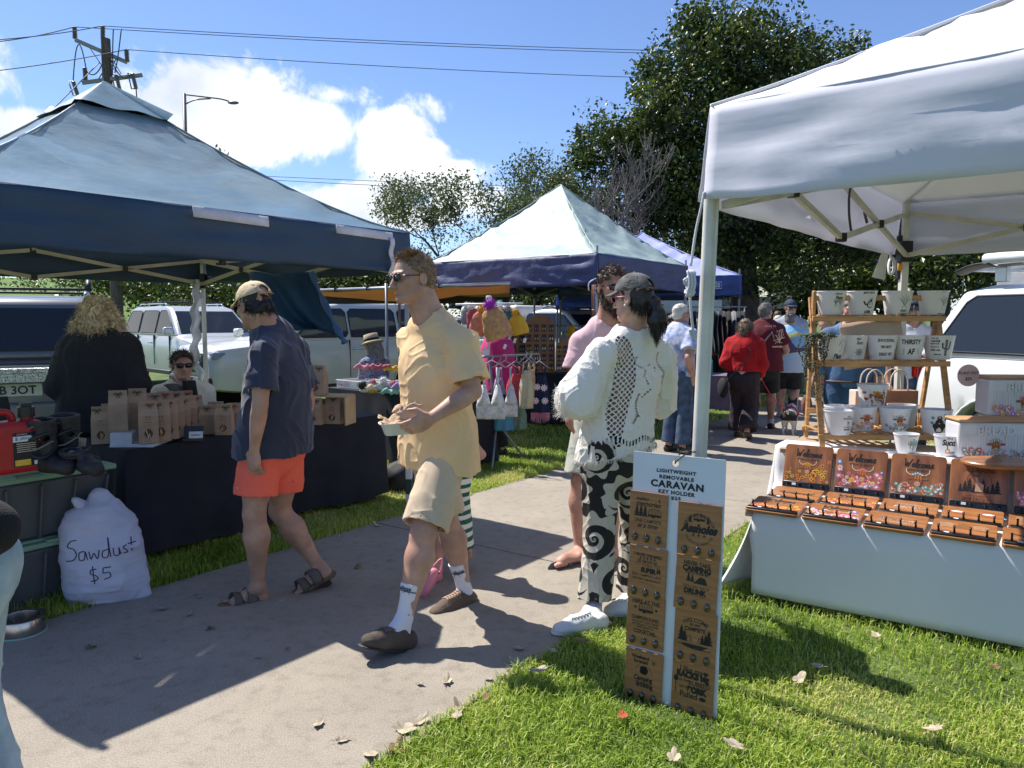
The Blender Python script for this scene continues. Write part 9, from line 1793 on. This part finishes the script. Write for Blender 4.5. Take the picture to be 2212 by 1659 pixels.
 mb=MB();q=[J['neck']+V((.14, -.05, -.0)), J['chest']+V((0, -.19, .04)), J['pelvis']+V((-.18, -.14, .12))];mb.tube(spline(q, 6), .022, 6, flat=.3);mb.obj('cross_strap', blk, P, smooth=True, world=True);P_, MS=PAL();mb=MB();T=Matrix.Translation(J['chest']+V((.10, -.24, .04)))@Matrix(((.95, 0, .3, 0), (-.3, 0, .95, 0), (0, 1, 0, 0), (0, 0, 0, 1)));T=Matrix.Translation(J['chest']+V((.095, -.235, .03)))@Matrix.Rotation(R(-15), 4, 'Z')@Matrix.Rotation(R(90), 4, 'X')
 r=random.Random(3);put_text(mb, 'MADE IN', T, w=.14, cx=-.1, cy=.14, mi=P_['c']);[stroke(mb, [(.0+r.uniform(-.08, .08), r.uniform(-.1, .1)), (r.uniform(-.08, .08), r.uniform(-.1, .1)), (r.uniform(-.09, .09), r.uniform(-.1, .1))], .006, T, P_['c'], .001)for _ in range(10)];put_text(mb, 'australia', T, w=.13, cx=.0, cy=-.13, bold=.03, mi=P_['c']);mb.obj('shirt_print', MS, P, world=True)
 J=pose(4.20, 11.5, 1.68, 75, stride=.3, hpitch=10, wrR=(.2, .2, -.42));P=new_person(J, 'man in a light blue and yellow fishing shirt with a grey cap');body(P, J, rud, .011, b=1.15, lips=False);cx=J['chest'];at={'yy':lambda v:np.clip((v[:, 2]-cx.z)*1.6+.5+.15*vnoise(v, 7., 2.), 0, .999)}
 fm=M_attr('fishing_shirt2', 'yy', [(0, (.40, .50, .62)), (.2, (.08, .06, .12)), (.42, (.20, .40, .65)), (.6, (.62, .52, .16)), (.7, (.25, .50, .72)), (.93, (.70, .50, .05))], .8);torso_garment(P, J, 'fishing_shirt', fm, .010, b=1.3, sleeve=.85, hem=.14, loose=.04, attrs=at, sleeve_r=.1);leg_garment(P, J, 'shorts', blk, .011, b=1.1, frac=.95, r_end=.12)
 hair(P, J, hG, 'buzz', .011, .004, 300, .02);cap_hat(P, J, M('cap_grey', (.105, .108, .108), .9), h=.008);feet(P, J, M('shoe_grey', (.3, .32, .35), .7))
 J=pose(4.42, 12.1, 1.86, 250, hyaw=20);P=new_person(J, 'tall man in a navy cap and grey t-shirt facing the camera');body(P, J, rud, .010, b=1.1);torso_garment(P, J, 'tshirt', M('tee_grey', (.33, .36, .42), .9), .010, b=1.15, sleeve=.7, hem=.08, loose=.03);leg_garment(P, J, 'shorts', blk, .012, frac=.9, r_end=.11);hair(P, J, hBr, 'buzz', .012, .003, 0, .02);cap_hat(P, J, M('cap_navy', (.02, .035, .07), .8), h=.008, back_hole=False);glasses(P, J, BLK, GLS);feet(P, J, shB)
 J=pose(3.00, 6.75, 1.76, 252, hpitch=12);P=new_person(J, 'man in a denim shirt and blue jeans standing behind the plant stand');body(P, J, rud, .009, b=1.0);torso_garment(P, J, 'denim_shirt', M('denim_shirt', (.07, .14, .25), .85, var=.3, vs=8, bump=.3, bs=60), .009, b=1.06, sleeve=1.3, hem=.02, loose=.03, vneck=.1, sleeve_r=.08);legs(P, J, M('denim_blue', (.045, .10, .19), .9, var=.35, vs=7, bump=.3, bs=90), .009, b=1.1, r=.1);hair(P, J, hG, 'short', .010, .006, 300, .02);feet(P, J, shB)
 mb=MB();mb.tube([J['pelvis']+J['l']*.2*math.cos(a)+J['f']*.145*math.sin(a)+V((0, 0, .055))for a in[k*.39 for k in range(16)]], .02, 6, close=True, flat=.4);mb.obj('belt', M('belt_brown', (.12, .04, .015), .5), P, smooth=True, world=True)
 J=pose(3.50, 8.2, 1.62, 200, lean=8, hpitch=20);P=new_person(J, 'person in a black top leaning over behind the plant stand');body(P, J, fair, .012, b=1.1, lips=False);torso_garment(P, J, 'top', blk, .012, b=1.2, sleeve=.8, hem=.08, loose=.03);leg_garment(P, J, 'shorts', blk, .013, frac=.8, r_end=.11);hair(P, J, hBl, 'bun', .012, .008, 400, .03);feet(P, J, shW, h=.014);sd=SDF();sd.ell(J['wrR']+V((-.05, 0, -.2)), (.06, .05, .12), 0);sd.mesh('patterned_bag', .013, M('bag_pattern', (.35, .12, .08), .8, vs=22, col2=(.04, .03, .03)), P)
 J=pose(4.18, 7.95, 1.76, 262, hpitch=5);P=new_person(J, 'person with long blond hair, bucket hat and white top between the top shelf pots');body(P, J, fair, .010, lips=True, fem=.8);torso_garment(P, J, 'top', M('cotton_white', (.62, .62, .66), .9), .011, b=1.05, sleeve=.6, hem=.08);legs(P, J, jean, .013);hair(P, J, hBl, 'long', .010, .007, 1500, .10);brim_hat(P, J, M('bucket_blue', (.08, .11, .15), .9), blk, .115, .07, .03);feet(P, J, shW, h=.014)
 for(x, y, H, yw, c, lab, hs)in((4.75, 13.6, 1.62, 250, (.45, .48, .55), 'white haired person far along the path near the plant stand', hW), (3.05, 13.2, 1.66, 300, (.10, .22, .42), 'person in a light blue dress by the shaded clothes rail', hBl), (3.9, 14.4, 1.70, 240, (.25, .06, .05), 'dark haired person in a rust top beyond the maroon shirt', hB), (5.3, 15.2, 1.72, 90, (.05, .05, .06), 'distant person in black near the cream canopies', hBr), (2.55, 11.4, 1.66, 120, (.03, .03, .05), 'person in dark clothes browsing in the shade behind the white pole', hB)):
  J=pose(x, y, H, yw);P=new_person(J, lab);body(P, J, fair, .014, lips=False);torso_garment(P, J, 'top', M('top_'+lab[:9]+str(y), c, .9), .014, b=1.1, sleeve=.8, hem=.1);legs(P, J, blk if y>12 else jean, .015);hair(P, J, hs, 'long' if y<14 else 'short', .013, .006, 200, .03);feet(P, J, shB, h=.016)
 J=pose(-1.50, 1.98, 1.60, 165, lean=0);up=(V((-.62, .05, .78))).normalized();J['up']=up;J['pelvis']=V((-1.52, 1.98, .86));J['chest']=J['pelvis']+up*.30;J['neck']=J['pelvis']+up*.48;J['head']=J['neck']+V((-.18, 0, .1));J['shL']=J['neck']-up*.07+V((-.03, -.17, 0));J['shR']=J['neck']-up*.07+V((.03, .17, 0));
 for n, s in(('L', 1), ('R', -1)):J['hip'+n]=J['pelvis']+J['l']*s*.085
 J['elL']=V((-1.33, 1.88, .99));J['wrL']=V((-1.52, 1.78, 1.08));J['elR']=J['shR']+V((.0, .05, -.25));J['wrR']=J['elR']+V((-.2, 0, -.1));J['hdL']=V((-1, 0, .1));J['hdR']=V((-1, 0, 0));
 for n in 'LR':J['kn'+n]=ik(J['hip'+n], J['an'+n], .40, .40, J['f'])
 P=new_person(J, 'person cut by the left edge in a black fleece and pale blue jeans');body(P, J, fair, .010, lips=False);torso_garment(P, J, 'fleece', M('fleece_black', (.016, .014, .016), .95, bump=.5, bs=200), .008, b=1.1, sleeve=1.9, hem=.02, loose=.05, amp=.01);leg_garment(P, J, 'jeans', M('denim_pale', (.42, .52, .58), .9, var=.15, vs=10, bump=.4, bs=200), .008, b=1., frac=1.94, r_end=.10, loose=.012, amp=.01);feet(P, J, shW)
 c=G(1705, 938, 0);h_=V((.45, .89, 0)).normalized();l=V((-h_.y, h_.x, 0));D=thing('dog', 'small white dog with black patches and a red harness, tail up, on a lead', 'dog', (c.x, c.y, 0));q=lambda a, b, z:c+h_*a+l*b+V((0, 0, z));sd=SDF()
 sd.cap(q(-.13, 0, .25), q(.14, 0, .27), [.075, .078, .09], 0);sd.cap(q(.15, 0, .29), q(.24, .0, .36), [.07, .05], .03);sd.ell(q(.27, 0, .38), (.058, .058, .052), .02);sd.cap(q(.29, 0, .37), q(.37, 0, .355), [.032, .02], .015)
 for s in(-1, 1):
  sd.cap(q(.26, s*.035, .41), q(.25, s*.055, .475), [.022, .008], .01);sd.cap(q(-.12, s*.05, .24), q(-.09, s*.06, .15), [.055, .032], .03);sd.cap(q(-.09, s*.06, .15), q(-.155, s*.06, .085), [.027, .016], .01);sd.cap(q(-.155, s*.06, .085), q(-.14, s*.06, .015), [.015, .014], .01);sd.ell(q(-.125, s*.06, .012), (.022, .022, .013), .01)
  sd.cap(q(.14, s*.05, .24), q(.13, s*.055, .13), [.038, .022], .02);sd.cap(q(.13, s*.055, .13), q(.14, s*.055, .015), [.018, .013], .01);sd.ell(q(.155, s*.055, .012), (.022, .022, .013), .01)
 sd.cap(q(-.19, 0, .29), q(-.25, .02, .36), [.026, .02], .02);sd.cap(q(-.25, .02, .36), q(-.235, .03, .44), [.019, .010], .01)
 def patch(v):
  n=vnoise(v, 7., 3.);qv=v-np.array(c);a=qv@np.array(h_);z=qv[:, 2];return np.where((a>.2)|((n>.12)&(z>.2)), 1., 0.)*.9
 sd.mesh('body', .007, M_attr('dog_coat', 'pt', [(0, (.62, .59, .54)), (.5, (.018, .016, .016))], .9, bump=.6, bs=150), D, attrs={'pt':patch}, disp=lambda Q:.003*vnoise(Q, 60., 2.))
 mb=MB();red=M('harness_red', (.45, .01, .05), .7)
 for a_ in(.06, .17):mb.tube([q(a_, .092*math.cos(t), .27+.092*math.sin(t))for t in[k*.449 for k in range(14)]], .010, 6, close=True)
 mb.tube([q(.06, 0, .362), q(.17, 0, .37)], .012, 6);mb.obj('harness', red, D, smooth=True, world=True)
 L=thing('dog_lead', 'red lead running from the hand of the red jumper woman down to the dog', 'lead', hand);mb=MB();e=q(.08, 0, .37);mb.tube(spline([hand, hand.lerp(e, .35)+V((0, 0, -.10)), hand.lerp(e, .75)+V((0, 0, -.10)), e], 6), .007, 6);mb.obj('lead', red, L, smooth=True, world=True)
def food_tray():
 P, MS=PAL();c=W(864, 915, 3.44);t=thing('food_tray', 'cream takeaway tray with a crumpled brown napkin held by the walking man', 'food tray', c);f=V((-.94, -.30, -.06)).normalized();s=V((-.3, .95, 0));s=(s-f*s.dot(f)).normalized();u=f.cross(s)*-1
 if u.z<0:u=-u
 T=Matrix.Translation(c+V((0, 0, -.045)))@Matrix((f, s, u)).transposed().to_4x4();mb=MB();n=28;vs=[]
 for(k, z)in((.78, 0), (.80, .004), (.96, .050), (1.06, .052), (1.06, .056), (.94, .055), (.76, .006)):
  for i in range(n):a=2*math.pi*i/n;ca, sa=math.cos(a), math.sin(a);x=math.copysign(abs(ca)**.5, ca)*.088*k;y=math.copysign(abs(sa)**.5, sa)*.062*k;vs.append((x, y, z))
 mb.add(vs, [(j*n+i, j*n+(i+1)%n, (j+1)*n+(i+1)%n, (j+1)*n+i)for j in range(6)for i in range(n)]+[tuple(range(n))[::-1], tuple(range(6*n, 7*n))], 0, T);mb.obj('tray', M('tray_cream', (.66, .62, .52), .6), t, smooth='auto', world=True)
 r=random.Random(5);nm=M('napkin', (.52, .36, .24), .9, bump=.3, bs=60)
 for k, (x0, y0, z0, tl)in enumerate(((.03, 0, .05, .3), (-.035, .01, .055, .9), (-.05, -.02, .05, 1.2))):
  mb=MB();mb.grid(lambda a, b:T@V((x0+(a-.5)*.10+.012*math.sin(b*9+k), y0+(b-.5)*.10*math.cos(tl), z0+b*.085*math.sin(tl)+.010*math.sin(a*8+k*2)+.006*math.sin(b*14+a*6))), 12, 12);mb.obj('napkin', nm, t, smooth=True, world=True, solid=.002)
import time as _time
_t0=_time.time()
for _fn in(cam_setup, sky_setup, ground, grass, dry_leaves, trees, power, cars, canopies, white_table, boards, shelf_and_pots, key_sign, left_stall, mid_stall, hero_yellow, food_tray, hero_blue, hero_woman, hero_pink, crowd):
 _t=_time.time();_fn();print('%-16s %.1fs'%(_fn.__name__, _time.time()-_t))
